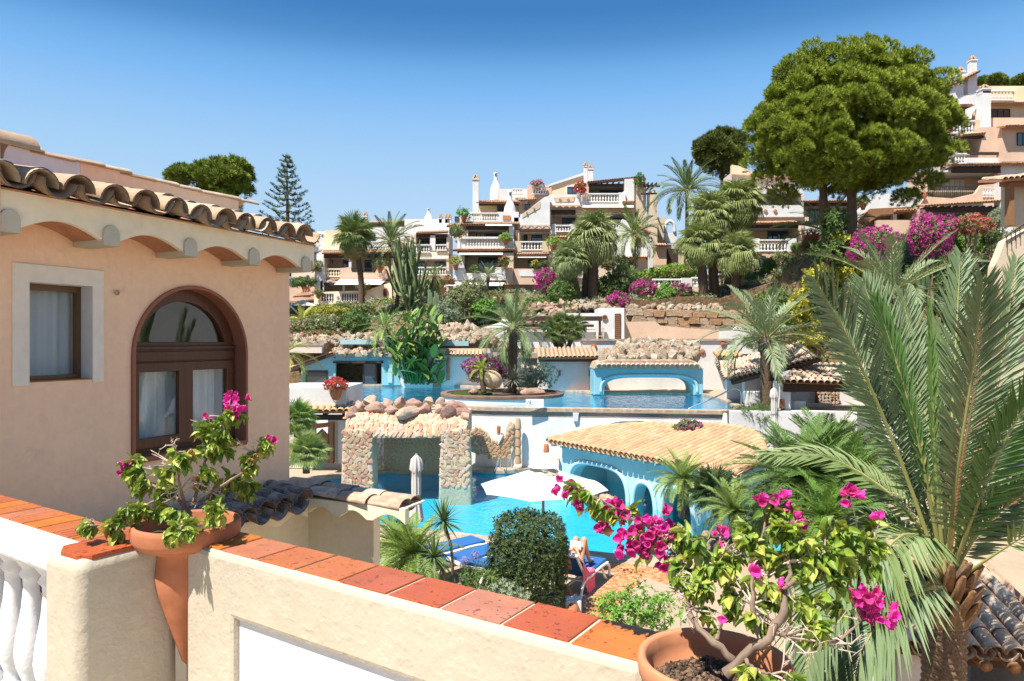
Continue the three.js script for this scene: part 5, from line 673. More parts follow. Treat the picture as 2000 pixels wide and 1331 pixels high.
  fanPalm('dwarf_palm', 'green dwarf fan palm under the small tiled canopy', P(580, 870, 25.5), P(580, 822, 25.5), 0.85, 36, { r: 0.12, color: [0.16, 0.24, 0.05], droop: 0.2, e0: -0.8 });
  fanPalm('dark_fan_palm', 'dark spiky fan palm between the cycads by the pavilion', P(1400, 1010, 19), P(1395, 968, 19), 0.85, 34, { r: 0.1, color: [0.04, 0.08, 0.025], droop: 0.1, e0: -0.5 });
  for (const [x, y, lab] of [[1074, 642, 'leftmost head'], [1098, 626, 'top'], [1118, 646, 'x'], [1088, 652, 'y'], [1130, 636, 'z']].slice(0, 1)) { srand(9); const t = thing('chamaerops', 'many trunked dwarf fan palm on the brown clay roof terrace', 'palm', P(1098, 690, 40.6)); for (const [hx, hy, hd] of [[1074, 646, 40.6], [1098, 628, 40.8], [1120, 648, 40.4], [1090, 654, 40.2], [1128, 632, 41], [1084, 634, 41.2]]) { trunkTo(t, P(1098 + (hx - 1098) * 0.3, 690, 40.6), P(hx, hy, hd), 0.11, 0.1, {}); crown(t, P(hx, hy, hd), 20, 0.75, fanPal([0.1, 0.14, 0.03], 0.25), -0.9, 1.4, {}); } }
  // cycads and yuccas round the lower pool
  cycad('cycad', 'cycad with stiff arching fronds before the pavilion wall', P(1336, 1012, 19.6), P(1334, 938, 19.6), 1.0, 52, { r: 0.16, color: [0.17, 0.23, 0.05] });
  cycad('cycad', 'low cycad with thick scaly trunk beside the garden rocks', P(1442, 1060, 17.3), P(1436, 1000, 17.3), 1.05, 52, { r: 0.17, color: [0.14, 0.2, 0.04] });
  cycad('cycad', 'big dark glossy cycad between pavilion roof and silvery palm', P(1568, 1010, 15.5), P(1568, 945, 15.5), 1.6, 120, { r: 0.2, color: [0.055, 0.115, 0.015], e0: -0.4 });
  cycad('cycad', 'dark cycad beneath the silvery palm beside the glossy one', P(1650, 1020, 14.6), P(1650, 965, 14.6), 1.5, 100, { r: 0.2, color: [0.06, 0.13, 0.015], e0: -0.4 });
  cycad('cycad', 'upright dark cycad against the white planter wall', P(1610, 960, 19), P(1612, 900, 19), 1.6, 80, { r: 0.2, color: [0.055, 0.11, 0.015], e0: -0.2 });
  bush('garden_hedge', 'green hedge along the white planter wall behind the cycads', 'hedge', 1650, 880, 70, 40, 23.5, 'dark', { s: 0.13, lump: 0.3 });
  cycad('cycad', 'bright green cycad right behind the bougainvillea pot', P(1615, 1060, 13.5), P(1612, 1015, 13.5), 1.0, 44, { r: 0.15, color: [0.08, 0.17, 0.015] });
  cycad('cycad', 'shaggy green cycad behind the parapet at the loungers', P(800, 1120, 13.6), P(806, 1085, 13.6), 1.0, 56, { r: 0.2, color: [0.12, 0.19, 0.025], e0: -0.2 });
  cycad('cycad', 'smaller cycad head beside the cream wing wall', P(770, 1105, 14.6), P(775, 1065, 14.6), 0.85, 44, { r: 0.16, color: [0.12, 0.2, 0.025], e0: 0 });
  for (const [x, y, bx1, by, d, L, n, lab] of [[866, 1018, 884, 1122, 13, 0.5, 60, 'taller spiky yucca on bare stem above the loungers'], [848, 1088, 868, 1135, 12.4, 0.48, 60, 'shorter spiky yucca by the cycad and loungers']]) { srand(x); const t = thing('yucca', lab, 'yucca', P(bx1, by, d)); part('stem', taper(curve([P(bx1, by, d), P((x + bx1) / 2 + 6, (y + by) / 2, d), P(x, y, d)], 8), () => 0.028, 7), C.trunk, t); yucca(t, P(x, y, d), n, L, [0.1, 0.17, 0.05]); }
  { srand(3); const t = thing('agave', 'spiny grey agave at the foot of the island palm', 'agave', P(1003, 764, 32.3)); yucca(t, P(1003, 742, 32.2), 90, 0.75, [0.14, 0.15, 0.1]); }
  // candelabra cactus
  { srand(12); const d = 57, t = thing('candelabra_cactus', 'tall many armed candelabra cactus between the villas', 'cactus', P(800, 612, d)); const g = mat(0.14, 0.19, 0.08, { roughness: 0.8, metric: false }); for (let i = 0; i < 70; i++) { const x0 = 795 + rr(-14, 26), x1 = x0 + rr(-30, 26), y1 = rr(462, 560); const a = P(800 + (x0 - 800) * 0.35, rr(560, 612), d + rr(-0.5, 0.5)), b = P(x0 * 0.6 + x1 * 0.4, lerp(a.y, y1, 0) && (y1 + 598) / 2 + 6, d + rr(-1, 1)), c = P(x1, y1, d + rr(-1.2, 1.2)); part('arm', taper(curve([a, b, c], 10), (f) => 0.085 * (f > 0.92 ? 0.75 : 1) * rr(0.9, 1.05), 6), g, t); } }
  { srand(13); const d = 50, t = thing('column_cactus', 'small column cactus beside the pale steps below the villa', 'cactus', P(845, 625, d)); const g = mat(0.12, 0.17, 0.08, { roughness: 0.8, metric: false }); for (let i = 0; i < 9; i++) { const x = 838 + i * 2.2; part('arm', taper(curve([P(845, 620, d), P(x, 600, d), P(x + rr(-3, 3), rr(566, 584), d)], 6), () => 0.1, 6), g, t); } }
  { srand(14); const d = 40, t = thing('slope_cactus', 'dark column cactus thicket below the round clipped bush', 'cactus', P(1830, 590, d)); const g = mat(0.07, 0.12, 0.05, { roughness: 0.8, metric: false }); for (let i = 0; i < 34; i++) { const x = rr(1790, 1905), y = rr(496, 545); part('arm', taper(curve([P(x, 600, d + rr(-1, 1)), P(x + rr(-4, 4), 560, d), P(x + rr(-4, 4), y, d)], 6), (f) => f > 0.9 ? 0.08 : 0.12, 6), g, t); } }
  // strelitzia clump
  { srand(15); const t = thing('strelitzia', 'tall clump of broad paddle leaves rising from the upper pool edge', 'plant', P(815, 752, 43)); const lg = [0.2, 0.6].map((b) => { const pts = arcPts(1, b, 1.5, 6), tr = []; for (let i = 0; i < 6; i++) { const w = (f) => 0.2 * Math.pow(Math.sin(Math.PI * Math.min(0.98, Math.max(0.03, f))), 0.6); const w0 = w(i / 6), w1 = w((i + 1) / 6), a = pts[i], e = pts[i + 1], up = 0.05; for (const s of [-1, 1]) tr.push(a.x, a.y, 0, e.x, e.y + 0, 0, e.x, e.y + up, s * w1, a.x, a.y, 0, e.x, e.y + up, s * w1, a.x, a.y + up, s * w0); } return tri(tr); }); const ms = [[0.1, 0.2, 0.025], [0.16, 0.28, 0.03], [0.07, 0.15, 0.02]].map((c) => { const m = leafMat({ roughness: 0.6 }); m.color.setRGB(...c); return m; });
    const w = where.get(t); for (let i = 0; i < 230; i++) { const x = 815 + rr(-1, 1) * 46, yb = 752 - rnd() * 10, y = lerp(612, 735, Math.pow(rnd(), 0.9)) + Math.abs(x - 815) * 0.4, a = P(815 + (x - 815) * 0.5, yb, 43), b = P(x, y, 43 + rr(-1.2, 1.2)); const s = rr(0.6, 1.1), m = mesh('leaf', pick(lg), pick(ms), t); m.position.copy(b).sub(w); m.quaternion.copy(QE(0, rr(0, 6.283), 0).multiply(QE(0, 0, rr(0.3, 1.35)))); m.scale.set(s, s, s); if (i % 3 === 0) part('stalk', taper([a, b], [0.05, 0.025], 5, false), ms[2], t); } }
  // bushes and flower masses: [name, label, cat, x, y, rx, ry, d, green, options]
  bush('clipped_bush', 'dense clipped bush behind the parapet between the blue loungers', 'bush', 1032, 1092, 77, 94, 13.4, 'clip', { s: 0.05, k: 1.8, square: 0.36, lump: 0.07, max: 26000, rz: 74 });
  bush('leafy_shrub', 'pale leafy young shrub growing beyond the parapet tiles', 'shrub', 1235, 1200, 82, 40, 8.6, 'bright', { s: 0.055, k: 1.0, lump: 0.35, max: 5500, geos: [sprigs[2], sprigs[1]] });
  bush('low_shrub', 'low strappy ground plants below the yuccas and loungers', 'shrub', 945, 1138, 50, 20, 13, 'mid', { s: 0.12, k: 1.2, geos: narrow, lump: 0.3 });
  bush('low_shrub', 'greyish ground cover at the foot of the clipped bush', 'shrub', 985, 1162, 42, 18, 12.4, 'grey', { s: 0.06, k: 1.2, lump: 0.3 });
  const mag = { flower: { ...FL.mag, p: 0.92, s: 0.9 } };
  bush('bougainvillea', 'rounded magenta bougainvillea before the villa potted wall', 'bougainvillea', 1065, 550, 20, 22, 53, 'mid', { s: 0.15, ...mag });
  bush('bougainvillea', 'trailing magenta bougainvillea over the rubble by the white shed', 'bougainvillea', 1208, 588, 21, 15, 48.6, 'mid', { s: 0.14, ...mag });
  bush('bougainvillea', 'magenta bougainvillea mound at the end of the curved balustrade', 'bougainvillea', 1258, 565, 24, 18, 51, 'mid', { s: 0.15, flower: { ...FL.mag, p: 0.75 } });
  bush('bougainvillea', 'magenta and green bougainvillea mound before the balustrade posts', 'bougainvillea', 1326, 573, 22, 18, 50, 'mid', { s: 0.15, flower: { ...FL.pur, p: 0.8 } });
  bush('round_bush', 'round green bush touching the magenta mound by the balustrade', 'bush', 1302, 575, 17, 20, 49.8, 'bright', { s: 0.15 });
  bush('bougainvillea', 'purple bougainvillea behind the big clay jar on the island', 'bougainvillea', 949, 724, 40, 27, 34.5, 'dark', { s: 0.11, flower: { ...FL.pur, p: 0.85 } });
  bush('bougainvillea', 'small bougainvillea spilling over the pavilion roof ridge', 'bougainvillea', 1346, 834, 25, 11, 24.6, 'mid', { s: 0.08, flower: { ...FL.pur, p: 0.5 } });
  bush('bougainvillea', 'magenta bougainvillea bank between pine trunk and villa terrace', 'bougainvillea', 1705, 482, 44, 36, 39, 'mid', { s: 0.14, flower: { ...FL.mag, p: 0.85 } });
  bush('bougainvillea', 'tall magenta bougainvillea beside the round green bush', 'bougainvillea', 1816, 462, 38, 44, 40, 'mid', { s: 0.14, flower: { ...FL.mag, p: 0.85 } });
  bush('bougainvillea', 'orange and red bougainvillea under the villa lower windows', 'bougainvillea', 1898, 440, 42, 17, 42, 'mid', { s: 0.14, flower: { ...FL.mix, p: 0.75 } });
  bush('bougainvillea', 'crimson bougainvillea beside the yellow conifer', 'bougainvillea', 1592, 482, 22, 28, 47.5, 'mid', { s: 0.14, flower: { ...FL.red, p: 0.55 } });
  bush('geranium', 'scarlet geranium filling the pot on the cream wall block', 'flower', 656, 752, 21, 13, 26.7, 'mid', { s: 0.08, flower: { ...FL.red, p: 0.9 } });
  bush('round_bush', 'round dark green bush in the garden below the left villa', 'bush', 695, 632, 26, 24, 48, 'mid', { s: 0.14, lump: 0.06 });
  bush('flower_bed', 'loose olive shrubs with white flowers on the garden slope', 'shrub', 640, 636, 42, 20, 49, 'olive', { s: 0.14, flower: { a: [0.7, 0.7, 0.7], b: [0.8, 0.75, 0.7], p: 0.05 } });
  bush('flower_bed', 'red flowering ground plants above the rockery stones', 'flower', 625, 658, 42, 11, 46.5, 'mid', { s: 0.12, flower: { ...FL.red, p: 0.35 } });
  bush('flower_bed', 'pink flowering bed beside the yellow garden palm', 'flower', 590, 640, 30, 10, 49.5, 'mid', { s: 0.12, flower: { ...FL.pink, p: 0.35 } });
  bush('shrub', 'yellowish shrub row below the left villa lower balcony', 'shrub', 640, 612, 40, 12, 56, 'yellow', { s: 0.15 }); bush('shrub', 'brown green shrub mass under the left villa awning', 'shrub', 690, 605, 45, 12, 58, 'olive', { s: 0.15 });
  bush('large_shrub', 'large grey green oleander below the villa white balcony', 'shrub', 918, 585, 42, 34, 51, 'olive', { s: 0.15, lump: 0.25 }); bush('large_shrub', 'bright green shrub beside the large grey green oleander', 'shrub', 948, 605, 26, 20, 50, 'bright', { s: 0.14 });
  bush('large_shrub', 'brownish twiggy shrub above the rockery stones', 'shrub', 872, 615, 30, 20, 49.5, 'grey', { s: 0.13, lump: 0.3 });
  bush('round_bush', 'deep green rounded bush between fan palms and bougainvillea', 'bush', 1100, 572, 28, 26, 51.5, 'mid', { s: 0.14, lump: 0.06 });
  bush('large_shrub', 'wide dark green shrub right of the fan palm trunks', 'shrub', 1200, 562, 36, 26, 52.5, 'dark', { s: 0.16 }); bush('large_shrub', 'soft feathery light green shrub behind the dark shrub', 'shrub', 1222, 545, 26, 26, 54, 'mid', { s: 0.16, geos: narrow });
  bush('hedge', 'loose flowering hedge above the curved balustrade', 'hedge', 1320, 530, 46, 11, 57, 'lime', { s: 0.15, flower: { ...FL.pink, p: 0.06 } }); bush('hedge', 'dry olive hedge before the villa ground floor', 'hedge', 1205, 515, 36, 14, 60, 'olive', { s: 0.15, flower: { ...FL.red, p: 0.03 } }); bush('hedge', 'lime green hedge piece beside the villa steps', 'hedge', 1262, 540, 22, 10, 57, 'lime', { s: 0.15 });
  bush('oleander', 'pink flowering oleander by the white balcony under the pine', 'shrub', 1530, 515, 34, 18, 54, 'mid', { s: 0.14, flower: { ...FL.pink, p: 0.15 } }); bush('round_bush', 'small bright bush beside the pink oleander', 'bush', 1503, 522, 11, 11, 53.5, 'bright', { s: 0.13 });
  bush('round_bush', 'vivid green clipped ball below the orange bougainvillea', 'bush', 1886, 476, 34, 24, 45, 'bright', { s: 0.1, lump: 0.03 }); bush('round_bush', 'grey green clipped ball by the iron stair railing', 'bush', 1954, 428, 19, 21, 44, 'grey', { s: 0.1, lump: 0.04 }); bush('round_bush', 'dark clipped ball between vivid ball and stair wall', 'bush', 1934, 464, 16, 16, 43, 'dark', { s: 0.1, lump: 0.04 });
  bush('shrub', 'leafy planter shrub on the white wall by the shelter roof', 'shrub', 1490, 668, 34, 15, 34, 'mid', { s: 0.13, geos: narrow }); bush('trailing_rosemary', 'trailing rosemary over the white planter by the folded parasol', 'shrub', 1482, 812, 50, 17, 27, 'dark', { s: 0.12, geos: narrow, k: 2 }); bush('trailing_rosemary', 'small rosemary clump beneath the shelter roof', 'shrub', 1552, 820, 16, 12, 26.8, 'dark', { s: 0.12, geos: narrow });
  bush('twiggy_shrub', 'grey twiggy shrub beside the island rock', 'shrub', 1045, 735, 36, 24, 34.6, 'grey', { s: 0.1, k: 0.7, lump: 0.3 });
  bush('slope_shrubs', 'green undergrowth on the slope below the yellow conifer', 'shrub', 1520, 610, 46, 40, 42, 'mid', { s: 0.16, lump: 0.3 }); bush('slope_shrubs', 'dense undergrowth behind the wide slope palm', 'shrub', 1700, 560, 66, 44, 43, 'dark', { s: 0.17, lump: 0.3 }); bush('slope_shrubs', 'dark undergrowth beneath the clipped balls and cactus', 'shrub', 1850, 570, 80, 56, 41, 'dark', { s: 0.17, lump: 0.3, flower: { ...FL.red, p: 0.01 } }); bush('slope_shrubs', 'leafy undergrowth beside the stair wall foot', 'shrub', 1960, 600, 50, 50, 33, 'mid', { s: 0.14, lump: 0.3, flower: { ...FL.pink, p: 0.03 } }); bush('slope_shrubs', 'pink flowering shrub behind the silvery palm fronds', 'shrub', 1985, 720, 50, 40, 27, 'mid', { s: 0.12, flower: { ...FL.pur, p: 0.2 } }); bush('slope_shrubs', 'shaded shrubs between shelter roof and silvery palm', 'shrub', 1860, 720, 80, 60, 31, 'dark', { s: 0.15, lump: 0.3 });
  bush('planter_shrub', 'grey shrub with pink blooms in the raised patio planter', 'shrub', 1958, 955, 30, 26, 21, 'grey', { s: 0.08, flower: { ...FL.pink, p: 0.12 } });
  bush('garden_shrub', 'low garden shrubs between the cycads and the patio', 'shrub', 1500, 1040, 60, 20, 16.5, 'mid', { s: 0.09, geos: narrow });
  // golden conifer on the slope
  { srand(16); const t = thing('golden_conifer', 'tall irregular conifer with golden yellow tips on the slope', 'conifer', P(1600, 690, 40)); const d = 41; for (const [x, y, rx, ry, g] of [[1628, 440, 20, 26, 'dark'], [1640, 500, 38, 30, 'dark'], [1592, 560, 22, 34, 'yellow'], [1640, 540, 30, 16, 'yellow'], [1575, 640, 22, 40, 'yellow'], [1660, 520, 24, 12, 'yellow'], [1610, 600, 30, 40, 'dark'], [1560, 600, 14, 22, 'yellow'], [1640, 470, 14, 8, 'yellow'], [1600, 660, 24, 16, 'yellow'], [1680, 560, 20, 24, 'yellow']]) mass(t, P(x, y, d + rr(-0.6, 0.6)), rx * d / F, ry * d / F, rx * d / F, 0.2, Math.round(rx * ry * 0.9), GR[g][0], GR[g][1], { geos: [tuft[0], sprigs[2]], lump: 0.35, mat: MNeedle }); part('trunk', taper([P(1600, 700, d), P(1610, 560, d), P(1630, 440, d)], [0.25, 0.18, 0.05], 7), C.trunk, t); }
}
{ // green undergrowth over the open hillside
  srand(91); const t = thing('ground_cover', 'low green and olive undergrowth covering the hillside soil', 'undergrowth', V(0, 8, -56)); t.userData.kind = 'stuff'; const xs = [[], [], []], cs = [[], [], []];
  for (let i = 0; i < 26000; i++) { const d = rr(31, 72), px = rr(540, 2080), X = (px - CX) / F * d; if (d < 46 && X < 16.5) continue; if (X > 0.5 && X < 17.5 && d < 48.7) continue; const q = Math.sin(X * 0.8 + d * 0.35) + Math.sin(d * 0.9 - X * 0.5) * 0.8; if (q < -0.9) continue; const y = hill(X, d); if (y < 2.3) continue; const s = rr(0.12, 0.34), g = i % 3; xs[g].push(M4(V(X, y + s * 0.3, -d), qUp(V(rr(-0.5, 0.5), 1, rr(-0.5, 0.5)).normalize()), V(s, s, s))); const pal = q > 0.6 ? GR.mid : q > 0 ? GR.olive : GR.grey; cs[g].push(mixc(pal[0], pal[1], rnd())); }
  [sprigs[0], sprigs[2], narrow[0]].forEach((g, i) => inst('undergrowth', g, MLeaf, xs[i], cs[i], t));
}
// ---------- villas on the hillside ----------
const glassBlue = mat(0.05, 0.09, 0.13, { roughness: 0.04, clearcoat: 1, clearcoatRoughness: 0.02 });
function win(t, x0, y0, x1, y1, d, o = {}) {                       // framed window standing 5 cm proud of the wall behind it
  const b = o.b || 1, m = o.m || C.frameDark; const bars = [pb(x0, y0, x0 + b, y1, d, 0.12), pb(x1 - b, y0, x1, y1, d, 0.12), pb(x0 + b, y0, x1 - b, y0 + b, d, 0.11), pb(x0 + b, y1 - b, x1 - b, y1, d, 0.11)];
  const n = o.n ?? Math.max(0, Math.round((x1 - x0) / 11) - 1); for (let i = 1; i <= n; i++) { const x = lerp(x0, x1, i / (n + 1)); bars.push(pb(x - b / 2, y0 + b, x + b / 2, y1 - b, d, 0.1)); }
  const f = part(o.name || 'window', bars, m, t); part('pane', pb(x0 + b * 0.5, y0 + b * 0.5, x1 - b * 0.5, y1 - b * 0.5, d + 0.05, 0.03), o.glass || glassBlue, f); if (o.sur) part('surround', [pb(x0 - 2, y0 - 2, x0, y1 + 1, d - 0.02, 0.1), pb(x1, y0 - 2, x1 + 2, y1 + 1, d - 0.02, 0.1), pb(x0, y0 - 2, x1, y0, d - 0.02, 0.1)], o.sur, f); return f;
}
function loggia(t, x0, y0, x1, y1, d, dep, m, o = {}) {            // open room: rear wall, floor, ceiling, side piers
  const a = P(x0, y1, d), b = P(x1, y0, d); part('rear_wall', bx(a.x, a.y, -d - dep - 0.2, b.x, b.y, -d - dep), m, t);
  part('floor_slab', bx(a.x, a.y - 0.14, -d - dep, b.x, a.y, -d), C.coping, t); part('ceiling', bx(a.x, b.y, -d - dep, b.x, b.y + 0.14, -d - 0.02), o.ceil || C.white, t);
  part('side_wall', bx(a.x - 0.25, a.y - 0.14, -d - dep - 0.2, a.x, b.y + 0.14, -d), o.side || m, t); part('side_wall', bx(b.x, a.y - 0.14, -d - dep - 0.2, b.x + 0.25, b.y + 0.14, -d), o.side || m, t);
}
function chimney(t, x, w, y0, y1, d, m = C.bright) { part('chimney', pb(x - w / 2, y0 + 8, x + w / 2, y1, d, w / F * d * 0.95, 0.02), m, t); const c = P(x, y0 + 8, d); c.z -= w / F * d * 0.45; const r = w / F * d * 0.5; part('chimney_head', [bx(c.x - r * 1.15, c.y - 0.12, c.z - r * 1.15, c.x + r * 1.15, c.y, c.z + r * 1.15)], m, t); const cap = []; for (const [i, j] of [[-1, -1], [1, -1], [-1, 1], [1, 1]]) cap.push(taper([V(c.x + i * r * 0.85, c.y, c.z + j * r * 0.85), V(c.x + i * r * 0.15, c.y + 8 / F * d, c.z + j * r * 0.15)], [0.12, 0.1], 5)); part('chimney_cap', cap, roofFar[2], t); }
function bell(t, x, y0, y1, r, d, m = C.bright) { const b = P(x, y1, d), H = (y1 - y0) / F * d, R = r / F * d; part('bell_chimney', lathe([[R * 0.95, 0], [R, H * 0.12], [R, H * 0.3], [R * 0.85, H * 0.48], [R * 0.55, H * 0.62], [R * 0.34, H * 0.72], [R * 0.3, H * 0.97], [R * 0.36, H], [0.001, H]], 16).translate(b.x, b.y, b.z - R), m, t); part('flue_shade_patch', pb(x - r * 0.12, y0 + (y1 - y0) * 0.06, x + r * 0.12, y0 + (y1 - y0) * 0.16, d + R * 0.66 - 0.02, 0.05), C.woodDark, t); }  // dark patch on the neck stands for the shade inside the flue
function awning(t, x0, x1, y, d, drop = 5, out = 1.2, xo = 0) { const a = P(x0, y, d), b = P(x1, y, d), c = P(x1 + xo, y + drop, d - out), e = P(x0 + xo, y + drop, d - out); const g = new THREE.BufferGeometry(), pp = []; for (const k of [0, -0.05]) for (const p of [a, b, c, e]) pp.push(p.x, p.y + k, p.z); g.setAttribute('position', new THREE.Float32BufferAttribute(pp, 3)); g.setIndex([0, 2, 1, 0, 3, 2, 4, 5, 6, 4, 6, 7, 3, 7, 6, 3, 6, 2, 0, 1, 5, 0, 5, 4, 1, 2, 6, 1, 6, 5, 0, 4, 7, 0, 7, 3]); g.computeVertexNormals(); part('awning', g, C.cloth, t); }
function beamRow(t, x0, x1, y0, y1, d, n) { part('beam', pb(x0, y0, x1, y1, d, 0.25), C.woodDark, t); const g = []; for (let i = 0; i < n; i++) { const x = lerp(x0 + 2, x1 - 3, i / (n - 1)); g.push(bx(P(x, 0, d).x, P(0, y0, d).y, -d - 1.6, P(x, 0, d).x + 0.13, P(0, y0 - 3, d).y, -d + 0.1)); } part('rafters', g, C.woodDark, t); }
function potted(x, y, d, h, g, lab, o = {}) { h *= 0.75; const u = d / F, t = thing('potted_plant', lab, 'plant', P(x, y, d), o.group); const r = h * 0.3 * u, H = h * 0.55 * u, p = P(x, y, d); part('pot', lathe([[r * 0.55, 0], [r * 0.9, H * 0.5], [r, H * 0.9], [r * 1.15, H], [r * 0.9, H], [0.001, H * 0.9]], 10).translate(p.x, p.y, p.z), C.terracotta, t); srand(Math.round(x * 3 + y)); mass(t, V(p.x, p.y + H + h * 0.35 * u, p.z), h * 0.6 * u, h * 0.42 * u, h * 0.6 * u, 0.16, o.n || 160, GR[g][0], GR[g][1], { flower: o.flower, lump: 0.3, geos: o.geos || sprigs }); return t; }
{ // main villa
  srand(301);
  const t = bld('villa', 'white and pink terraced villa with bell chimneys and stacked balconies', 'villa', 1060, 575, 68);
  const W = (name, x0, y0, x1, y1, d, th, m) => part(name, pb(x0, y0, x1, y1, d, th), m, t);
  // left tower, top to bottom
  bell(t, 968, 335, 390, 11.5, 76, C.white); chimney(t, 929, 12, 341, 420, 72);
  W('wall', 975, 369, 1035, 400, 75.5, 3, C.bright); W('wall', 1030, 362, 1080, 410, 75, 4, C.peach); W('wall', 930, 398, 1020, 440, 75.2, 3, C.cream);
  balusters(t, 1001, 1020, 371, 377, 74.9, 0.26); balusters(t, 1039, 1068, 366, 378, 74.6, 0.28);
  farRoof(t, 930, 1016, 396, 72, 3, 0.26, 396); farRoof(t, 1012, 1048, 392, 73, 2, 0.26, 390); W('beam', 931, 397, 1014, 401, 72.2, 0.3, C.woodDark);
  W('wall', 934, 401, 970, 418, 74.5, 0.3, C.cream); win(t, 971, 401, 984, 417, 74.3); W('wall', 1014, 400, 1040, 425, 74, 0.5, C.pale); win(t, 1025, 399, 1036, 410, 73.8);
  bell(t, 996, 372, 430, 12.5, 71.0, C.bright);
  W('terrace_wall', 971, 414, 1013, 436, 71, 0.4, C.bright); W('terrace_wall', 914, 414, 922, 436, 71, 0.4, C.bright); balusters(t, 921, 972, 418, 431, 70.9, 0.25); W('fireplace', 982, 421, 997, 429, 70.9, 0.2, C.clayRed); W('floor_slab', 900, 433, 1014, 437, 70.6, 4, C.coping);
  W('wall', 888, 425, 912, 470, 73, 2, C.pale); win(t, 888, 423, 896, 432, 72.9); farRoof(t, 872, 902, 442, 71, 1.2, 0.3, 440);
  farRoof(t, 902, 1014, 439, 69.7, 1.1, 0.25, 438); beamRow(t, 910, 998, 441, 449, 69.9, 7); awning(t, 948, 1000, 437.5, 69.8, 3, 0.5);
  loggia(t, 914, 449, 995, 470, 70, 2.6, C.pale); win(t, 930, 455, 947, 468, 72.5, { glass: C.sand }); win(t, 948, 454, 982, 468, 72.5, { n: 2 }); W('pillar', 994, 440, 1004, 480, 69.8, 0.6, C.white); W('shutter', 1007, 447, 1010, 475, 69.9, 0.1, C.woodBeam);
  part('balcony_wall', pprism([[896, 487], [896, 470], [904, 464], [1001, 463], [1006, 487]], 69.2, 0.2), C.bright, t); W('balcony_return', 893, 470, 899, 487, 69.1, 1.2, C.bright); balusters(t, 911, 977, 467, 481, 69.0, 0.27, C.bright, 0, 0, false); W('balcony_backing', 910, 466, 978, 482, 69.18, 0.02, C.pale); W('rail', 903, 462.5, 1002, 466.5, 68.9, 0.3, C.bright); W('plinth', 903, 481, 1002, 486, 68.9, 0.3, C.bright);
  farRoof(t, 884, 1006, 489, 68.2, 1.0, 0.25, 488); beamRow(t, 893, 1002, 490, 494, 68.5, 9); awning(t, 897, 982, 493, 68.4, 4.5, 0.6);
  loggia(t, 906, 497, 981, 528, 68.6, 2.6, C.pale); W('pillar', 899, 497, 907, 524, 68.5, 0.4, C.white); win(t, 934, 500, 976, 526, 71.1, { n: 3 }); W('wall', 911, 500, 927, 528, 71.0, 0.1, C.pale); W('pillar', 980, 494, 1003, 548, 68.4, 1, C.sand);
  part('balcony_wall', pprism([[886, 548], [889, 524], [908, 523], [909, 534], [966, 534], [968, 523], [988, 522], [988, 548]], 67.6, 0.25, 0.03), C.bright, t); W('wall', 985, 523, 1002, 556, 67.7, 2, C.peach); part('railing', [pb(909, 524, 966, 525, 67.7, 0.05), ...Array.from({ length: 16 }, (_, i) => pb(910 + i * 3.6, 525, 910.4 + i * 3.6, 534, 67.7, 0.03))], C.iron, t);
  scallops(t, 887, 988, 548, 67.65, 8, C.clayRed, 3); awning(t, 872, 985, 552, 67.5, 6, 1.4, -4); W('wall', 872, 556, 1000, 600, 69.5, 0.3, C.pale); win(t, 905, 560, 925, 592, 69.4); win(t, 955, 560, 985, 592, 69.4); W('pillar', 876, 558, 884, 600, 67.4, 0.4, C.bright);
  // stair gable in the middle
  part('stair_wall', pprism([[1016, 440], [1016, 419], [1024, 416], [1062, 386], [1074, 382], [1074, 440]], 70, 0.6), C.bright, t); part('stair_panel', pprism([[1020, 426], [1020, 418], [1055, 393], [1055, 406]], 69.95, 0.1), C.sand, t); for (const [x, y] of [[1029, 416], [1043, 407]]) part('roundel', lathe([[0.001, 0.04], [0.1, 0.03], [0.1, 0]], 10).rotateX(Math.PI / 2).translate(...P(x, y, 69.88).toArray()), C.clayRed, t);
  W('wall', 1004, 425, 1018, 470, 71, 2, C.white); scallops(t, 1016, 1074, 441, 69.95, 4); W('wall', 1012, 443, 1076, 448, 70, 0.5, C.peach); W('beam', 1015, 447, 1074, 453, 69.8, 0.3, C.woodDark); loggia(t, 1014, 453, 1073, 488, 70, 2, C.pale); win(t, 1038, 456, 1059, 478, 71.9, { n: 1 }); W('shutter', 1023, 453, 1030, 478, 71.8, 0.1, C.frameDark);
  W('balcony_wall', 1006, 471, 1018, 492, 69.3, 0.3, C.sand); W('balcony_wall', 1059, 471, 1072, 492, 69.3, 0.3, C.sand); balusters(t, 1017, 1060, 474, 487, 69.3, 0.3); W('wall', 1005, 488, 1072, 494, 69.35, 0.3, C.sand); farRoof(t, 1004, 1073, 498, 68.6, 0.9, 0.25, 497); awning(t, 1008, 1067, 500, 68.9, 3, 0.4); loggia(t, 1004, 501, 1070, 526, 69.2, 1.8, C.pale); win(t, 1031, 508, 1056, 525, 70.9); W('balcony_wall', 1000, 525, 1058, 556, 68.4, 0.4, C.peach); part('white_panel', pprism([[1012, 528], [1049, 528], [1046, 540], [1016, 540]], 68.35, 0.1), C.bright, t); W('wall', 1058, 522, 1080, 560, 68.6, 0.5, C.sand);
  // right wing
  part('gable_wall', pprism([[1078, 384], [1078, 362], [1141, 342], [1141, 384]], 73, 0.6), C.pink, t); part('gable_coping', pprism([[1072, 360], [1141, 337], [1141, 342], [1072, 364]], 72.8, 0.9), C.white, t); chimney(t, 1144, 7, 316, 382, 72.4); chimney(t, 1154, 10, 321, 360, 73.6); win(t, 1108, 365, 1127, 379, 72.9, { sur: C.bright });
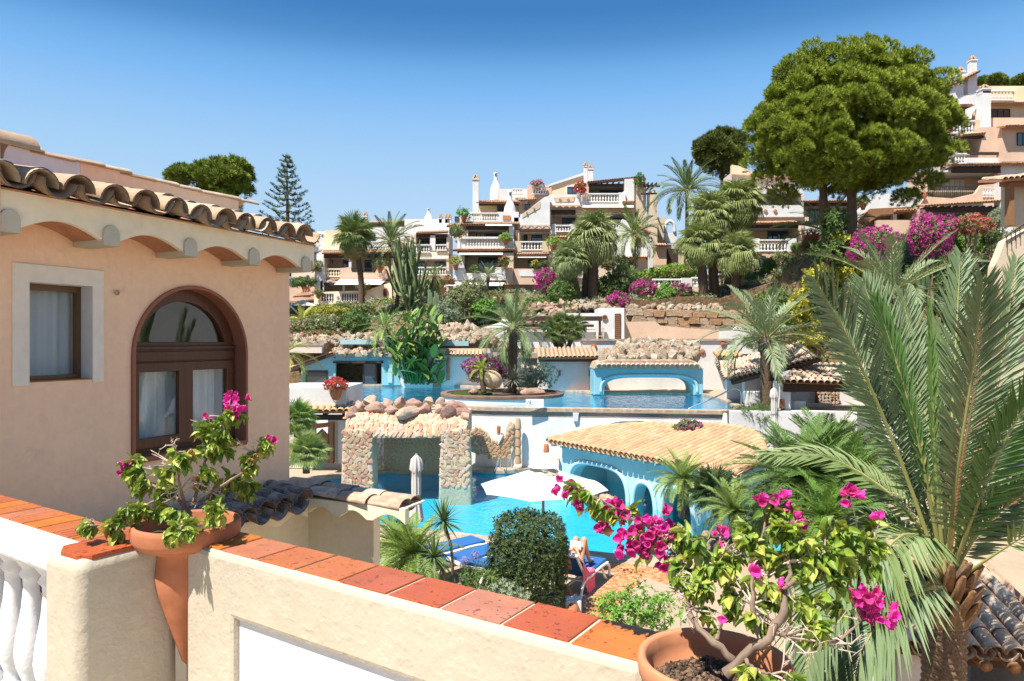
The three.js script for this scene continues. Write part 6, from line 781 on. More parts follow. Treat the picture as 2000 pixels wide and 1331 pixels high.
  farRoof(t, 1148, 1246, 356, 71.2, 3, 0.16, 346); beamRow(t, 1150, 1222, 359, 364, 71.6, 7); loggia(t, 1150, 362, 1222, 381, 71.8, 2.6, C.sand); win(t, 1171, 366, 1217, 380, 74.3, { n: 3, m: C.woodBrown }); part('white_pier', pprism([[1218, 398], [1213, 378], [1221, 372], [1220, 350], [1239, 349], [1239, 398]], 71, 0.8), C.bright, t);
  W('parapet', 1073, 380, 1135, 402, 70.8, 0.4, C.bright); part('panel', pprism([[1081, 386], [1123, 384], [1120, 394], [1085, 395]], 70.75, 0.1), C.sand, t); for (const x of [1094, 1110]) part('diamond', pprism([[x - 3, 390], [x, 386.5], [x + 3, 390], [x, 393.5]], 70.7, 0.08), C.clayRed, t); W('parapet', 1209, 376, 1222, 402, 70.7, 0.4, C.bright); balusters(t, 1136, 1209, 380, 393, 70.7, 0.29); W('balcony_wall', 1132, 396, 1222, 402, 70.75, 0.4, C.bright); farRoof(t, 1216, 1240, 395, 70.4, 0.5, 0.3, 394);
  scallops(t, 1075, 1238, 402, 70.6, 13, C.peach, 4); awning(t, 1138, 1238, 401, 70.5, 4, 0.7); W('wall', 1074, 404, 1240, 414, 71, 0.5, C.peach); W('beam', 1077, 410, 1124, 419, 70.9, 0.3, C.woodDark); loggia(t, 1077, 418, 1240, 452, 71.2, 2.4, C.pale); win(t, 1098, 421, 1124, 446, 73.5, { n: 2 }); win(t, 1170, 421, 1216, 446, 73.5, { n: 3 }); W('balcony_wall', 1078, 438, 1086, 458, 70.6, 0.3, C.bright); balusters(t, 1086, 1113, 442, 451, 70.5, 0.3, C.bright); W('balcony_wall', 1113, 438, 1150, 458, 70.6, 0.3, C.bright); balusters(t, 1190, 1224, 432, 446, 70.4, 0.3); W('wall', 1072, 452, 1245, 474, 70.9, 0.6, C.peach); W('wall', 1072, 474, 1245, 600, 71.4, 0.5, C.pale);
  farRoof(t, 1070, 1108, 464, 70, 0.8, 0.3, 464); balusters(t, 1077, 1112, 496, 508, 69.8, 0.3); W('beam', 1074, 523, 1126, 529, 69.6, 0.3, C.woodDark); W('wall', 1072, 508, 1130, 522, 70.2, 0.5, C.white); win(t, 1095, 533, 1122, 550, 71.3); for (const x of [1140, 1175, 1208]) win(t, x, 486, x + 16, 512, 71.3);
  W('wall', 1236, 348, 1262, 560, 71.2, 4, C.sand); part('buttress', pprism([[1200, 520], [1204, 450], [1216, 428], [1240, 440], [1240, 520]], 68.8, 0.6), C.white, t);
  // round turret with porthole, tower and pergola at the end
  W('turret', 1238, 452, 1268, 506, 66.5, 2.5, C.bright); part('turret_rim', curveTube([P(1237, 456, 66.4), P(1248, 449, 66.4), P(1260, 449, 66.4), P(1270, 457, 66.4)], 0.16), C.clayRed, t); part('porthole', lathe([[0.3, 0.05], [0.42, 0.07], [0.42, 0]], 18).rotateX(Math.PI / 2).translate(...P(1247, 470, 66.45).toArray()), C.terracotta, t); part('porthole_glass', new THREE.CircleGeometry(0.32, 16).translate(...P(1247, 470, 66.42).toArray()), C.woodDark, t); farRoof(t, 1230, 1268, 503, 66, 0.6, 0.3, 503, roofSand); W('wall', 1236, 505, 1268, 560, 66.8, 1, C.pale);
  W('tower', 1270, 371, 1284, 560, 70, 1.6, C.sand); part('pergola_beams', [pb(1252, 361, 1290, 365, 70, 0.2), pb(1252, 377, 1284, 380, 70, 0.2), ...[0, 1, 2, 3].map((i) => bx(P(1256 + i * 8, 0, 70).x, P(0, 361, 70).y, -73, P(1256 + i * 8, 0, 70).x + 0.12, P(0, 358, 70).y, -69.6))], C.woodDark, t); W('wall', 1284, 424, 1300, 560, 74, 1.5, C.sand); part('arch', curveTube([P(1300, 455, 73), P(1301, 438, 73), P(1308, 432, 73), P(1316, 438, 73), P(1318, 455, 73)], 0.18), C.white, t); W('wall', 1298, 455, 1322, 475, 73, 0.4, C.white); farRoof(t, 1280, 1305, 479, 69, 0.8, 0.3, 480); W('wall', 1282, 482, 1302, 530, 69.5, 0.3, C.peach); W('door', 1302, 486, 1325, 526, 70, 0.2, C.woodDark);
  W('wall', 1298, 478, 1350, 570, 72, 0.5, C.sand); bush('round_bush', 'grey olive bush at the villa garden doorway', 'bush', 1334, 484, 13, 13, 68, 'grey', { air: true, s: 0.18 });
  for (let k = 0; k < 4; k++) W('step', 1272 - k, 518 + k * 5, 1330 + k * 2, 525 + k * 5, 65 - k * 0.5, 2, C.coping);
  part('villa_core', [pb(905, 452, 1235, 600, 76, 4), pb(1080, 385, 1240, 452, 75.5, 4)], C.pale, t);
  // pots and flowers on its balconies
  const gp = null; potted(906, 434, 70.2, 26, 'bright', 'large potted leafy plant on the villa upper left corner'); potted(988, 479, 68.6, 22, 'lime', 'potted cycad on the white balcony pier of the villa'); potted(1081, 492, 68.6, 30, 'lime', 'potted cycad in tall jar beside the villa fan palms'); potted(890, 528, 67.2, 26, 'yellow', 'yellow trailing plant beside the white villa balcony'); potted(985, 526, 67.2, 22, 'mid', 'potted geranium on the villa balcony corner', { flower: { ...FL.red, p: 0.35 } }); potted(1045, 525, 68.2, 14, 'yellow', 'small yellow potted shrub on the pink villa wall'); potted(1064, 527, 68.1, 16, 'dark', 'dark potted shrub on the pink villa wall end'); potted(926, 534, 67.4, 14, 'mid', 'terracotta trough plant inside the white villa balcony');
  bush('bougainvillea', 'crimson bougainvillea against the villa roof chimney', 'bougainvillea', 1134, 367, 10, 12, 70.4, 'mid', { air: true, s: 0.2, flower: { ...FL.red, p: 0.9 } }); bush('bougainvillea', 'pale pink bougainvillea on the villa top terrace', 'bougainvillea', 1050, 358, 11, 6, 74.4, 'mid', { air: true, s: 0.2, flower: { ...FL.pink, p: 0.6 } }); bush('climber', 'olive shrub climbing the villa left flank', 'shrub', 892, 452, 14, 12, 69.5, 'olive', { air: true, s: 0.17 }); bush('creeper', 'russet creeper hanging over the villa side terrace', 'shrub', 876, 550, 10, 10, 66.8, 'olive', { air: true, s: 0.15, flower: { ...FL.red, p: 0.3 } });
  bush('hanging_plant', 'green hanging plant on the villa roof corner', 'shrub', 1250, 352, 9, 12, 70.6, 'mid', { air: true, s: 0.18 });
}
{ // left villa
  srand(302);
  const t = bld('villa', 'peach terraced villa with wide white awning and oval window', 'villa', 700, 610, 84);
  const W = (name, x0, y0, x1, y1, d, th, m) => part(name, pb(x0, y0, x1, y1, d, th), m, t);
  W('wall', 700, 432, 810, 500, 90, 3, C.pale); farRoof(t, 700, 810, 437, 88.6, 2.4, 0.25, 433); W('wall', 712, 443, 790, 482, 88.8, 1, C.white); win(t, 720, 455, 732, 472, 88.7); W('wall', 635, 450, 702, 490, 89, 2, C.pink); part('stair_wall', pprism([[632, 492], [632, 452], [668, 480], [720, 482], [720, 492]], 86.2, 0.5), C.cream, t);
  balusters(t, 668, 760, 474, 486, 86, 0.3); W('parapet', 756, 470, 800, 492, 86.1, 0.5, C.cream); W('terrace_slab', 630, 488, 805, 492, 86, 3, C.coping); chimney(t, 713, 8, 414, 440, 89); 
  farRoof(t, 628, 772, 495, 84.4, 1.2, 0.28, 493); beamRow(t, 632, 768, 496, 504, 84.8, 15); loggia(t, 634, 502, 764, 532, 85, 3, C.pale); win(t, 669, 508, 681, 523, 87.9, { glass: glassBlue }); win(t, 712, 508, 726, 530, 87.9); win(t, 731, 507, 750, 524, 87.9); W('pillar', 681, 500, 686, 524, 84.8, 0.4, C.bright); for (const x of [648, 702]) W('wall_lamp', x, 508, x + 2, 514, 87.8, 0.15, C.woodBeam);
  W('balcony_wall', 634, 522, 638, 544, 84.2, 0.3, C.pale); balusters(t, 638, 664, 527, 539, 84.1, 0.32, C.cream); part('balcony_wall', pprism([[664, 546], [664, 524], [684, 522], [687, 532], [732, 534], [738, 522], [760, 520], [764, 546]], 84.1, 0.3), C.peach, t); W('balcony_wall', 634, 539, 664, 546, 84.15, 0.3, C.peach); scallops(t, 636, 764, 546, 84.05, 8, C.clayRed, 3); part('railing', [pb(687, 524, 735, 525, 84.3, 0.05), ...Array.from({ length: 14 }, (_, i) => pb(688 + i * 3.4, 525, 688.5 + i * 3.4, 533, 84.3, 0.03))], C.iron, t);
  part('stair_side', pprism([[612, 560], [616, 520], [632, 506], [634, 546], [632, 570]], 83.6, 0.4), C.bright, t); awning(t, 664, 756, 545, 84, 11, 2.2, -12); loggia(t, 630, 552, 755, 590, 83.6, 3, C.pale); W('beam', 632, 553, 668, 558, 83.4, 0.3, C.woodDark); W('pillar', 669, 555, 673, 578, 83.4, 0.3, C.bright); win(t, 722, 558, 744, 574, 86.5);
  part('balcony_wall', pprism([[613, 597], [613, 572], [640, 570], [700, 568], [720, 566], [742, 558], [764, 552], [766, 597]], 82.6, 0.3), C.cream, t); for (const [x0, x1] of [[629, 650], [669, 698]]) { W('balcony_backing', x0 - 1, 574, x1 + 1, 588, 82.58, 0.02, C.frameDark); balusters(t, x0, x1, 575, 588, 82.45, 0.3, C.bright, 0, 0, false); } part('white_panel', pprism([[654, 577], [667, 577], [664, 588], [657, 588]], 82.55, 0.1), C.bright, t); part('white_panel', pprism([[721, 577], [734, 577], [732, 588], [724, 588]], 82.55, 0.1), C.bright, t); for (const x of [660, 726]) part('diamond', pprism([[x - 3, 582], [x, 578], [x + 3, 582], [x, 586]], 82.5, 0.1), C.clayRed, t); part('oval_window', lathe([[0.26, 0.06], [0.36, 0.06], [0.36, 0]], 18).scale(0.9, 1, 1.7).rotateX(Math.PI / 2).translate(...P(753, 572, 82.55).toArray()), C.terracotta, t); part('oval_glass', new THREE.CircleGeometry(0.28, 16).scale(0.9, 1.7, 1).translate(...P(753, 572, 82.52).toArray()), C.woodDark, t); scallops(t, 613, 702, 597, 82.6, 8, C.clayRed, 3); farRoof(t, 704, 766, 598, 82.4, 0.6, 0.3, 598); W('wall', 613, 600, 770, 625, 84, 0.4, C.white); awning(t, 650, 698, 599, 82.5, 3, 0.6); win(t, 720, 604, 736, 622, 83.9); part('brick_arch', curveTube([P(674, 612, 82.4), P(680, 603, 82.4), P(688, 600, 82.4), P(697, 604, 82.4), P(702, 612, 82.4)], 0.2), C.pink, t);  // dark sheet behind these balusters stands in for the shade between them
  part('villa_core', pb(636, 492, 800, 625, 88.5, 4), C.pale, t);
  potted(742, 533, 83, 26, 'olive', 'jar plant hanging beside the left villa balcony'); potted(709, 580, 82, 28, 'olive', 'round jar plant on the left villa lower balcony'); potted(622, 584, 82, 18, 'olive', 'small jar plant at the left villa balcony end'); bush('hanging_plant', 'green trailing plants at the left villa stair', 'shrub', 612, 520, 18, 10, 83, 'olive', { air: true, s: 0.18 }); bush('hanging_plant', 'creeping green plants below the left villa stair', 'shrub', 590, 552, 26, 9, 83, 'mid', { air: true, s: 0.18 });
  const f = bld('far_villa', 'pale far villa part seen past the house eaves', 'villa', 595, 590, 95); const X = (name, x0, y0, x1, y1, d, th, m) => part(name, pb(x0, y0, x1, y1, d, th), m, f);
  X('wall', 575, 455, 640, 600, 96, 3, C.pale); X('wall', 618, 452, 636, 510, 92, 2, C.bright); win(f, 612, 488, 624, 508, 95.9); X('wall', 560, 556, 614, 600, 91, 2, C.peach); X('wall', 570, 530, 620, 556, 94, 1, C.pale); farRoof(f, 572, 616, 580, 89, 1.6, 0.25, 576); X('door', 580, 588, 606, 606, 90.9, 0.3, C.woodDark); win(f, 598, 538, 603, 552, 93.9); balusters(f, 588, 602, 562, 571, 90.8, 0.3, C.clayRed);  // door here is a dark slab painted in for a shaded opening
  // middle link villa between the two
  const l = bld('villa', 'narrow white villa with dark timber loggias between the larger villas', 'villa', 835, 600, 78); const Y = (name, x0, y0, x1, y1, d, th, m) => part(name, pb(x0, y0, x1, y1, d, th), m, l);
  Y('wall', 790, 428, 878, 460, 84, 3, C.white); bell(l, 836, 406, 438, 9, 86); for (const x of [860, 872, 878]) chimney(l, x, 6, 418, 436, 84); farRoof(l, 812, 874, 456, 79, 1.2, 0.28, 454); Y('beam', 812, 457, 874, 463, 79.3, 0.3, C.woodDark); loggia(l, 812, 460, 872, 490, 79.4, 2.4, C.pale); Y('pillar', 840, 460, 850, 490, 79.2, 0.4, C.bright); win(l, 852, 464, 871, 484, 81.7); win(l, 815, 464, 838, 484, 81.7); balusters(l, 806, 840, 480, 492, 79, 0.3); balusters(l, 852, 872, 480, 488, 79, 0.3); Y('wall', 800, 492, 876, 506, 79.2, 0.5, C.cream); loggia(l, 806, 506, 872, 536, 79, 2.4, C.pale); win(l, 815, 512, 832, 534, 81.3); win(l, 850, 512, 868, 534, 81.3); balusters(l, 806, 872, 524, 536, 78.6, 0.3); Y('wall', 800, 536, 880, 546, 78.7, 0.5, C.cream); farRoof(l, 812, 886, 548, 77.6, 1.2, 0.25, 547); loggia(l, 815, 552, 880, 590, 78, 2.6, C.pink, { ceil: C.woodBeam }); win(l, 830, 556, 850, 588, 80.5); Y('wall', 768, 470, 812, 600, 82, 2, C.peach); Y('wall', 800, 590, 885, 620, 77.4, 0.5, C.white); Y('core', 800, 460, 880, 600, 82.2, 3, C.pale); part('stair_rail', pprism([[772, 612], [806, 572], [812, 576], [780, 616]], 66, 0.3), C.peach, l); awning(l, 868, 886, 556, 77.5, 5, 1);
  const um = thing('far_parasol', 'small white parasol beside the far villa terrace', 'parasol', P(592, 612, 62)); part('canopy', lathe([[0.001, 0.55], [1.35, 0], [1.34, -0.03], [0.001, 0.5]], 8).translate(...P(592, 598, 62).toArray()), C.cloth, um); part('pole', bar(P(592, 612, 62), P(592, 590, 62), 0.03), C.plastic, um);
}
{ // right hillside villa
  srand(303);
  const t = bld('villa', 'tall stepped villa with white chimneys climbing the right hillside', 'villa', 1930, 470, 60);
  const W = (name, x0, y0, x1, y1, d, th, m) => part(name, pb(x0, y0, x1, y1, d, th), m, t);
  W('wall', 1905, 168, 2060, 205, 66, 4, C.pink); W('wall', 1990, 170, 2060, 200, 65, 1, C.pink); balusters(t, 1937, 1983, 179, 194, 65.5, 0.3); chimney(t, 1903, 12, 108, 150, 65); chimney(t, 1880, 12, 130, 160, 64.8); chimney(t, 1859, 10, 140, 165, 65.2);
  part('white_frame', [pb(1891, 142, 1909, 205, 64.4, 0.8), pb(1866, 165, 1882, 205, 64.4, 0.8), pb(1866, 186, 1909, 205, 64.3, 0.8)], C.bright, t); farRoof(t, 1868, 1916, 163, 63.8, 1.2, 0.2, 138); W('wall', 1840, 160, 1868, 215, 66, 2, C.pale);
  farRoof(t, 1858, 1900, 206, 62.6, 1.2, 0.3, 205); W('beam', 1860, 207, 1898, 214, 62.8, 0.4, C.woodDark); loggia(t, 1860, 213, 1900, 245, 63, 2, C.peach); win(t, 1884, 220, 1892, 245, 64.9); part('arch_wall', pprism([[1890, 232], [1890, 212], [1920, 200], [1922, 232], [1918, 232], [1918, 214], [1908, 212], [1900, 220], [1898, 232]], 62.4, 0.3), C.bright, t); W('chimney_stack', 1920, 178, 1936, 300, 61.6, 1, C.bright); chimney(t, 1928, 17, 164, 182, 61.6); 
  farRoof(t, 1936, 2060, 202, 63.2, 1.4, 0.22, 200); W('wall', 1934, 202, 2060, 232, 64, 1, C.sand); win(t, 1938, 213, 1974, 229, 63.9, { glass: C.woodBrown, m: C.woodBrown }); W('balcony_wall', 1936, 230, 2060, 248, 62.4, 0.4, C.peach); balusters(t, 1863, 1904, 238, 258, 61.8, 0.28); W('balcony_wall', 1904, 234, 1922, 262, 61.9, 0.4, C.peach); W('slab', 1856, 258, 1922, 262, 61.8, 2, C.coping);
  farRoof(t, 1880, 1926, 264, 60.8, 0.9, 0.3, 260); W('beam', 1882, 265, 1922, 270, 61, 0.3, C.woodDark); loggia(t, 1870, 268, 1925, 300, 61.4, 1.6, C.white); win(t, 1890, 275, 1911, 300, 62.9, { glass: C.curtain }); W('wall', 1918, 248, 1960, 316, 61.0, 2, C.peach); W('wall', 1958, 242, 2060, 316, 60.2, 2, C.peach); farRoof(t, 1964, 2060, 246, 59.4, 1, 0.25, 244); win(t, 1988, 259, 2010, 284, 60.1); balusters(t, 1866, 1889, 302, 318, 60.8, 0.28); W('parapet', 1889, 308, 1954, 318, 60.7, 0.4, C.bright); W('beam', 1898, 297, 1954, 302, 60.6, 0.2, C.woodDark); W('wall', 1930, 290, 1956, 318, 61.2, 0.5, C.bright);
  farRoof(t, 1858, 2060, 322, 59.6, 1.2, 0.25, 319); beamRow(t, 1862, 1955, 326, 337, 59.9, 9); W('wall', 1955, 320, 2060, 360, 60.2, 1, C.bright); loggia(t, 1812, 336, 1950, 372, 60.2, 2.4, C.peach); win(t, 1836, 350, 1886, 382, 62.5, { n: 4, glass: C.curtain, m: C.sand }); W('door', 1930, 338, 1946, 372, 62.4, 0.2, C.woodDark);
  part('balcony_wall', pprism([[1800, 398], [1808, 384], [1860, 388], [1905, 378], [1916, 362], [1962, 358], [1962, 392], [1860, 396]], 59.4, 0.3, 0.03), C.peach, t); W('balcony_backing', 1920, 366, 1961, 386, 59.38, 0.02, C.pale); balusters(t, 1921, 1960, 367, 385, 59.2, 0.3, C.bright, 0, 0, false); part('railing', [pb(1812, 364, 1914, 365.2, 59.6, 0.05), ...Array.from({ length: 26 }, (_, i) => pb(1814 + i * 3.9, 365, 1814.5 + i * 3.9, 384, 59.6, 0.03))], C.iron, t);
  farRoof(t, 1806, 1968, 402, 58.4, 1.1, 0.22, 392); beamRow(t, 1812, 1964, 405, 414, 58.8, 12); loggia(t, 1800, 412, 1950, 450, 59.2, 2.2, C.peach); win(t, 1856, 416, 1912, 446, 61.3, { n: 3, glass: C.curtain }); W('wall', 1715, 430, 1990, 490, 58.6, 0.5, C.peach); W('pillar', 1955, 355, 1980, 460, 58.4, 0.8, C.white);
  // link with tiled stairs
  part('stair_wall', pprism([[1668, 420], [1712, 380], [1740, 378], [1800, 385], [1800, 412], [1668, 430]], 60.2, 0.5), C.bright, t); part('stair_steps', pprism([[1676, 432], [1700, 408], [1780, 404], [1776, 416], [1720, 420], [1690, 440]], 59.8, 0.3), C.woodBeam, t); farRoof(t, 1750, 1812, 412, 59.4, 0.8, 0.25, 410); part('clay_roundel', lathe([[0.001, 0.08], [0.3, 0.06], [0.3, 0]], 16).rotateX(Math.PI / 2).translate(...P(1804, 382, 59.2).toArray()), C.terracotta, t); loggia(t, 1690, 414, 1800, 445, 60.4, 2, C.peach); W('pillar', 1745, 412, 1752, 440, 60, 0.4, C.bright); W('core', 1860, 205, 2060, 480, 66.5, 3, C.pale);
  // mid villa behind the palms
  const m = bld('villa', 'beige villa half hidden behind the fan palms below the pine', 'villa', 1500, 530, 60); const Z = (name, x0, y0, x1, y1, d, th, mm) => part(name, pb(x0, y0, x1, y1, d, th), mm, m);
  Z('wall', 1432, 335, 1560, 380, 66, 3, C.pale); part('wall', pprism([[1430, 340], [1430, 322], [1444, 324], [1470, 336], [1560, 338], [1560, 345]], 65.6, 0.5), C.pink, m); loggia(m, 1478, 378, 1560, 404, 62.5, 2.4, C.pale); Z('roof', 1440, 370, 1570, 378, 62, 3, C.white); Z('parapet', 1440, 401, 1570, 424, 61.4, 0.4, C.bright); for (const x of [1496, 1515]) part('diamond', pprism([[x - 4, 412], [x, 408], [x + 4, 412], [x, 416]], 61.3, 0.1), C.clayRed, m); Z('wall', 1440, 424, 1580, 432, 61.6, 0.5, C.sand); farRoof(m, 1450, 1560, 437, 60.4, 1.1, 0.25, 435); Z('beam', 1460, 438, 1560, 445, 60.6, 0.3, C.woodDark); loggia(m, 1450, 444, 1560, 474, 61, 2.2, C.pink); win(m, 1500, 450, 1540, 472, 63.1); Z('balcony_wall', 1468, 466, 1484, 494, 60, 0.4, C.bright); balusters(m, 1485, 1538, 471, 489, 59.9, 0.3); Z('balcony_wall', 1538, 466, 1556, 494, 60, 0.4, C.bright); scallops(m, 1470, 1556, 494, 60, 5, C.sand, 3); Z('wall', 1465, 496, 1570, 530, 60.8, 0.4, C.peach); Z('door', 1515, 505, 1534, 528, 60.7, 0.2, C.woodDark); win(m, 1484, 500, 1496, 522, 60.7); Z('core', 1440, 378, 1570, 530, 65, 3, C.pale); Z('wall', 1400, 440, 1455, 530, 64, 2, C.sand);
  Z('wall', 1556, 392, 1712, 500, 67, 0.6, C.pale); win(m, 1580, 408, 1604, 436, 66.8); win(m, 1636, 410, 1660, 436, 66.8); Z('beam', 1560, 396, 1700, 402, 65.4, 0.3, C.woodDark); farRoof(m, 1558, 1704, 394, 65, 2, 0.2, 392); Z('parapet', 1560, 440, 1700, 458, 65.2, 0.4, C.bright); Z('wall', 1556, 458, 1712, 510, 65.6, 0.4, C.peach);
  potted(1556, 496, 59.5, 20, 'mid', 'round jar beside the white balcony under the pine'); potted(1686, 410, 58.8, 26, 'olive', 'tall terracotta urn on the villa link stairs');
  // curved balustrade of the garden path
  const cb = bld('path_balustrade', 'low curved white balustrade along the garden path behind fan palms', 'balustrade', 1330, 575, 55); balusters(cb, 1276, 1332, 548, 558, 54, 0.3); balusters(cb, 1352, 1372, 545, 557, 54, 0.3); balusters(cb, 1400, 1422, 541, 557, 53.5, 0.3); part('wall', pb(1262, 560, 1440, 580, 53.8, 0.4), C.pale, cb); part('post', [pb(1332, 543, 1352, 582, 53.8, 0.5), pb(1372, 540, 1400, 580, 53.7, 0.5)], C.white, cb); part('ramp_wall', pprism([[1440, 580], [1440, 540], [1470, 552], [1500, 538], [1570, 545], [1570, 590]], 52, 0.5), C.peach, cb);
  const lampP = bld('garden_lamp', 'black lantern on white pillar at the villa steps', 'lamp', 1271, 520, 63); part('pillar', pb(1267, 474, 1275, 530, 63, 0.35), C.white, lampP); part('lantern', lathe([[0.001, 0], [0.12, 0.05], [0.2, 0.35], [0.1, 0.5], [0.001, 0.55]], 6).translate(...P(1271, 474, 63.2).toArray()), C.iron, lampP); part('lamp_glass', lathe([[0.13, 0.08], [0.185, 0.33]], 6).translate(...P(1271, 474, 63.18).toArray()), C.plastic, lampP);
  // stair building at the right edge
  const s = bld('stair_house', 'beige wall with iron railed outside stair and tiled canopy', 'building', 1975, 590, 26); const S = (name, x0, y0, x1, y1, d, th, mm) => part(name, pb(x0, y0, x1, y1, d, th), mm, s);
  part('wall', pprism([[1938, 590], [1945, 520], [1965, 470], [2060, 420], [2060, 590]], 26, 0.4), C.sand, s); S('wall', 1972, 348, 2060, 440, 29, 0.5, C.sand); farRoof(s, 1958, 2060, 350, 28, 1.4, 0.2, 340, roofOld); S('beam', 1962, 352, 2060, 362, 28.4, 0.3, C.woodBeam); S('post', 1973, 356, 1982, 440, 28.3, 0.3, C.woodBeam); part('railing', [taper([P(1965, 462, 25.9), P(2060, 396, 25.9)], [0.03, 0.03], 5), ...Array.from({ length: 11 }, (_, i) => bar(P(1967 + i * 8.6, 461 - i * 6, 25.9), P(1967 + i * 8.6, 484 - i * 6, 25.9), 0.016, 5))], C.iron, s); farRoof(s, 1940, 2060, 590, 25, 0.9, 0.25, 580, roofNear); S('door', 1960, 592, 2060, 640, 25.6, 0.3, C.woodBrown); S('wall', 1955, 640, 2060, 830, 25.9, 0.4, C.sand);  // door below the canopy: dark slab standing in for a shaded opening
}
{ // neighbouring house beside the terrace, outside the frame: the arched window mirrors it and its sunlit front lights the pink wall
  const t = thing('neighbour_house', 'white and peach house with tiled roofs facing the pink house', 'house', V(12.5, 0, -8));
  part('wall', bx(12, -0.5, -15.5, 17, 5.2, 3), C.white, t); part('front_wall', bx(8.3, -0.5, -10.4, 11.8, 8, 6), C.white, t); part('front_base', bx(8.22, -0.5, -10.4, 8.3, 3.4, 6), C.peach, t); { const f = part('front_window', [bx(8.2, 4.6, -7, 8.3, 6.4, -6.9), bx(8.2, 4.6, -5.7, 8.3, 6.4, -5.6), bx(8.2, 6.3, -6.9, 8.3, 6.4, -5.7), bx(8.2, 4.6, -6.9, 8.3, 4.7, -5.7)], C.woodBrown, t); part('pane', bx(8.24, 4.65, -6.95, 8.28, 6.35, -5.65), glassBlue, f); } part('upper_wall', bx(13.5, 5.2, -15, 17, 9, 2), C.peach, t); part('parapet', bx(11.9, 5.2, -15.5, 12.2, 6.1, 3), C.white, t);
  for (const [z0, z1, y0, y1] of [[-13, -11.2, 2.2, 4.2], [-9, -7, 1.2, 4.2], [-4, -2, 2.2, 4.2]]) { const f = part('window', [bx(11.9, y0, z0, 12, y1, z0 + 0.1), bx(11.9, y0, z1 - 0.1, 12, y1, z1), bx(11.9, y1 - 0.1, z0 + 0.1, 12, y1, z1 - 0.1), bx(11.9, y0, z0 + 0.1, 12, y0 + 0.1, z1 - 0.1)], C.woodBrown, t); part('pane', bx(11.94, y0 + 0.05, z0 + 0.05, 11.98, y1 - 0.05, z1 - 0.05), glassBlue, f); }
  const l = []; srand(77); for (let r = 0; r < 4; r++) for (let z = -15.4; z < 2.2; z += 0.25) l.push(prep(farTile.clone()).rotateX(0.3).rotateY(-Math.PI / 2).translate(13.55 - r * 0.42 + 0.3, 8.9 - 0.13 * r + 0.1, z)); part('roof_tiles', l, roofFar[2], t, true);
}
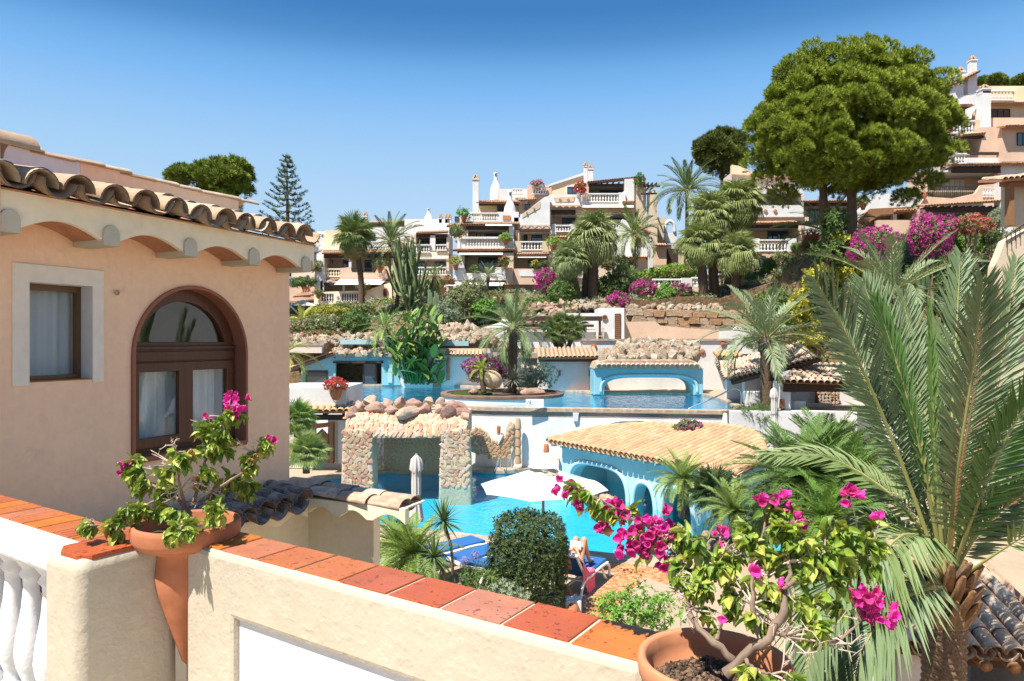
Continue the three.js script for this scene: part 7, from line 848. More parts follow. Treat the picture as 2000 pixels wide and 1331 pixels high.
// ---------- things round the pools ----------
{
  srand(401);
  // island
  const il = thing('pool_island', 'kidney shaped planted island with white rim in the upper pool', 'island', V(-0.4, 1.3, -33.6)); const ring = loop([[-3.3, 33], [-2.6, 31.6], [-0.6, 31], [1.4, 31.4], [2.3, 32.6], [2.2, 34.6], [0.6, 36], [-1.8, 35.8], [-3.1, 34.6]], 60);
  part('wall', slab(ring, 1.25, 2.62), C.bright, il); part('rim', slab(grow(ring, 0.06), 2.62, 2.74, [grow(ring, -0.25)], 0.03), mat(0.28, 0.17, 0.12, { map: T.stone, bumpMap: T.stoneB, bumpScale: 0.02 }), il); part('soil', slab(grow(ring, -0.24), 2.5, 2.68), C.earth, il);
  const lawn = thing('island_lawn', 'patch of short grass on the pool island', 'grass', V(-2.1, 2.69, -33)); lawn.userData.kind = 'stuff'; { const xs = [], cs = []; for (let i = 0; i < 5000; i++) { const a = rr(0, 6.283), r = Math.sqrt(rnd()); const p = V(-1.9 + Math.cos(a) * r * 0.95, 2.68, -33 + Math.sin(a) * r * 1.3); const s = rr(0.05, 0.1); xs.push(M4(p, qUp(V(rr(-0.3, 0.3), 1, rr(-0.3, 0.3)).normalize()), V(s, s, s))); cs.push(mixc([0.08, 0.13, 0.03], [0.2, 0.26, 0.07], rnd())); } inst('grass_blades', tuft[1], MNeedle, xs, cs, lawn); }
  const jar = thing('clay_jar', 'big pale clay jar lying on its side on the island', 'jar', P(966, 768, 32)); part('body', lathe([[0.001, 0], [0.2, 0.02], [0.36, 0.25], [0.42, 0.5], [0.36, 0.78], [0.22, 0.95], [0.2, 1.02], [0.25, 1.06], [0.24, 1.08], [0.17, 1.02], [0.18, 0.9], [0.001, 0.6]], 24).rotateZ(1.15).translate(...P(980, 750, 32).toArray()), mat(0.62, 0.46, 0.29, { map: T.clay, roughness: 0.9 }), jar);
  cycad('cycad', 'tiny flat crowned cycad leaning before the clay jar', P(945, 768, 31.8), P(940, 722, 31.8), 0.75, 26, { r: 0.13, color: [0.22, 0.26, 0.03], e0: 0.0 });
  for (const [x, y, r, lab] of [[1040, 760, 21, 'rounded pinkish boulder on the island rim by the palm'], [925, 764, 12, 'flat reddish stone before the leaning island cycad']]) { const b = thing('boulder', lab, 'boulder', P(x, y + r * 0.5, 31.9)); const m = mesh('stone', rockGeos[x % 6], rockMats[0], b); m.scale.set(r / F * 32 * 1.1, r / F * 32 * 0.6, r / F * 32 * 0.8); m.position.y = 0.1; }
  for (const [x, y] of [[985, 712], [1003, 714], [1012, 710]].slice(0, 2)) { const cc = thing('pipe_cactus', x < 990 ? 'thin column cactus beside the purple bougainvillea' : 'thin column cactus close to the island palm trunk', 'cactus', P(x, 740, 36)); part('stem', taper(curve([P(x, 740, 36), P(x + 1, 710, 36), P(x - 1, 686, 36)], 6), () => 0.12, 7), mat(0.1, 0.17, 0.06, { roughness: 0.8 }), cc); }
  const gpot = thing('wall_pot', 'terracotta pot holding scarlet geraniums on the cream block', 'pot', P(656, 782, 26.7)); part('body', lathe([[0.1, 0], [0.2, 0.15], [0.25, 0.38], [0.24, 0.48], [0.2, 0.48], [0.001, 0.42]], 16).translate(...P(656, 782, 26.7).toArray()), C.terracotta, gpot);
  // parasols
  const parasol = (name, label, c, R, ytop, ground) => { const t = thing(name, label, 'parasol', V(c.x, ground, c.z)); const n = 8, y0 = c.y, gs = [], rim = []; for (let k = 0; k < n; k++) { const a0 = (k + 0.3) / n * 6.283, a1 = (k + 1.3) / n * 6.283; const top = V(c.x, ytop, c.z), tr = []; const S = 6; for (let i = 0; i < S; i++) for (let j = 0; j < S; j++) { const q = (f, g) => { const a = V(Math.cos(a0), 0, Math.sin(a0)), b = V(Math.cos(a1), 0, Math.sin(a1)); const r = lerp(0.03, R, f), d = a.lerp(b, g); return V(c.x + d.x * r, lerp(ytop, y0, f) - 0.09 * Math.sin(f * Math.PI) * 0.6 + (f > 0.98 ? 0.05 * Math.sin(g * Math.PI) : 0) - 0.03 * Math.sin(g * Math.PI) * f, c.z + d.z * r); }; const A = q(i / S, j / S), B = q((i + 1) / S, j / S), Cc = q((i + 1) / S, (j + 1) / S), D = q(i / S, (j + 1) / S); for (const v of [A, B, Cc, A, Cc, D]) tr.push(v.x, v.y, v.z); } gs.push(tri(tr)); rim.push(bar(V(c.x, ytop - 0.03, c.z), V(c.x + Math.cos(a0) * R * 0.98, y0 - 0.02, c.z + Math.sin(a0) * R * 0.98), 0.012, 4)); }
    part('canopy', gs, C.cloth, t); part('ribs', rim, C.plastic, t); part('pole', bar(V(c.x, ground, c.z), V(c.x, ytop, c.z), 0.032, 10), mat(0.28, 0.24, 0.18, { metalness: 0.5, roughness: 0.4 }), t); const vent = lathe([[0.001, 0.09], [0.2, 0.03], [0.36, -0.06], [0.36, -0.075], [0.001, 0.05]], 8).translate(c.x, ytop + 0.03, c.z); part('vent_cap', vent, C.cloth, t); part('base', lathe([[0.28, 0], [0.28, 0.07], [0.06, 0.1], [0.05, 0.3], [0.04, 0.3]], 16).translate(c.x, ground, c.z), C.plastic, t); return t; };
  const pc = P(1061, 952, 16.4); parasol('open_parasol', 'open white parasol beside the pool behind the clipped bush', pc, 1.52, pc.y + 0.52, 0);
  const uc = P(990, 640, 42); parasol('open_parasol', 'white parasol on the terrace behind the island palm', P(986, 641, 42.5), 1.55, P(986, 627, 42.5).y, LV + 2.0);
  const folded = (name, label, x, y0, y1, d, ground) => { const t = thing(name, label, 'parasol', V(P(x, 0, d).x, ground, -d)); const top = P(x, y0, d), bot = P(x, y1, d), H = top.y - bot.y; const pos = [], idx = [], n = 32, prof = [[0.02, 1], [0.11, 0.93], [0.14, 0.78], [0.09, 0.74], [0.1, 0.6], [0.1, 0.42], [0.075, 0.36], [0.11, 0.25], [0.15, 0.06], [0.14, 0]]; prof.forEach(([r, f]) => { for (let k = 0; k <= n; k++) { const a = k / n * 6.283, w = 1 + 0.22 * Math.cos(a * 8) * (f > 0.95 ? 0 : 1); pos.push(top.x + Math.cos(a) * r * w, bot.y + H * f, top.z + Math.sin(a) * r * w); } }); for (let i = 0; i < prof.length - 1; i++) for (let k = 0; k < n; k++) { const a = i * (n + 1) + k, b = a + n + 1; idx.push(a, b, a + 1, b, b + 1, a + 1); } const g = new THREE.BufferGeometry(); g.setAttribute('position', new THREE.Float32BufferAttribute(pos, 3)); g.setIndex(idx); g.computeVertexNormals(); part('canopy', g, C.cloth, t); part('pole', bar(V(top.x, ground, top.z), V(top.x, top.y + 0.03, top.z), 0.025, 8), C.metal, t); part('strap', lathe([[0.1, 0], [0.105, 0.06], [0.1, 0.1]], 12).translate(top.x, bot.y + H * 0.36, top.z), C.cloth, t); return t; };
  folded('folded_parasol', 'folded white parasol standing before the grotto pool', 813, 888, 1020, 17, 0); folded('folded_parasol', 'folded white parasol beside the shelter pillar', 1512, 757, 838, 26.4, 0.9);
  // loungers: frame along +z from head (raised) to foot
  const lounger = (label, p, turn, back = 0.5) => { const t = localThing('sun_lounger', label, 'sun lounger', p, turn, 'blue sun loungers by the lower pool'); const tube = (pts, r = 0.024) => { const c = curve(pts.map((q) => V(...q)), 16); return taper(c, c.map(() => r), 7); };
    lp('frame', [tube([[-0.33, 0.02, 0.62], [-0.33, 0.3, 0.45], [-0.33, 0.34, 0], [-0.33, 0.34, -0.8], [-0.33, 0.25, -0.98], [-0.33, 0.02, -1.0]], 0.03), tube([[0.33, 0.02, 0.62], [0.33, 0.3, 0.45], [0.33, 0.34, 0], [0.33, 0.34, -0.8], [0.33, 0.25, -0.98], [0.33, 0.02, -1.0]], 0.03), rbx(-0.33, 0.31, -0.97, 0.33, 0.35, -0.9, 0.015), rbx(-0.33, 0.3, 0.35, 0.33, 0.34, 0.42, 0.015), rbx(-0.34, 0.32, -0.9, -0.29, 0.36, 0.4, 0.012), rbx(0.29, 0.32, -0.9, 0.34, 0.36, 0.4, 0.012)], C.plastic, t);
    for (const s of [-1, 1]) lp('leg', tube([[s * 0.33, 0.33, -0.55], [s * 0.36, 0.15, -0.62], [s * 0.33, 0.02, -0.8]], 0.026), C.plastic, t);
    lp('cushion', rbx(-0.29, 0.36, -0.95, 0.29, 0.42, 0.28, 0.025), C.blueCushion, t); const L = 0.72; lp('back_cushion', rbx(-0.29, 0, 0, 0.29, 0.06, L, 0.025).rotateX(-back).translate(0, 0.36, 0.28), C.blueCushion, t); lp('backrest', [rbx(-0.33, -0.05, 0, -0.29, 0, L + 0.03, 0.012), rbx(0.29, -0.05, 0, 0.33, 0, L + 0.03, 0.012), rbx(-0.33, -0.05, L - 0.02, 0.33, 0.02, L + 0.04, 0.012)].map((g) => g.rotateX(-back).translate(0, 0.355, 0.28)), C.plastic, t); return t; };
  lounger('blue cushioned lounger right behind the yucca stem', G(872, 1100), -0.85, 0.15); lounger('flat blue lounger lying full length toward the pool', G(918, 1118).setY(0), -0.75, 0.2); lounger('blue lounger half hidden by the clipped bush', G(965, 1132), -0.95, 0.3); const rl = lounger('blue lounger holding a sunbather with pink towel', G(1128, 1150), -0.5, 0.9);
  // planter edge round the bush, patio mosaic bands of orange stone pieces
  const kerb = thing('planter_edge', 'low tiled planter edge round the clipped bush', 'edging', G(1120, 1185)); part('kerb', taper(curve([G(1100, 1150, 0.15), G(1112, 1172, 0.15), G(1120, 1195, 0.15), G(1100, 1210, 0.15)], 10), () => 0.11, 6), C.terracotta, kerb); part('wall', rbx(G(1105, 1200).x, 0, G(1105, 1200).z - 0.2, G(1135, 1200).x, 0.28, G(1105, 1200).z + 0.1, 0.02), C.white, kerb);
  { const band = [[1085, 1118], [1160, 1108], [1235, 1112], [1300, 1128], [1360, 1150]], band2 = [[1235, 1115], [1215, 1140], [1190, 1165], [1172, 1190], [1165, 1215]], band3 = [[1290, 1130], [1270, 1160]]; const sh = shards(), ms = [[0.62, 0.26, 0.1], [0.66, 0.34, 0.16], [0.55, 0.2, 0.08]].map((c) => mat(...c, { map: T.clay })), l = []; const road = thing('mosaic_band', 'curving band of broken orange stones set into the patio', 'paving', G(1235, 1115)); for (const [b, w] of [[band, 0.34], [band2, 0.3]]) { const c = new THREE.CatmullRomCurve3(b.map(([x, y]) => G(x, y, 0.004))); const L = c.getLength(), n = Math.round(L / 0.1); for (let i = 0; i < n; i++) { const p = c.getPointAt(i / n), tg = c.getTangentAt(i / n), s = V(-tg.z, 0, tg.x); for (let k = -3; k <= 3; k++) l.push([pick(sh), pick(ms), M4(p.clone().addScaledVector(s, k * 0.1 * w / 0.34 + rr(-0.02, 0.02)).addScaledVector(tg, rr(-0.03, 0.03)), QE(0, rr(0, 3.1), 0), V(rr(0.09, 0.12), 0.02, rr(0.07, 0.09)))]); } } pieces('paving_stone', l.slice(0, 700), road, 300); }
  // lower right: store shed with old tiles
  const s = bld('store_shed', 'low store with weathered tile roof and dark opening under the palm', 'shed', 1930, 1331, 8.6); const eL = P(1760, 1262, 8.3), eR = P(2090, 1235, 8.0); { const x = eR.clone().sub(eL).setY(0), W = x.length(); x.normalize(); const z = V(-x.z, 0, x.x).negate(); const zf = V(x.z, 0, -x.x).negate(); const fwd = V(0, 1, 0).cross(x).negate(); const l = []; const back = V(x.z, 0, -x.x); if (back.z > 0) back.negate(); const sl = 0.2, n = Math.round(W / 0.225); const q = new THREE.Quaternion().setFromRotationMatrix(new THREE.Matrix4().makeBasis(x, V(0, 1, 0), x.clone().cross(V(0, 1, 0)))); for (let r = 0; r < 7; r++) for (let i = 0; i < n; i++) for (const pan of [0, 1]) l.push([pick(pan ? TP : TN), pick(roofOld), M4(eL.clone().addScaledVector(x, (i + 0.5 + pan * 0.5) * W / n).addScaledVector(back, r * 0.37 + 0.4).add(V(0, (r * 0.37 + 0.46) * Math.sin(sl) + (pan ? -0.03 : 0.01) + rr(-0.006, 0.006), 0)), q.clone().multiply(QE(sl + 0.03, rr(-0.04, 0.04), rr(-0.06, 0.06))))]); l.sort((a, b) => b[2].elements[14] - a[2].elements[14]); pieces('roof_tile', l, s, 300);
    const c1 = eL.clone(), c2 = eL.clone().addScaledVector(x, W), up = V(0, 2.7 * Math.sin(sl), 0); const g = new THREE.BufferGeometry(), pp = []; for (const k of [-0.02, -0.1]) for (const p of [c1, c2, c2.clone().addScaledVector(back, 2.7).add(up), c1.clone().addScaledVector(back, 2.7).add(up)]) pp.push(p.x, p.y + k, p.z); g.setAttribute('position', new THREE.Float32BufferAttribute(pp, 3)); g.setIndex([0, 1, 2, 0, 2, 3, 4, 6, 5, 4, 7, 6, 0, 4, 5, 0, 5, 1, 1, 5, 6, 1, 6, 2, 2, 6, 7, 2, 7, 3, 3, 7, 4, 3, 4, 0]); g.computeVertexNormals(); part('roof_deck', g, C.woodBeam, s); for (let i = 0; i < 6; i++) { const p = eL.clone().addScaledVector(x, 0.3 + i * W / 6); part('rafter_end', taper([p.clone().addScaledVector(back, 0.6).add(V(0, -0.08, 0)), p.clone().addScaledVector(back, -0.06).add(V(0, -0.15, 0))], [0.07, 0.07], 9), C.woodBeam, s); }
    const wallAt = (a, b, dk, th, y0, y1, m, nm) => { const p = eL.clone().addScaledVector(x, a * W).addScaledVector(back, dk), r = eL.clone().addScaledVector(x, b * W).addScaledVector(back, dk); const gg = new THREE.BoxGeometry(r.distanceTo(p), y1 - y0, th).applyMatrix4(basis(x, V(0, 1, 0), x.clone().cross(V(0, 1, 0)), p.clone().lerp(r, 0.5).setY((y0 + y1) / 2))); part(nm, gg, m, s); }; wallAt(0.0, 0.4, 0.3, 0.2, -0.3, eL.y - 0.12, C.white, 'wall'); wallAt(0.38, 0.405, 0.29, 0.24, -0.3, eL.y - 0.13, C.bright, 'door_jamb'); wallAt(0, 1, 2.4, 0.2, -0.3, eL.y + 0.3, C.white, 'rear_wall'); wallAt(0.985, 1, 1.3, 2.2, -0.3, eL.y + 0.1, C.white, 'side_wall'); wallAt(0.0, 0.02, 1.3, 2.2, -0.3, eL.y + 0.1, C.white, 'side_wall'); wallAt(0.4, 1, 0.32, 0.1, eL.y - 0.3, eL.y - 0.14, C.woodDark, 'lintel'); }
  const pe = bld('patio_bench', 'white plaster bench with tiled seat on the patio by the planter', 'bench', 1975, 1050, 18.5); part('seat', pprism([[1930, 1000], [1938, 988], [2060, 1020], [2060, 1040], [1990, 1030], [1950, 1012]], 18.5, 0.6, 0.03), C.bright, pe); part('leg', pb(1978, 1010, 2000, 1048, 18.6, 0.4), C.bright, pe); part('tile_seat', pb(1945, 985, 2060, 990, 18.9, 0.7), C.terracotta, pe);
  const pl = bld('patio_planter', 'white round planter wall behind the silvery palm', 'planter', 1960, 1000, 21); part('wall', pb(1920, 975, 2060, 1002, 21, 1.2, 0.06), C.white, pl); part('rim', pb(1916, 970, 2060, 976, 20.9, 1.3), C.terracotta, pl);
  const st = bld('pavilion_steps', 'short plaster steps beside the pavilion corner', 'steps', 1070, 940, 27.2); for (let k = 0; k < 4; k++) part('step', pb(1052 + k * 9, 930 - k * 12, 1092, 944 - k * 12, 26.9 + k * 0.35, 0.6, 0.02), k % 2 ? C.pale : C.white, st); part('clay_lamp', lathe([[0.1, 0], [0.12, 0.04], [0.09, 0.32], [0.001, 0.34]], 12).translate(...P(1067, 884, 28).toArray()), C.terracotta, st);
  const fr = bld('garden_rocks', 'loose pale rocks between cycads and pool edge', 'rocks', 1380, 1060, 17.5); const rk = []; for (let i = 0; i < 26; i++) { const p = G(rr(1330, 1480), rr(1050, 1090), 0); const sc = rr(0.08, 0.26); rk.push([pick(rockGeos), pick(paleRock), M4(p.setY(sc * 0.4), QE(rr(0, 6), rr(0, 6), 0), V(sc * 1.2, sc, sc))]); } pieces('stone', rk, fr);
  const lg = thing('agapanthus', 'pale blue agapanthus flowers rising over the loungers', 'flower', G(940, 1140)); for (const [x, y] of [[928, 1085], [908, 1096]]) { const c = P(x, y, 12.6); part('stalk', bar(V(c.x + 0.05, 0.2, c.z), c, 0.006, 5), mat(0.15, 0.25, 0.06), lg); const xs = [], cs = []; for (let i = 0; i < 60; i++) { const v = sph(); xs.push(M4(c.clone().addScaledVector(v, 0.055), qUp(v), V(0.03, 0.03, 0.03))); cs.push(mixc([0.25, 0.28, 0.6], [0.45, 0.45, 0.75], rnd())); } inst('blossoms', sprigs[0], MFlower, xs, cs, lg); }
}
// ---------- near date palm ----------
{
  srand(501);
  const base = V(P(1840, 0, 7).x, 0, -7.05), top = P(1848, 1160, 7);
  const t = thing('silvery_palm', 'large silvery date palm with scarred trunk rising below the terrace', 'palm', base);
  { const pts = [], rad = []; for (let i = 0; i <= 120; i++) { const f = i / 120; pts.push(base.clone().lerp(top, f)); rad.push((0.2 - 0.012 * f) * (1 + (i % 3 === 0 ? 0.06 : i % 3 === 1 ? 0.0 : -0.06) + rr(-0.02, 0.02))); } const g = taper(pts, rad, 22); part('trunk', g, mat(0.24, 0.165, 0.11, { map: T.bark, bumpMap: T.bark, bumpScale: 0.03 }), t); }
  for (let i = 0; i < 34; i++) { const a = i * 2.4, y = -0.3 + i * 0.015, r = 0.15, c = V(top.x + Math.cos(a) * r, top.y + y, top.z + Math.sin(a) * r), out = V(Math.cos(a) * 0.16, rr(0.16, 0.3), Math.sin(a) * 0.16); part('leaf_base', taper([c, c.clone().addScaledVector(out, 0.55), c.clone().add(out)], [0.06, 0.05, 0.022], 5).scale(1, 1, 1), mat(...pick([[0.3, 0.17, 0.08], [0.24, 0.15, 0.09], [0.36, 0.2, 0.09]]), { map: T.bark, bumpMap: T.bark, bumpScale: 0.012 }), t); }
  part('heart', lathe([[0.19, -0.3], [0.2, -0.1], [0.14, 0.15], [0.05, 0.4], [0.001, 0.42]], 14).translate(top.x, top.y, top.z), mat(0.3, 0.2, 0.1, { map: T.bark, bumpMap: T.bark, bumpScale: 0.02 }), t);
  const S = [0.115, 0.165, 0.075], Y = [0.115, 0.16, 0.05], Gn = [0.06, 0.13, 0.025], B = [0.2, 0.14, 0.07];
  const toCam = V(0, 0.35, 1).normalize();
  const fr = [
    [[[1740, 850, 6.9], [1650, 650, 6.6], [1592, 548, 6.3]], S, 0.56, {}], [[[1790, 820, 7.3], [1725, 650, 7.4], [1688, 558, 7.5]], S, 0.52, {}], [[[1790, 850, 6.8], [1742, 680, 6.8], [1712, 590, 6.8]], Gn, 0.4, { a0: 0.35, a1: 0.2, n: 44 }], [[[1826, 900, 6.9], [1820, 720, 6.9], [1815, 600, 6.9]], [0.08, 0.15, 0.03], 0.3, { a0: 0.22, a1: 0.12, n: 40 }],
    [[[1866, 950, 6.6], [1900, 720, 6.4], [1920, 556, 6.2]], S, 0.58, {}], [[[1858, 850, 7.4], [1868, 660, 7.6], [1876, 505, 7.8]], S, 0.56, {}], [[[1900, 950, 7.2], [1950, 750, 7.4], [1984, 515, 7.6]], S, 0.5, {}], [[[1912, 980, 6.6], [1975, 840, 6.4], [2060, 720, 6.2]], Gn, 0.5, {}], [[[1905, 1050, 6.8], [1965, 990, 6.6], [2060, 930, 6.4]], S, 0.45, {}], [[[1890, 1120, 6.8], [1950, 1080, 6.6], [2030, 1030, 6.4]], Y, 0.3, { t0: 0.75, n: 10 }],
    [[[1800, 1030, 7.2], [1720, 950, 7.4], [1620, 895, 7.6], [1500, 885, 7.7]], Y, 0.5, { up: V(0, 1, 0.4), droop: 0.3 }], [[[1815, 1065, 6.6], [1765, 1045, 6.3], [1715, 1100, 6.1], [1690, 1215, 6.0]], Y, 0.5, { up: V(-0.3, 1, 0.4), droop: 0.6, a0: 1.1, a1: 0.7 }], [[[1790, 1110, 6.5], [1700, 1080, 6.2], [1620, 1150, 6], [1570, 1330, 5.9]], S, 0.6, { up: V(-0.2, 1, 0.5), droop: 0.4 }], [[[1780, 1050, 7.5], [1700, 1010, 7.8], [1630, 1050, 8]], Y, 0.5, { up: V(0, 1, 0.3), droop: 0.4 }],
    [[[1830, 900, 7.6], [1790, 740, 8], [1765, 580, 8.2]], S, 0.55, {}], [[[1760, 900, 7.6], [1690, 740, 7.9], [1640, 620, 8.1]], S, 0.52, {}], [[[1810, 1150, 6.3], [1750, 1180, 6.0], [1690, 1260, 5.9], [1665, 1345, 5.9]], S, 0.55, { up: V(-0.3, 1, 0.5), droop: 0.4 }], [[[1880, 1000, 7.5], [1930, 860, 8], [1990, 760, 8.4]], S, 0.5, {}], [[[1845, 980, 7.5], [1840, 800, 8], [1838, 640, 8.3]], [0.1, 0.15, 0.06], 0.5, {}], [[[1875, 930, 7.0], [1905, 760, 7.0], [1935, 590, 7.0]], B, 0.4, { n: 36 }], [[[1800, 960, 7.6], [1770, 840, 7.9], [1700, 760, 8.1]], [0.1, 0.15, 0.05], 0.45, {}], [[[1760, 1130, 6.8], [1690, 1150, 6.8], [1610, 1230, 6.7]], [0.12, 0.17, 0.07], 0.5, { up: V(0, 1, 0.4), droop: 0.4 }],
  ];
  for (const [pts, c, ll, o] of fr) { const w = [top.clone().add(V(0, 0.05, 0)), ...pts.map((p) => P(...p))]; const g = frondGeo(w, { n: 76, ll, w: 0.042, r0: 0.024, up: toCam, lift: 0.28, droop: 0.08, t0: 0.2, a0: 0.95, a1: 0.4, color: c, stem: c === B ? [0.3, 0.14, 0.06] : [0.34, 0.34, 0.1], ...o }); const b = where.get(t); g.translate(-b.x, -b.y, -b.z); mesh('frond', g, MFrond, t); }
}
// ---------- bougainvillea in the pots ----------
// curved leaf: midrib fold, rolled edges, drooping tip, a little waviness
function leafSmooth(W, fold, bend, wave, blunt = 0) { const nu = 4, nv = 7, pos = [], idx = []; for (let j = 0; j <= nv; j++) for (let i = 0; i <= nu; i++) { const v = j / nv, u = i / nu * 2 - 1, w = W / 2 * Math.pow(Math.sin(Math.PI * Math.min(0.995, Math.pow(v, 0.62 + blunt * 0.5))), 0.75) + 0.004; pos.push(u * w, fold * W * Math.pow(Math.abs(u), 1.3) - bend * v * v + wave * Math.sin(v * 9 + u * 3) * Math.abs(u) * 0.5 * W, v * (1 - 0.25 * bend * v)); } for (let j = 0; j < nv; j++) for (let i = 0; i < nu; i++) { const a = j * (nu + 1) + i, b = a + nu + 1; idx.push(a, b, a + 1, b, b + 1, a + 1); } const g = new THREE.BufferGeometry(); g.setAttribute('position', new THREE.Float32BufferAttribute(pos, 3)); g.setIndex(idx); g.computeVertexNormals(); return prep(g); }
const leafG = [[0.62, 0.25, 0.2, 0.1], [0.7, 0.3, 0.4, 0.15], [0.55, 0.4, 0.15, 0.1], [0.66, 0.3, 0.6, 0.2], [0.5, 0.5, 0.35, 0.2]].map((a) => leafSmooth(...a));
const leafM = [[0.23, 0.34, 0.032], [0.34, 0.42, 0.05], [0.14, 0.24, 0.025], [0.44, 0.46, 0.085], [0.19, 0.3, 0.03]].map((c) => { const m = leafMat({ roughness: 0.5, transmission: 0.3 }); m.color.setRGB(...c); return m; });
const bractM = [[0.72, 0.012, 0.33], [0.78, 0.03, 0.42], [0.6, 0.008, 0.22]].map((c) => { const m = leafMat({ roughness: 0.75, transmission: 0.4 }); m.color.setRGB(...c); return m; }), dryM = (() => { const m = leafMat(); m.color.setRGB(0.6, 0.3, 0.12); return m; })();
const bractG = [0, 1].map((s) => { srand(600 + s); const gs = []; for (let i = 0; i < 3; i++) gs.push(leafSmooth(0.95, 0.28, rr(-0.3, 0.2), 0.35, 0.5).rotateX(-rr(0.6, 0.95)).rotateY(i * 2.094 + rr(-0.2, 0.2))); return mg(gs); });
function bougain(t, branches, clouds, flowers, twigs, LS, FS) {
  const leaves = [], bl = []; const w = where.get(t); const stems = [];
  for (const [pts, r0, r1] of branches) { const c = curve(pts.map((p) => P(...p)), 14); c.forEach((p, i) => { if (i > 1) p.add(sph().multiplyScalar(r0 * 0.3)); }); stems.push(c); part('branch', taper(c, (f) => lerp(r0, r1, f) * 0.68 * rr(0.8, 1.2), 9), C.twig, t); }
  const near = (p) => { let b = null, q = 1e9; for (const c of stems) for (const s of c) { const d = s.distanceToSquared(p); if (d < q) { q = d; b = s; } } return b; };
  const tw = [];
  for (const [x, y, d, r, n] of clouds) { const c = P(x, y, d), R = r / F * d, o = near(c); const ends = []; for (let k = 0; k < Math.max(2, n / 7); k++) { const e = c.clone().add(sph().multiplyScalar(R * rr(0.4, 1))); ends.push(e); tw.push(taper(curve([o, o.clone().lerp(e, 0.5).add(sph().multiplyScalar(R * 0.3)), e], 5), [0.0035, 0.003, 0.0028, 0.0022, 0.0018, 0.0012].map((q) => q * LS / 0.042), 5, false)); }
    for (let i = 0; i < n * 2.3; i++) { const e = pick(ends), p = e.clone().lerp(o, Math.pow(rnd(), 2) * 0.55).add(sph().multiplyScalar(R * 0.16)); const dir = p.clone().sub(c).normalize().multiplyScalar(0.6).add(sph().multiplyScalar(0.7)).add(V(0, -0.35, 0)).normalize(); const z = dir, x2 = V(0, 1, 0).cross(z).normalize(), y2 = z.clone().cross(x2); const q = new THREE.Quaternion().setFromRotationMatrix(new THREE.Matrix4().makeBasis(x2, y2, z)).multiply(QE(0, 0, rr(-0.7, 0.7))); const s = LS * rr(0.6, 1.25); leaves.push([pick(leafG), pick(leafM), M4(p, q, V(s, s, s))]); } }
  for (const [x, y, d, r, n, dry] of flowers) { const c = P(x, y, d), R = r / F * d; for (let i = 0; i < n; i++) { const v = sph(), p = c.clone().addScaledVector(v, R * Math.cbrt(rnd())); const s = FS * rr(0.75, 1.2); bl.push([pick(bractG), dry ? dryM : pick(bractM), M4(p, qUp(v.add(V(0, 0.1, 0.7)).normalize()).multiply(QE(0, rr(0, 6), 0)), V(s, s, s))]); } tw.push(taper(curve([near(c), c], 3), () => 0.0018, 4, false)); }
  for (const [x, y, d, r, n] of twigs) { const c = P(x, y, d), R = r / F * d, o = near(c); for (let i = 0; i < n; i++) { const e = c.clone().add(sph().multiplyScalar(R)), m = o.clone().lerp(e, rr(0.4, 0.7)).add(sph().multiplyScalar(R * 0.25)); tw.push(taper([o, m, e], [0.0028, 0.002, 0.0008], 4, false)); for (let k = 0; k < 3; k++) tw.push(taper([m.clone().lerp(e, k / 3), m.clone().lerp(e, k / 3).add(sph().multiplyScalar(R * 0.35))], [0.0013, 0.0006], 4, false)); } }
  part('twigs', tw, mat(0.5, 0.4, 0.32, { roughness: 0.9 }), t, true);
  leaves.sort(() => rnd() - 0.5); pieces('leaf', leaves, t, 300); pieces('flower', bl, t, 300);
}
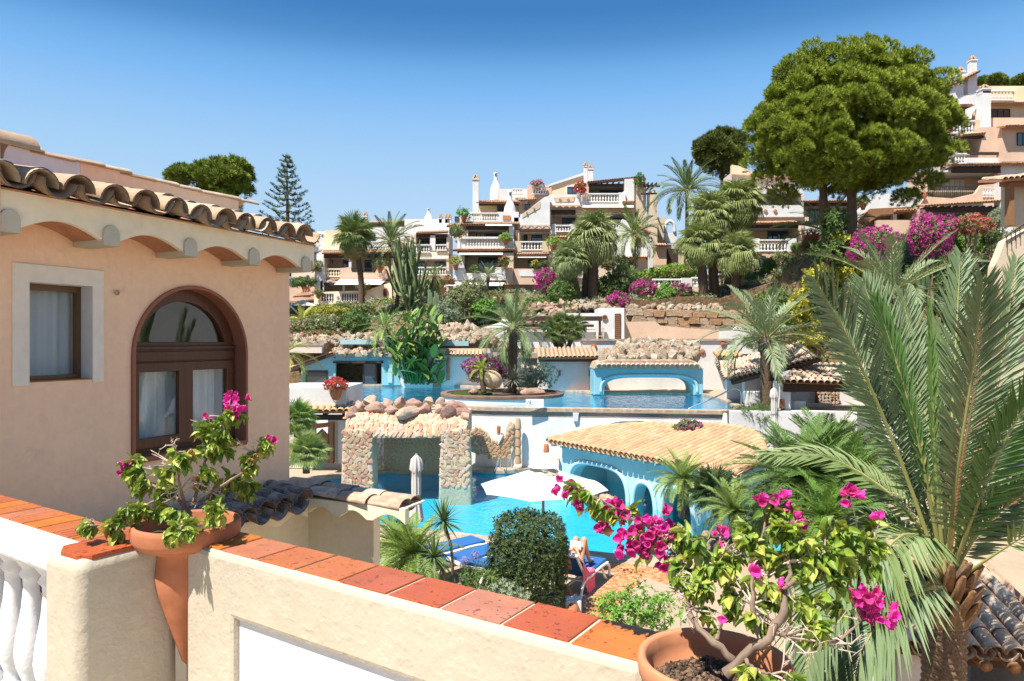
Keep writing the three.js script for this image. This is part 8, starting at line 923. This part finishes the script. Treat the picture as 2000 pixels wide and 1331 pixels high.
{
  srand(511); const D = 2.84; const t = thing('bougainvillea', 'sparse bougainvillea with lime leaves in the amphora on the parapet', 'bougainvillea', P(370, 1022, D));
  const b = (pts, r0, r1) => [pts.map(([x, y, dz = 0]) => [x, y, D + dz]), r0, r1];
  bougain(t, [b([[372, 1022], [372, 990], [400, 975], [430, 950, -0.05], [470, 925], [500, 890, 0.05]], 0.016, 0.004), b([[372, 1005], [345, 975], [310, 955, 0.05], [275, 930, 0.1], [255, 900, 0.1]], 0.014, 0.003), b([[376, 985], [395, 930], [405, 880], [425, 850], [445, 800]], 0.011, 0.003), b([[360, 985], [350, 940, -0.08], [345, 900, -0.1], [340, 870, -0.1]], 0.01, 0.003), b([[330, 965], [290, 985, -0.05], [255, 1005, -0.08], [215, 1030, -0.1], [180, 1022, -0.1]], 0.009, 0.002), b([[400, 975], [425, 985, -0.1], [440, 1000, -0.15]], 0.007, 0.002), b([[410, 965], [440, 960, 0.12], [470, 945, 0.15]], 0.008, 0.002), b([[372, 1000], [355, 1020, -0.16], [350, 1040, -0.2]], 0.006, 0.002)],
    [[455, 815, 2.84, 20, 26], [440, 840, 2.84, 24, 34], [410, 850, 2.84, 28, 40], [395, 865, 2.84, 20, 20], [425, 880, 2.84, 20, 18], [505, 870, 2.88, 22, 26], [485, 900, 2.88, 22, 22], [350, 895, 2.74, 22, 30], [330, 925, 2.76, 26, 30], [262, 905, 2.94, 24, 30], [255, 935, 2.92, 22, 24], [285, 950, 2.9, 26, 26], [320, 960, 2.84, 20, 16], [405, 935, 2.8, 26, 30], [440, 940, 2.9, 26, 30], [475, 950, 2.96, 22, 22], [250, 990, 2.78, 18, 20], [225, 1030, 2.74, 22, 28], [185, 1025, 2.74, 20, 24], [355, 1035, 2.64, 28, 44], [410, 1000, 2.72, 18, 20], [430, 1005, 2.7, 14, 14], [275, 1005, 2.8, 20, 22], [300, 1000, 2.8, 18, 14], [345, 990, 2.76, 16, 12]],
    [[463, 788, 2.84, 20, 16], [450, 782, 2.84, 8, 4], [409, 812, 2.84, 4, 2], [527, 864, 2.88, 5, 2], [250, 898, 2.92, 6, 3], [240, 920, 2.92, 4, 2], [490, 895, 2.86, 5, 2, 1], [380, 950, 2.8, 10, 4, 1], [362, 882, 2.74, 6, 2, 1]],
    [[395, 825, 2.84, 26, 5], [500, 905, 2.88, 28, 7], [310, 905, 2.78, 30, 7], [330, 870, 2.74, 20, 5], [250, 890, 2.92, 16, 4], [400, 960, 2.8, 40, 12], [360, 960, 2.76, 40, 10], [480, 860, 2.86, 20, 5], [175, 1010, 2.74, 12, 4]], 0.044, 0.026);
}
{
  srand(521); const t = thing('bougainvillea', 'gnarled bougainvillea with magenta blooms in the round terracotta pot', 'bougainvillea', P(1430, 1300, 1.62));
  const b = (pts, r0, r1) => [pts, r0, r1];
  bougain(t, [b([[1420, 1318, 1.6], [1470, 1270, 1.58], [1510, 1235, 1.56], [1530, 1180, 1.56], [1540, 1120, 1.6], [1530, 1060, 1.62]], 0.02, 0.006), b([[1430, 1290, 1.62], [1390, 1250, 1.64], [1345, 1200, 1.68], [1360, 1150, 1.7], [1385, 1100, 1.72]], 0.014, 0.005), b([[1350, 1190, 1.68], [1330, 1120, 1.72], [1330, 1060, 1.74], [1290, 1040, 1.76], [1230, 1010, 1.78], [1170, 975, 1.8], [1110, 945, 1.82], [1085, 930, 1.82]], 0.009, 0.002), b([[1530, 1150, 1.56], [1580, 1120, 1.6], [1640, 1100, 1.62], [1700, 1080, 1.64]], 0.008, 0.003), b([[1510, 1235, 1.56], [1570, 1250, 1.56], [1640, 1250, 1.58], [1690, 1200, 1.6]], 0.008, 0.003), b([[1480, 1240, 1.57], [1470, 1150, 1.6], [1480, 1080, 1.64], [1500, 1000, 1.68]], 0.009, 0.003), b([[1400, 1250, 1.64], [1420, 1160, 1.7], [1410, 1090, 1.74], [1405, 1050, 1.76]], 0.008, 0.003), b([[1450, 1285, 1.6], [1480, 1310, 1.5], [1510, 1320, 1.48]], 0.008, 0.003)],
    [[1350, 1050, 1.74, 34, 26], [1320, 1030, 1.76, 26, 18], [1375, 1085, 1.72, 36, 28], [1340, 1110, 1.72, 36, 30], [1310, 1120, 1.72, 26, 16], [1370, 1150, 1.7, 36, 28], [1415, 1105, 1.7, 36, 28], [1440, 1160, 1.66, 40, 30], [1475, 1060, 1.66, 34, 24], [1505, 1000, 1.68, 26, 18], [1530, 1060, 1.62, 36, 30], [1570, 1040, 1.62, 36, 28], [1560, 1100, 1.6, 40, 34], [1610, 1070, 1.62, 40, 34], [1650, 1040, 1.62, 34, 24], [1640, 1110, 1.6, 40, 30], [1690, 1080, 1.62, 34, 24], [1720, 1050, 1.64, 24, 12], [1500, 1120, 1.6, 40, 30], [1480, 1200, 1.6, 36, 18], [1550, 1160, 1.56, 36, 20], [1600, 1200, 1.56, 40, 16], [1660, 1190, 1.58, 34, 14], [1590, 1240, 1.54, 36, 12], [1480, 1310, 1.48, 30, 18], [1520, 1320, 1.46, 36, 16], [1230, 1010, 1.78, 26, 12], [1180, 985, 1.8, 22, 12], [1140, 960, 1.81, 22, 12], [1120, 985, 1.81, 18, 6], [1200, 1020, 1.8, 22, 8], [1260, 1060, 1.77, 20, 6], [1620, 1150, 1.58, 30, 10], [1400, 1220, 1.64, 30, 10], [1260, 1085, 1.77, 18, 6], [1540, 975, 1.66, 20, 8]],
    [[1100, 952, 1.82, 12, 6], [1136, 975, 1.81, 14, 7], [1192, 995, 1.8, 12, 6], [1212, 1002, 1.8, 10, 4], [1170, 1020, 1.8, 14, 7], [1205, 1018, 1.8, 6, 2], [1240, 1045, 1.78, 28, 18], [1275, 1030, 1.77, 24, 14], [1285, 1060, 1.77, 30, 18], [1225, 1065, 1.78, 16, 7], [1290, 1085, 1.76, 22, 8], [1305, 1045, 1.76, 16, 8], [1408, 1052, 1.75, 10, 5], [1290, 1005, 1.76, 8, 3], [1530, 984, 1.66, 12, 6], [1558, 1016, 1.62, 9, 5], [1662, 970, 1.62, 15, 8], [1718, 1020, 1.62, 5, 2], [1700, 1170, 1.58, 18, 10], [1720, 1195, 1.58, 20, 12], [1685, 1160, 1.58, 12, 6], [1510, 1025, 1.64, 8, 3], [1515, 1140, 1.58, 5, 2], [1480, 1118, 1.6, 6, 2], [1490, 985, 1.68, 8, 4], [1183, 1022, 1.8, 8, 3, 1], [1410, 1215, 1.62, 4, 1]],
    [[1360, 1190, 1.68, 50, 10], [1480, 1180, 1.62, 60, 14], [1540, 1240, 1.55, 70, 14], [1620, 1230, 1.56, 60, 10], [1300, 1060, 1.76, 30, 8], [1540, 1010, 1.64, 30, 6], [1075, 925, 1.82, 18, 5], [1430, 1080, 1.7, 30, 6], [1330, 1150, 1.7, 36, 8]], 0.036, 0.0225);
}
// ---------- people ----------
function fieldMesh(bones, cell, k = 0.03) {                        // bones: [a, b, ra, rb] -> smooth union, meshed
  const lo = V(1e9, 1e9, 1e9), hi = V(-1e9, -1e9, -1e9); for (const [a, b, ra, rb] of bones) for (const [p, r] of [[a, ra], [b, rb]]) { lo.min(V(p.x - r - 0.04, p.y - r - 0.04, p.z - r - 0.04)); hi.max(V(p.x + r + 0.04, p.y + r + 0.04, p.z + r + 0.04)); }
  const c = lo.clone().add(hi).multiplyScalar(0.5), half = Math.max(hi.x - lo.x, hi.y - lo.y, hi.z - lo.z) / 2 * 1.06, n = Math.min(150, Math.ceil(2 * half / cell)); const mc = new MarchingCubes(n, C.white, false, false, 200000); mc.isolation = 0; mc.field.fill(-1);
  const p = V(), ab = V(), ap = V();
  for (let z = 0; z < n; z++) for (let y = 0; y < n; y++) for (let x = 0; x < n; x++) { p.set(c.x + (x / n * 2 - 1) * half, c.y + (y / n * 2 - 1) * half, c.z + (z / n * 2 - 1) * half); if (p.x < lo.x || p.y < lo.y || p.z < lo.z || p.x > hi.x || p.y > hi.y || p.z > hi.z) continue; let d = 1e3; for (const [a, b, ra, rb] of bones) { ab.subVectors(b, a); ap.subVectors(p, a); const t = Math.max(0, Math.min(1, ap.dot(ab) / Math.max(1e-9, ab.lengthSq()))); const q = ap.addScaledVector(ab, -t).length() - lerp(ra, rb, t); const h = Math.max(k - Math.abs(d - q), 0) / k; d = Math.min(d, q) - h * h * k / 4; } mc.field[z * n * n + y * n + x] = -d; }
  mc.update(); const g = new THREE.BufferGeometry(), cnt = mc.count; g.setAttribute('position', new THREE.BufferAttribute(mc.positionArray.slice(0, cnt * 3), 3)); g.setAttribute('normal', new THREE.BufferAttribute(mc.normalArray.slice(0, cnt * 3), 3)); g.scale(half, half, half).translate(c.x, c.y, c.z); const out = mergeVertices(prep(g), 1e-4); out.deleteAttribute('normal'); out.computeVertexNormals(); return out;
}
const skinM = mat(0.5, 0.27, 0.17, { roughness: 0.55, metric: false }), hairM = mat(0.015, 0.01, 0.008, { roughness: 0.6, metric: false });
function head(c, fwd, up) { const s = fwd.clone().cross(up).normalize(), at = (x, y, z) => c.clone().addScaledVector(s, x).addScaledVector(up, y).addScaledVector(fwd, z); const b = [[at(0, 0.03, -0.01), at(0, 0.0, 0.0), 0.095, 0.088], [at(0, -0.05, 0.02), at(0, -0.075, 0.045), 0.06, 0.036], [at(0, 0.01, 0.09), at(0, -0.022, 0.108), 0.012, 0.017], [at(-0.02, -0.055, 0.078), at(0.02, -0.055, 0.078), 0.013, 0.013], [at(0.088, 0, -0.01), at(0.09, -0.03, -0.005), 0.016, 0.012], [at(-0.088, 0, -0.01), at(-0.09, -0.03, -0.005), 0.016, 0.012], [at(-0.04, 0.03, 0.082), at(0.04, 0.03, 0.082), 0.014, 0.014]]; const hair = [[at(0, 0.055, -0.02), at(0, 0.0, -0.045), 0.1, 0.09], [at(0, 0.07, 0.03), at(0, 0.05, -0.03), 0.07, 0.085]]; const eyes = [-1, 1].map((q) => new THREE.SphereGeometry(0.012, 8, 6).translate(...at(q * 0.034, 0.004, 0.085).toArray())); return [fieldMesh(b, 0.006, 0.02), fieldMesh(hair, 0.008, 0.02), mg(eyes)]; }
function hand(w, dir, nrm, curl = 0.5) { const d = dir.clone().normalize(), s = d.clone().cross(nrm).normalize(), n = s.clone().cross(d).normalize(), at = (x, y, z) => w.clone().addScaledVector(s, x).addScaledVector(n, y).addScaledVector(d, z); const b = [[at(-0.02, 0, 0.02), at(-0.025, 0, 0.08), 0.018, 0.016], [at(0.02, 0, 0.02), at(0.025, 0, 0.08), 0.018, 0.016], [at(0, 0, 0), at(0, 0, 0.08), 0.024, 0.018]]; [[-0.03, 0.062], [-0.01, 0.075], [0.01, 0.08], [0.03, 0.072]].forEach(([x, L]) => { const a = at(x, 0, 0.085), m = at(x * 1.1, -Math.sin(curl) * L * 0.4, 0.085 + L * 0.5), e = at(x * 1.15, -Math.sin(curl) * L, 0.085 + L * 0.5 + Math.cos(curl) * L * 0.45); b.push([a, m, 0.009, 0.0085], [m, e, 0.0085, 0.007]); }); b.push([at(0.03, 0, 0.03), at(0.062, -0.01, 0.065), 0.011, 0.01], [at(0.062, -0.01, 0.065), at(0.07, -0.025, 0.095), 0.01, 0.008]); return fieldMesh(b, 0.005, 0.008); }
function figure(t, J, o) {
  const b = []; const L = (a, c, r0, r1) => b.push([a, c, r0, r1]);
  L(J.neck, J.headBase, 0.055, 0.055); L(J.chest, J.neck, 0.11, 0.06); L(J.shL, J.shR, 0.065, 0.065); L(J.chest, J.belly, 0.135, 0.115); L(J.belly, J.pelvis, 0.115, 0.13); L(J.hipL, J.hipR, 0.1, 0.1);
  for (const q of ['L', 'R']) { L(J['sh' + q], J['el' + q], 0.055, 0.042); L(J['el' + q], J['wr' + q], 0.042, 0.028); L(J['hip' + q], J['kn' + q], 0.088, 0.056); L(J['kn' + q], J['an' + q], 0.056, 0.036); L(J['an' + q], J['to' + q], 0.036, 0.026); }
  const [hg, hair, eyes] = head(J.head, o.face, o.up); const strip = (g) => { g = prep(g); return g; };
  const body = mergeGeometries([strip(fieldMesh(b, 0.018, 0.05)), strip(hg), strip(hand(J.wrL, J.wrL.clone().sub(J.elL), o.palm || V(0, 1, 0))), strip(hand(J.wrR, J.wrR.clone().sub(J.elR), o.palm || V(0, 1, 0)))]);
  lp('body', body, skinM, t); lp('hair', hair, hairM, t); lp('eyes', eyes, mat(0.05, 0.03, 0.02, { metric: false }), t);
  lp('swimwear', fieldMesh([[J.hipL, J.hipR, 0.112, 0.112], [J.pelvis, J.pelvis.clone().lerp(J.belly, 0.25), 0.14, 0.134], ...['L', 'R'].map((q) => [J['hip' + q], J['hip' + q].clone().lerp(J['kn' + q], o.shorts || 0.15), 0.1, 0.094])], 0.014, 0.03), o.cloth, t);
}
{
  // swimmer floating on the back
  const H = G(1203, 976, -0.06), Ff = G(1132, 958, -0.1); const a = Ff.clone().sub(H).setY(0).normalize(), s = V(-a.z, 0, a.x); const t = thing('person', 'swimmer in black trunks floating face up in the pool', 'person', V(H.x, WL0, H.z)); where.set(t, V(0, 0, 0)); const q = (u, v, y) => V(a.x * u + s.x * v, y, a.z * u + s.z * v);
  figure(t, { head: q(0.02, 0, 0.08), headBase: q(0.12, 0, 0.04), neck: q(0.19, 0, 0.03), chest: q(0.38, 0, 0.05), belly: q(0.62, 0, 0.03), pelvis: q(0.8, 0, 0.0), shL: q(0.26, -0.17, 0.02), shR: q(0.26, 0.17, 0.02), elL: q(0.5, -0.36, 0.0), elR: q(0.48, 0.36, 0.0), wrL: q(0.72, -0.3, 0.05), wrR: q(0.7, 0.34, 0.03), hipL: q(0.86, -0.09, -0.01), hipR: q(0.86, 0.09, -0.01), knL: q(1.27, -0.12, 0.06), knR: q(1.28, 0.1, 0.02), anL: q(1.66, -0.1, 0.0), anR: q(1.66, 0.12, 0.0), toL: q(1.72, -0.1, 0.13), toR: q(1.72, 0.14, 0.13) }, { face: V(0, 1, 0), up: a.clone().negate(), cloth: hairM, palm: V(0, -1, 0), shorts: 0.2 });
  // sunbather on the lounger: only the raised knees show past the bush
  const base = G(1128, 1150), th = -0.5; const t2 = localThing('person', 'sunbather with raised knees reading on the blue lounger', 'person', base, th);
  figure(t2, { head: V(0, 1.12, 0.74), headBase: V(0, 1.02, 0.68), neck: V(0, 0.96, 0.64), chest: V(0, 0.8, 0.52), belly: V(0, 0.63, 0.36), pelvis: V(0, 0.55, 0.2), shL: V(-0.17, 0.9, 0.6), shR: V(0.17, 0.9, 0.6), elL: V(-0.25, 0.66, 0.36), elR: V(0.25, 0.66, 0.36), wrL: V(-0.09, 0.84, 0.2), wrR: V(0.09, 0.84, 0.2), hipL: V(-0.09, 0.54, 0.14), hipR: V(0.09, 0.54, 0.14), knL: V(-0.09, 0.98, -0.14), knR: V(0.1, 1.0, -0.12), anL: V(-0.1, 0.49, -0.42), anR: V(0.1, 0.49, -0.4), toL: V(-0.11, 0.46, -0.6), toR: V(0.11, 0.46, -0.58) }, { face: V(0, -0.25, -1).normalize(), up: V(0, 0.97, -0.25).normalize(), cloth: mat(0.03, 0.05, 0.12, { metric: false }), shorts: 0.12 });
  const bk = localThing('book', 'open white book held by the sunbather', 'book', base, th); lp('pages', [bx(-0.12, 0.84, 0.085, -0.002, 1.02, 0.1).rotateY(0.0), bx(0.002, 0.84, 0.085, 0.12, 1.02, 0.1)], C.plastic, bk);
  const tw = localThing('towel', 'pink striped towel hanging over the lounger side', 'towel', base, th); { const nx = 14, ny = 12, pos = [], idx = []; for (let i = 0; i <= nx; i++) for (let j = 0; j <= ny; j++) { const u = i / nx, v = j / ny; const z = lerp(-0.12, 0.52, u), e = v * 0.62; const x = e < 0.14 ? 0.2 + e : 0.345 + 0.02 * Math.sin(u * 19) * v, y = e < 0.14 ? 0.445 + 0.02 * Math.sin(u * 14) : 0.44 - (e - 0.14) * (0.75 + 0.25 * Math.sin(u * Math.PI)); pos.push(x, y + (u > 0.4 ? (u - 0.4) * 0.5 : 0), z); } for (let i = 0; i < nx; i++) for (let j = 0; j < ny; j++) { const a2 = i * (ny + 1) + j, b2 = a2 + ny + 1; idx.push(a2, b2, a2 + 1, b2, b2 + 1, a2 + 1); } const g = new THREE.BufferGeometry(); g.setAttribute('position', new THREE.Float32BufferAttribute(pos, 3)); g.setIndex(idx); g.computeVertexNormals(); const st = tex(0.3, (i) => { const f = ((i % N) % 64) < 14; return f ? [0.9, 0.45, 0.55] : [0.8, 0.1, 0.22]; }); lp('cloth', g, mat(0.85, 0.8, 0.8, { map: st, roughness: 0.95 }), tw); }
}
renderer.render(scene, camera);
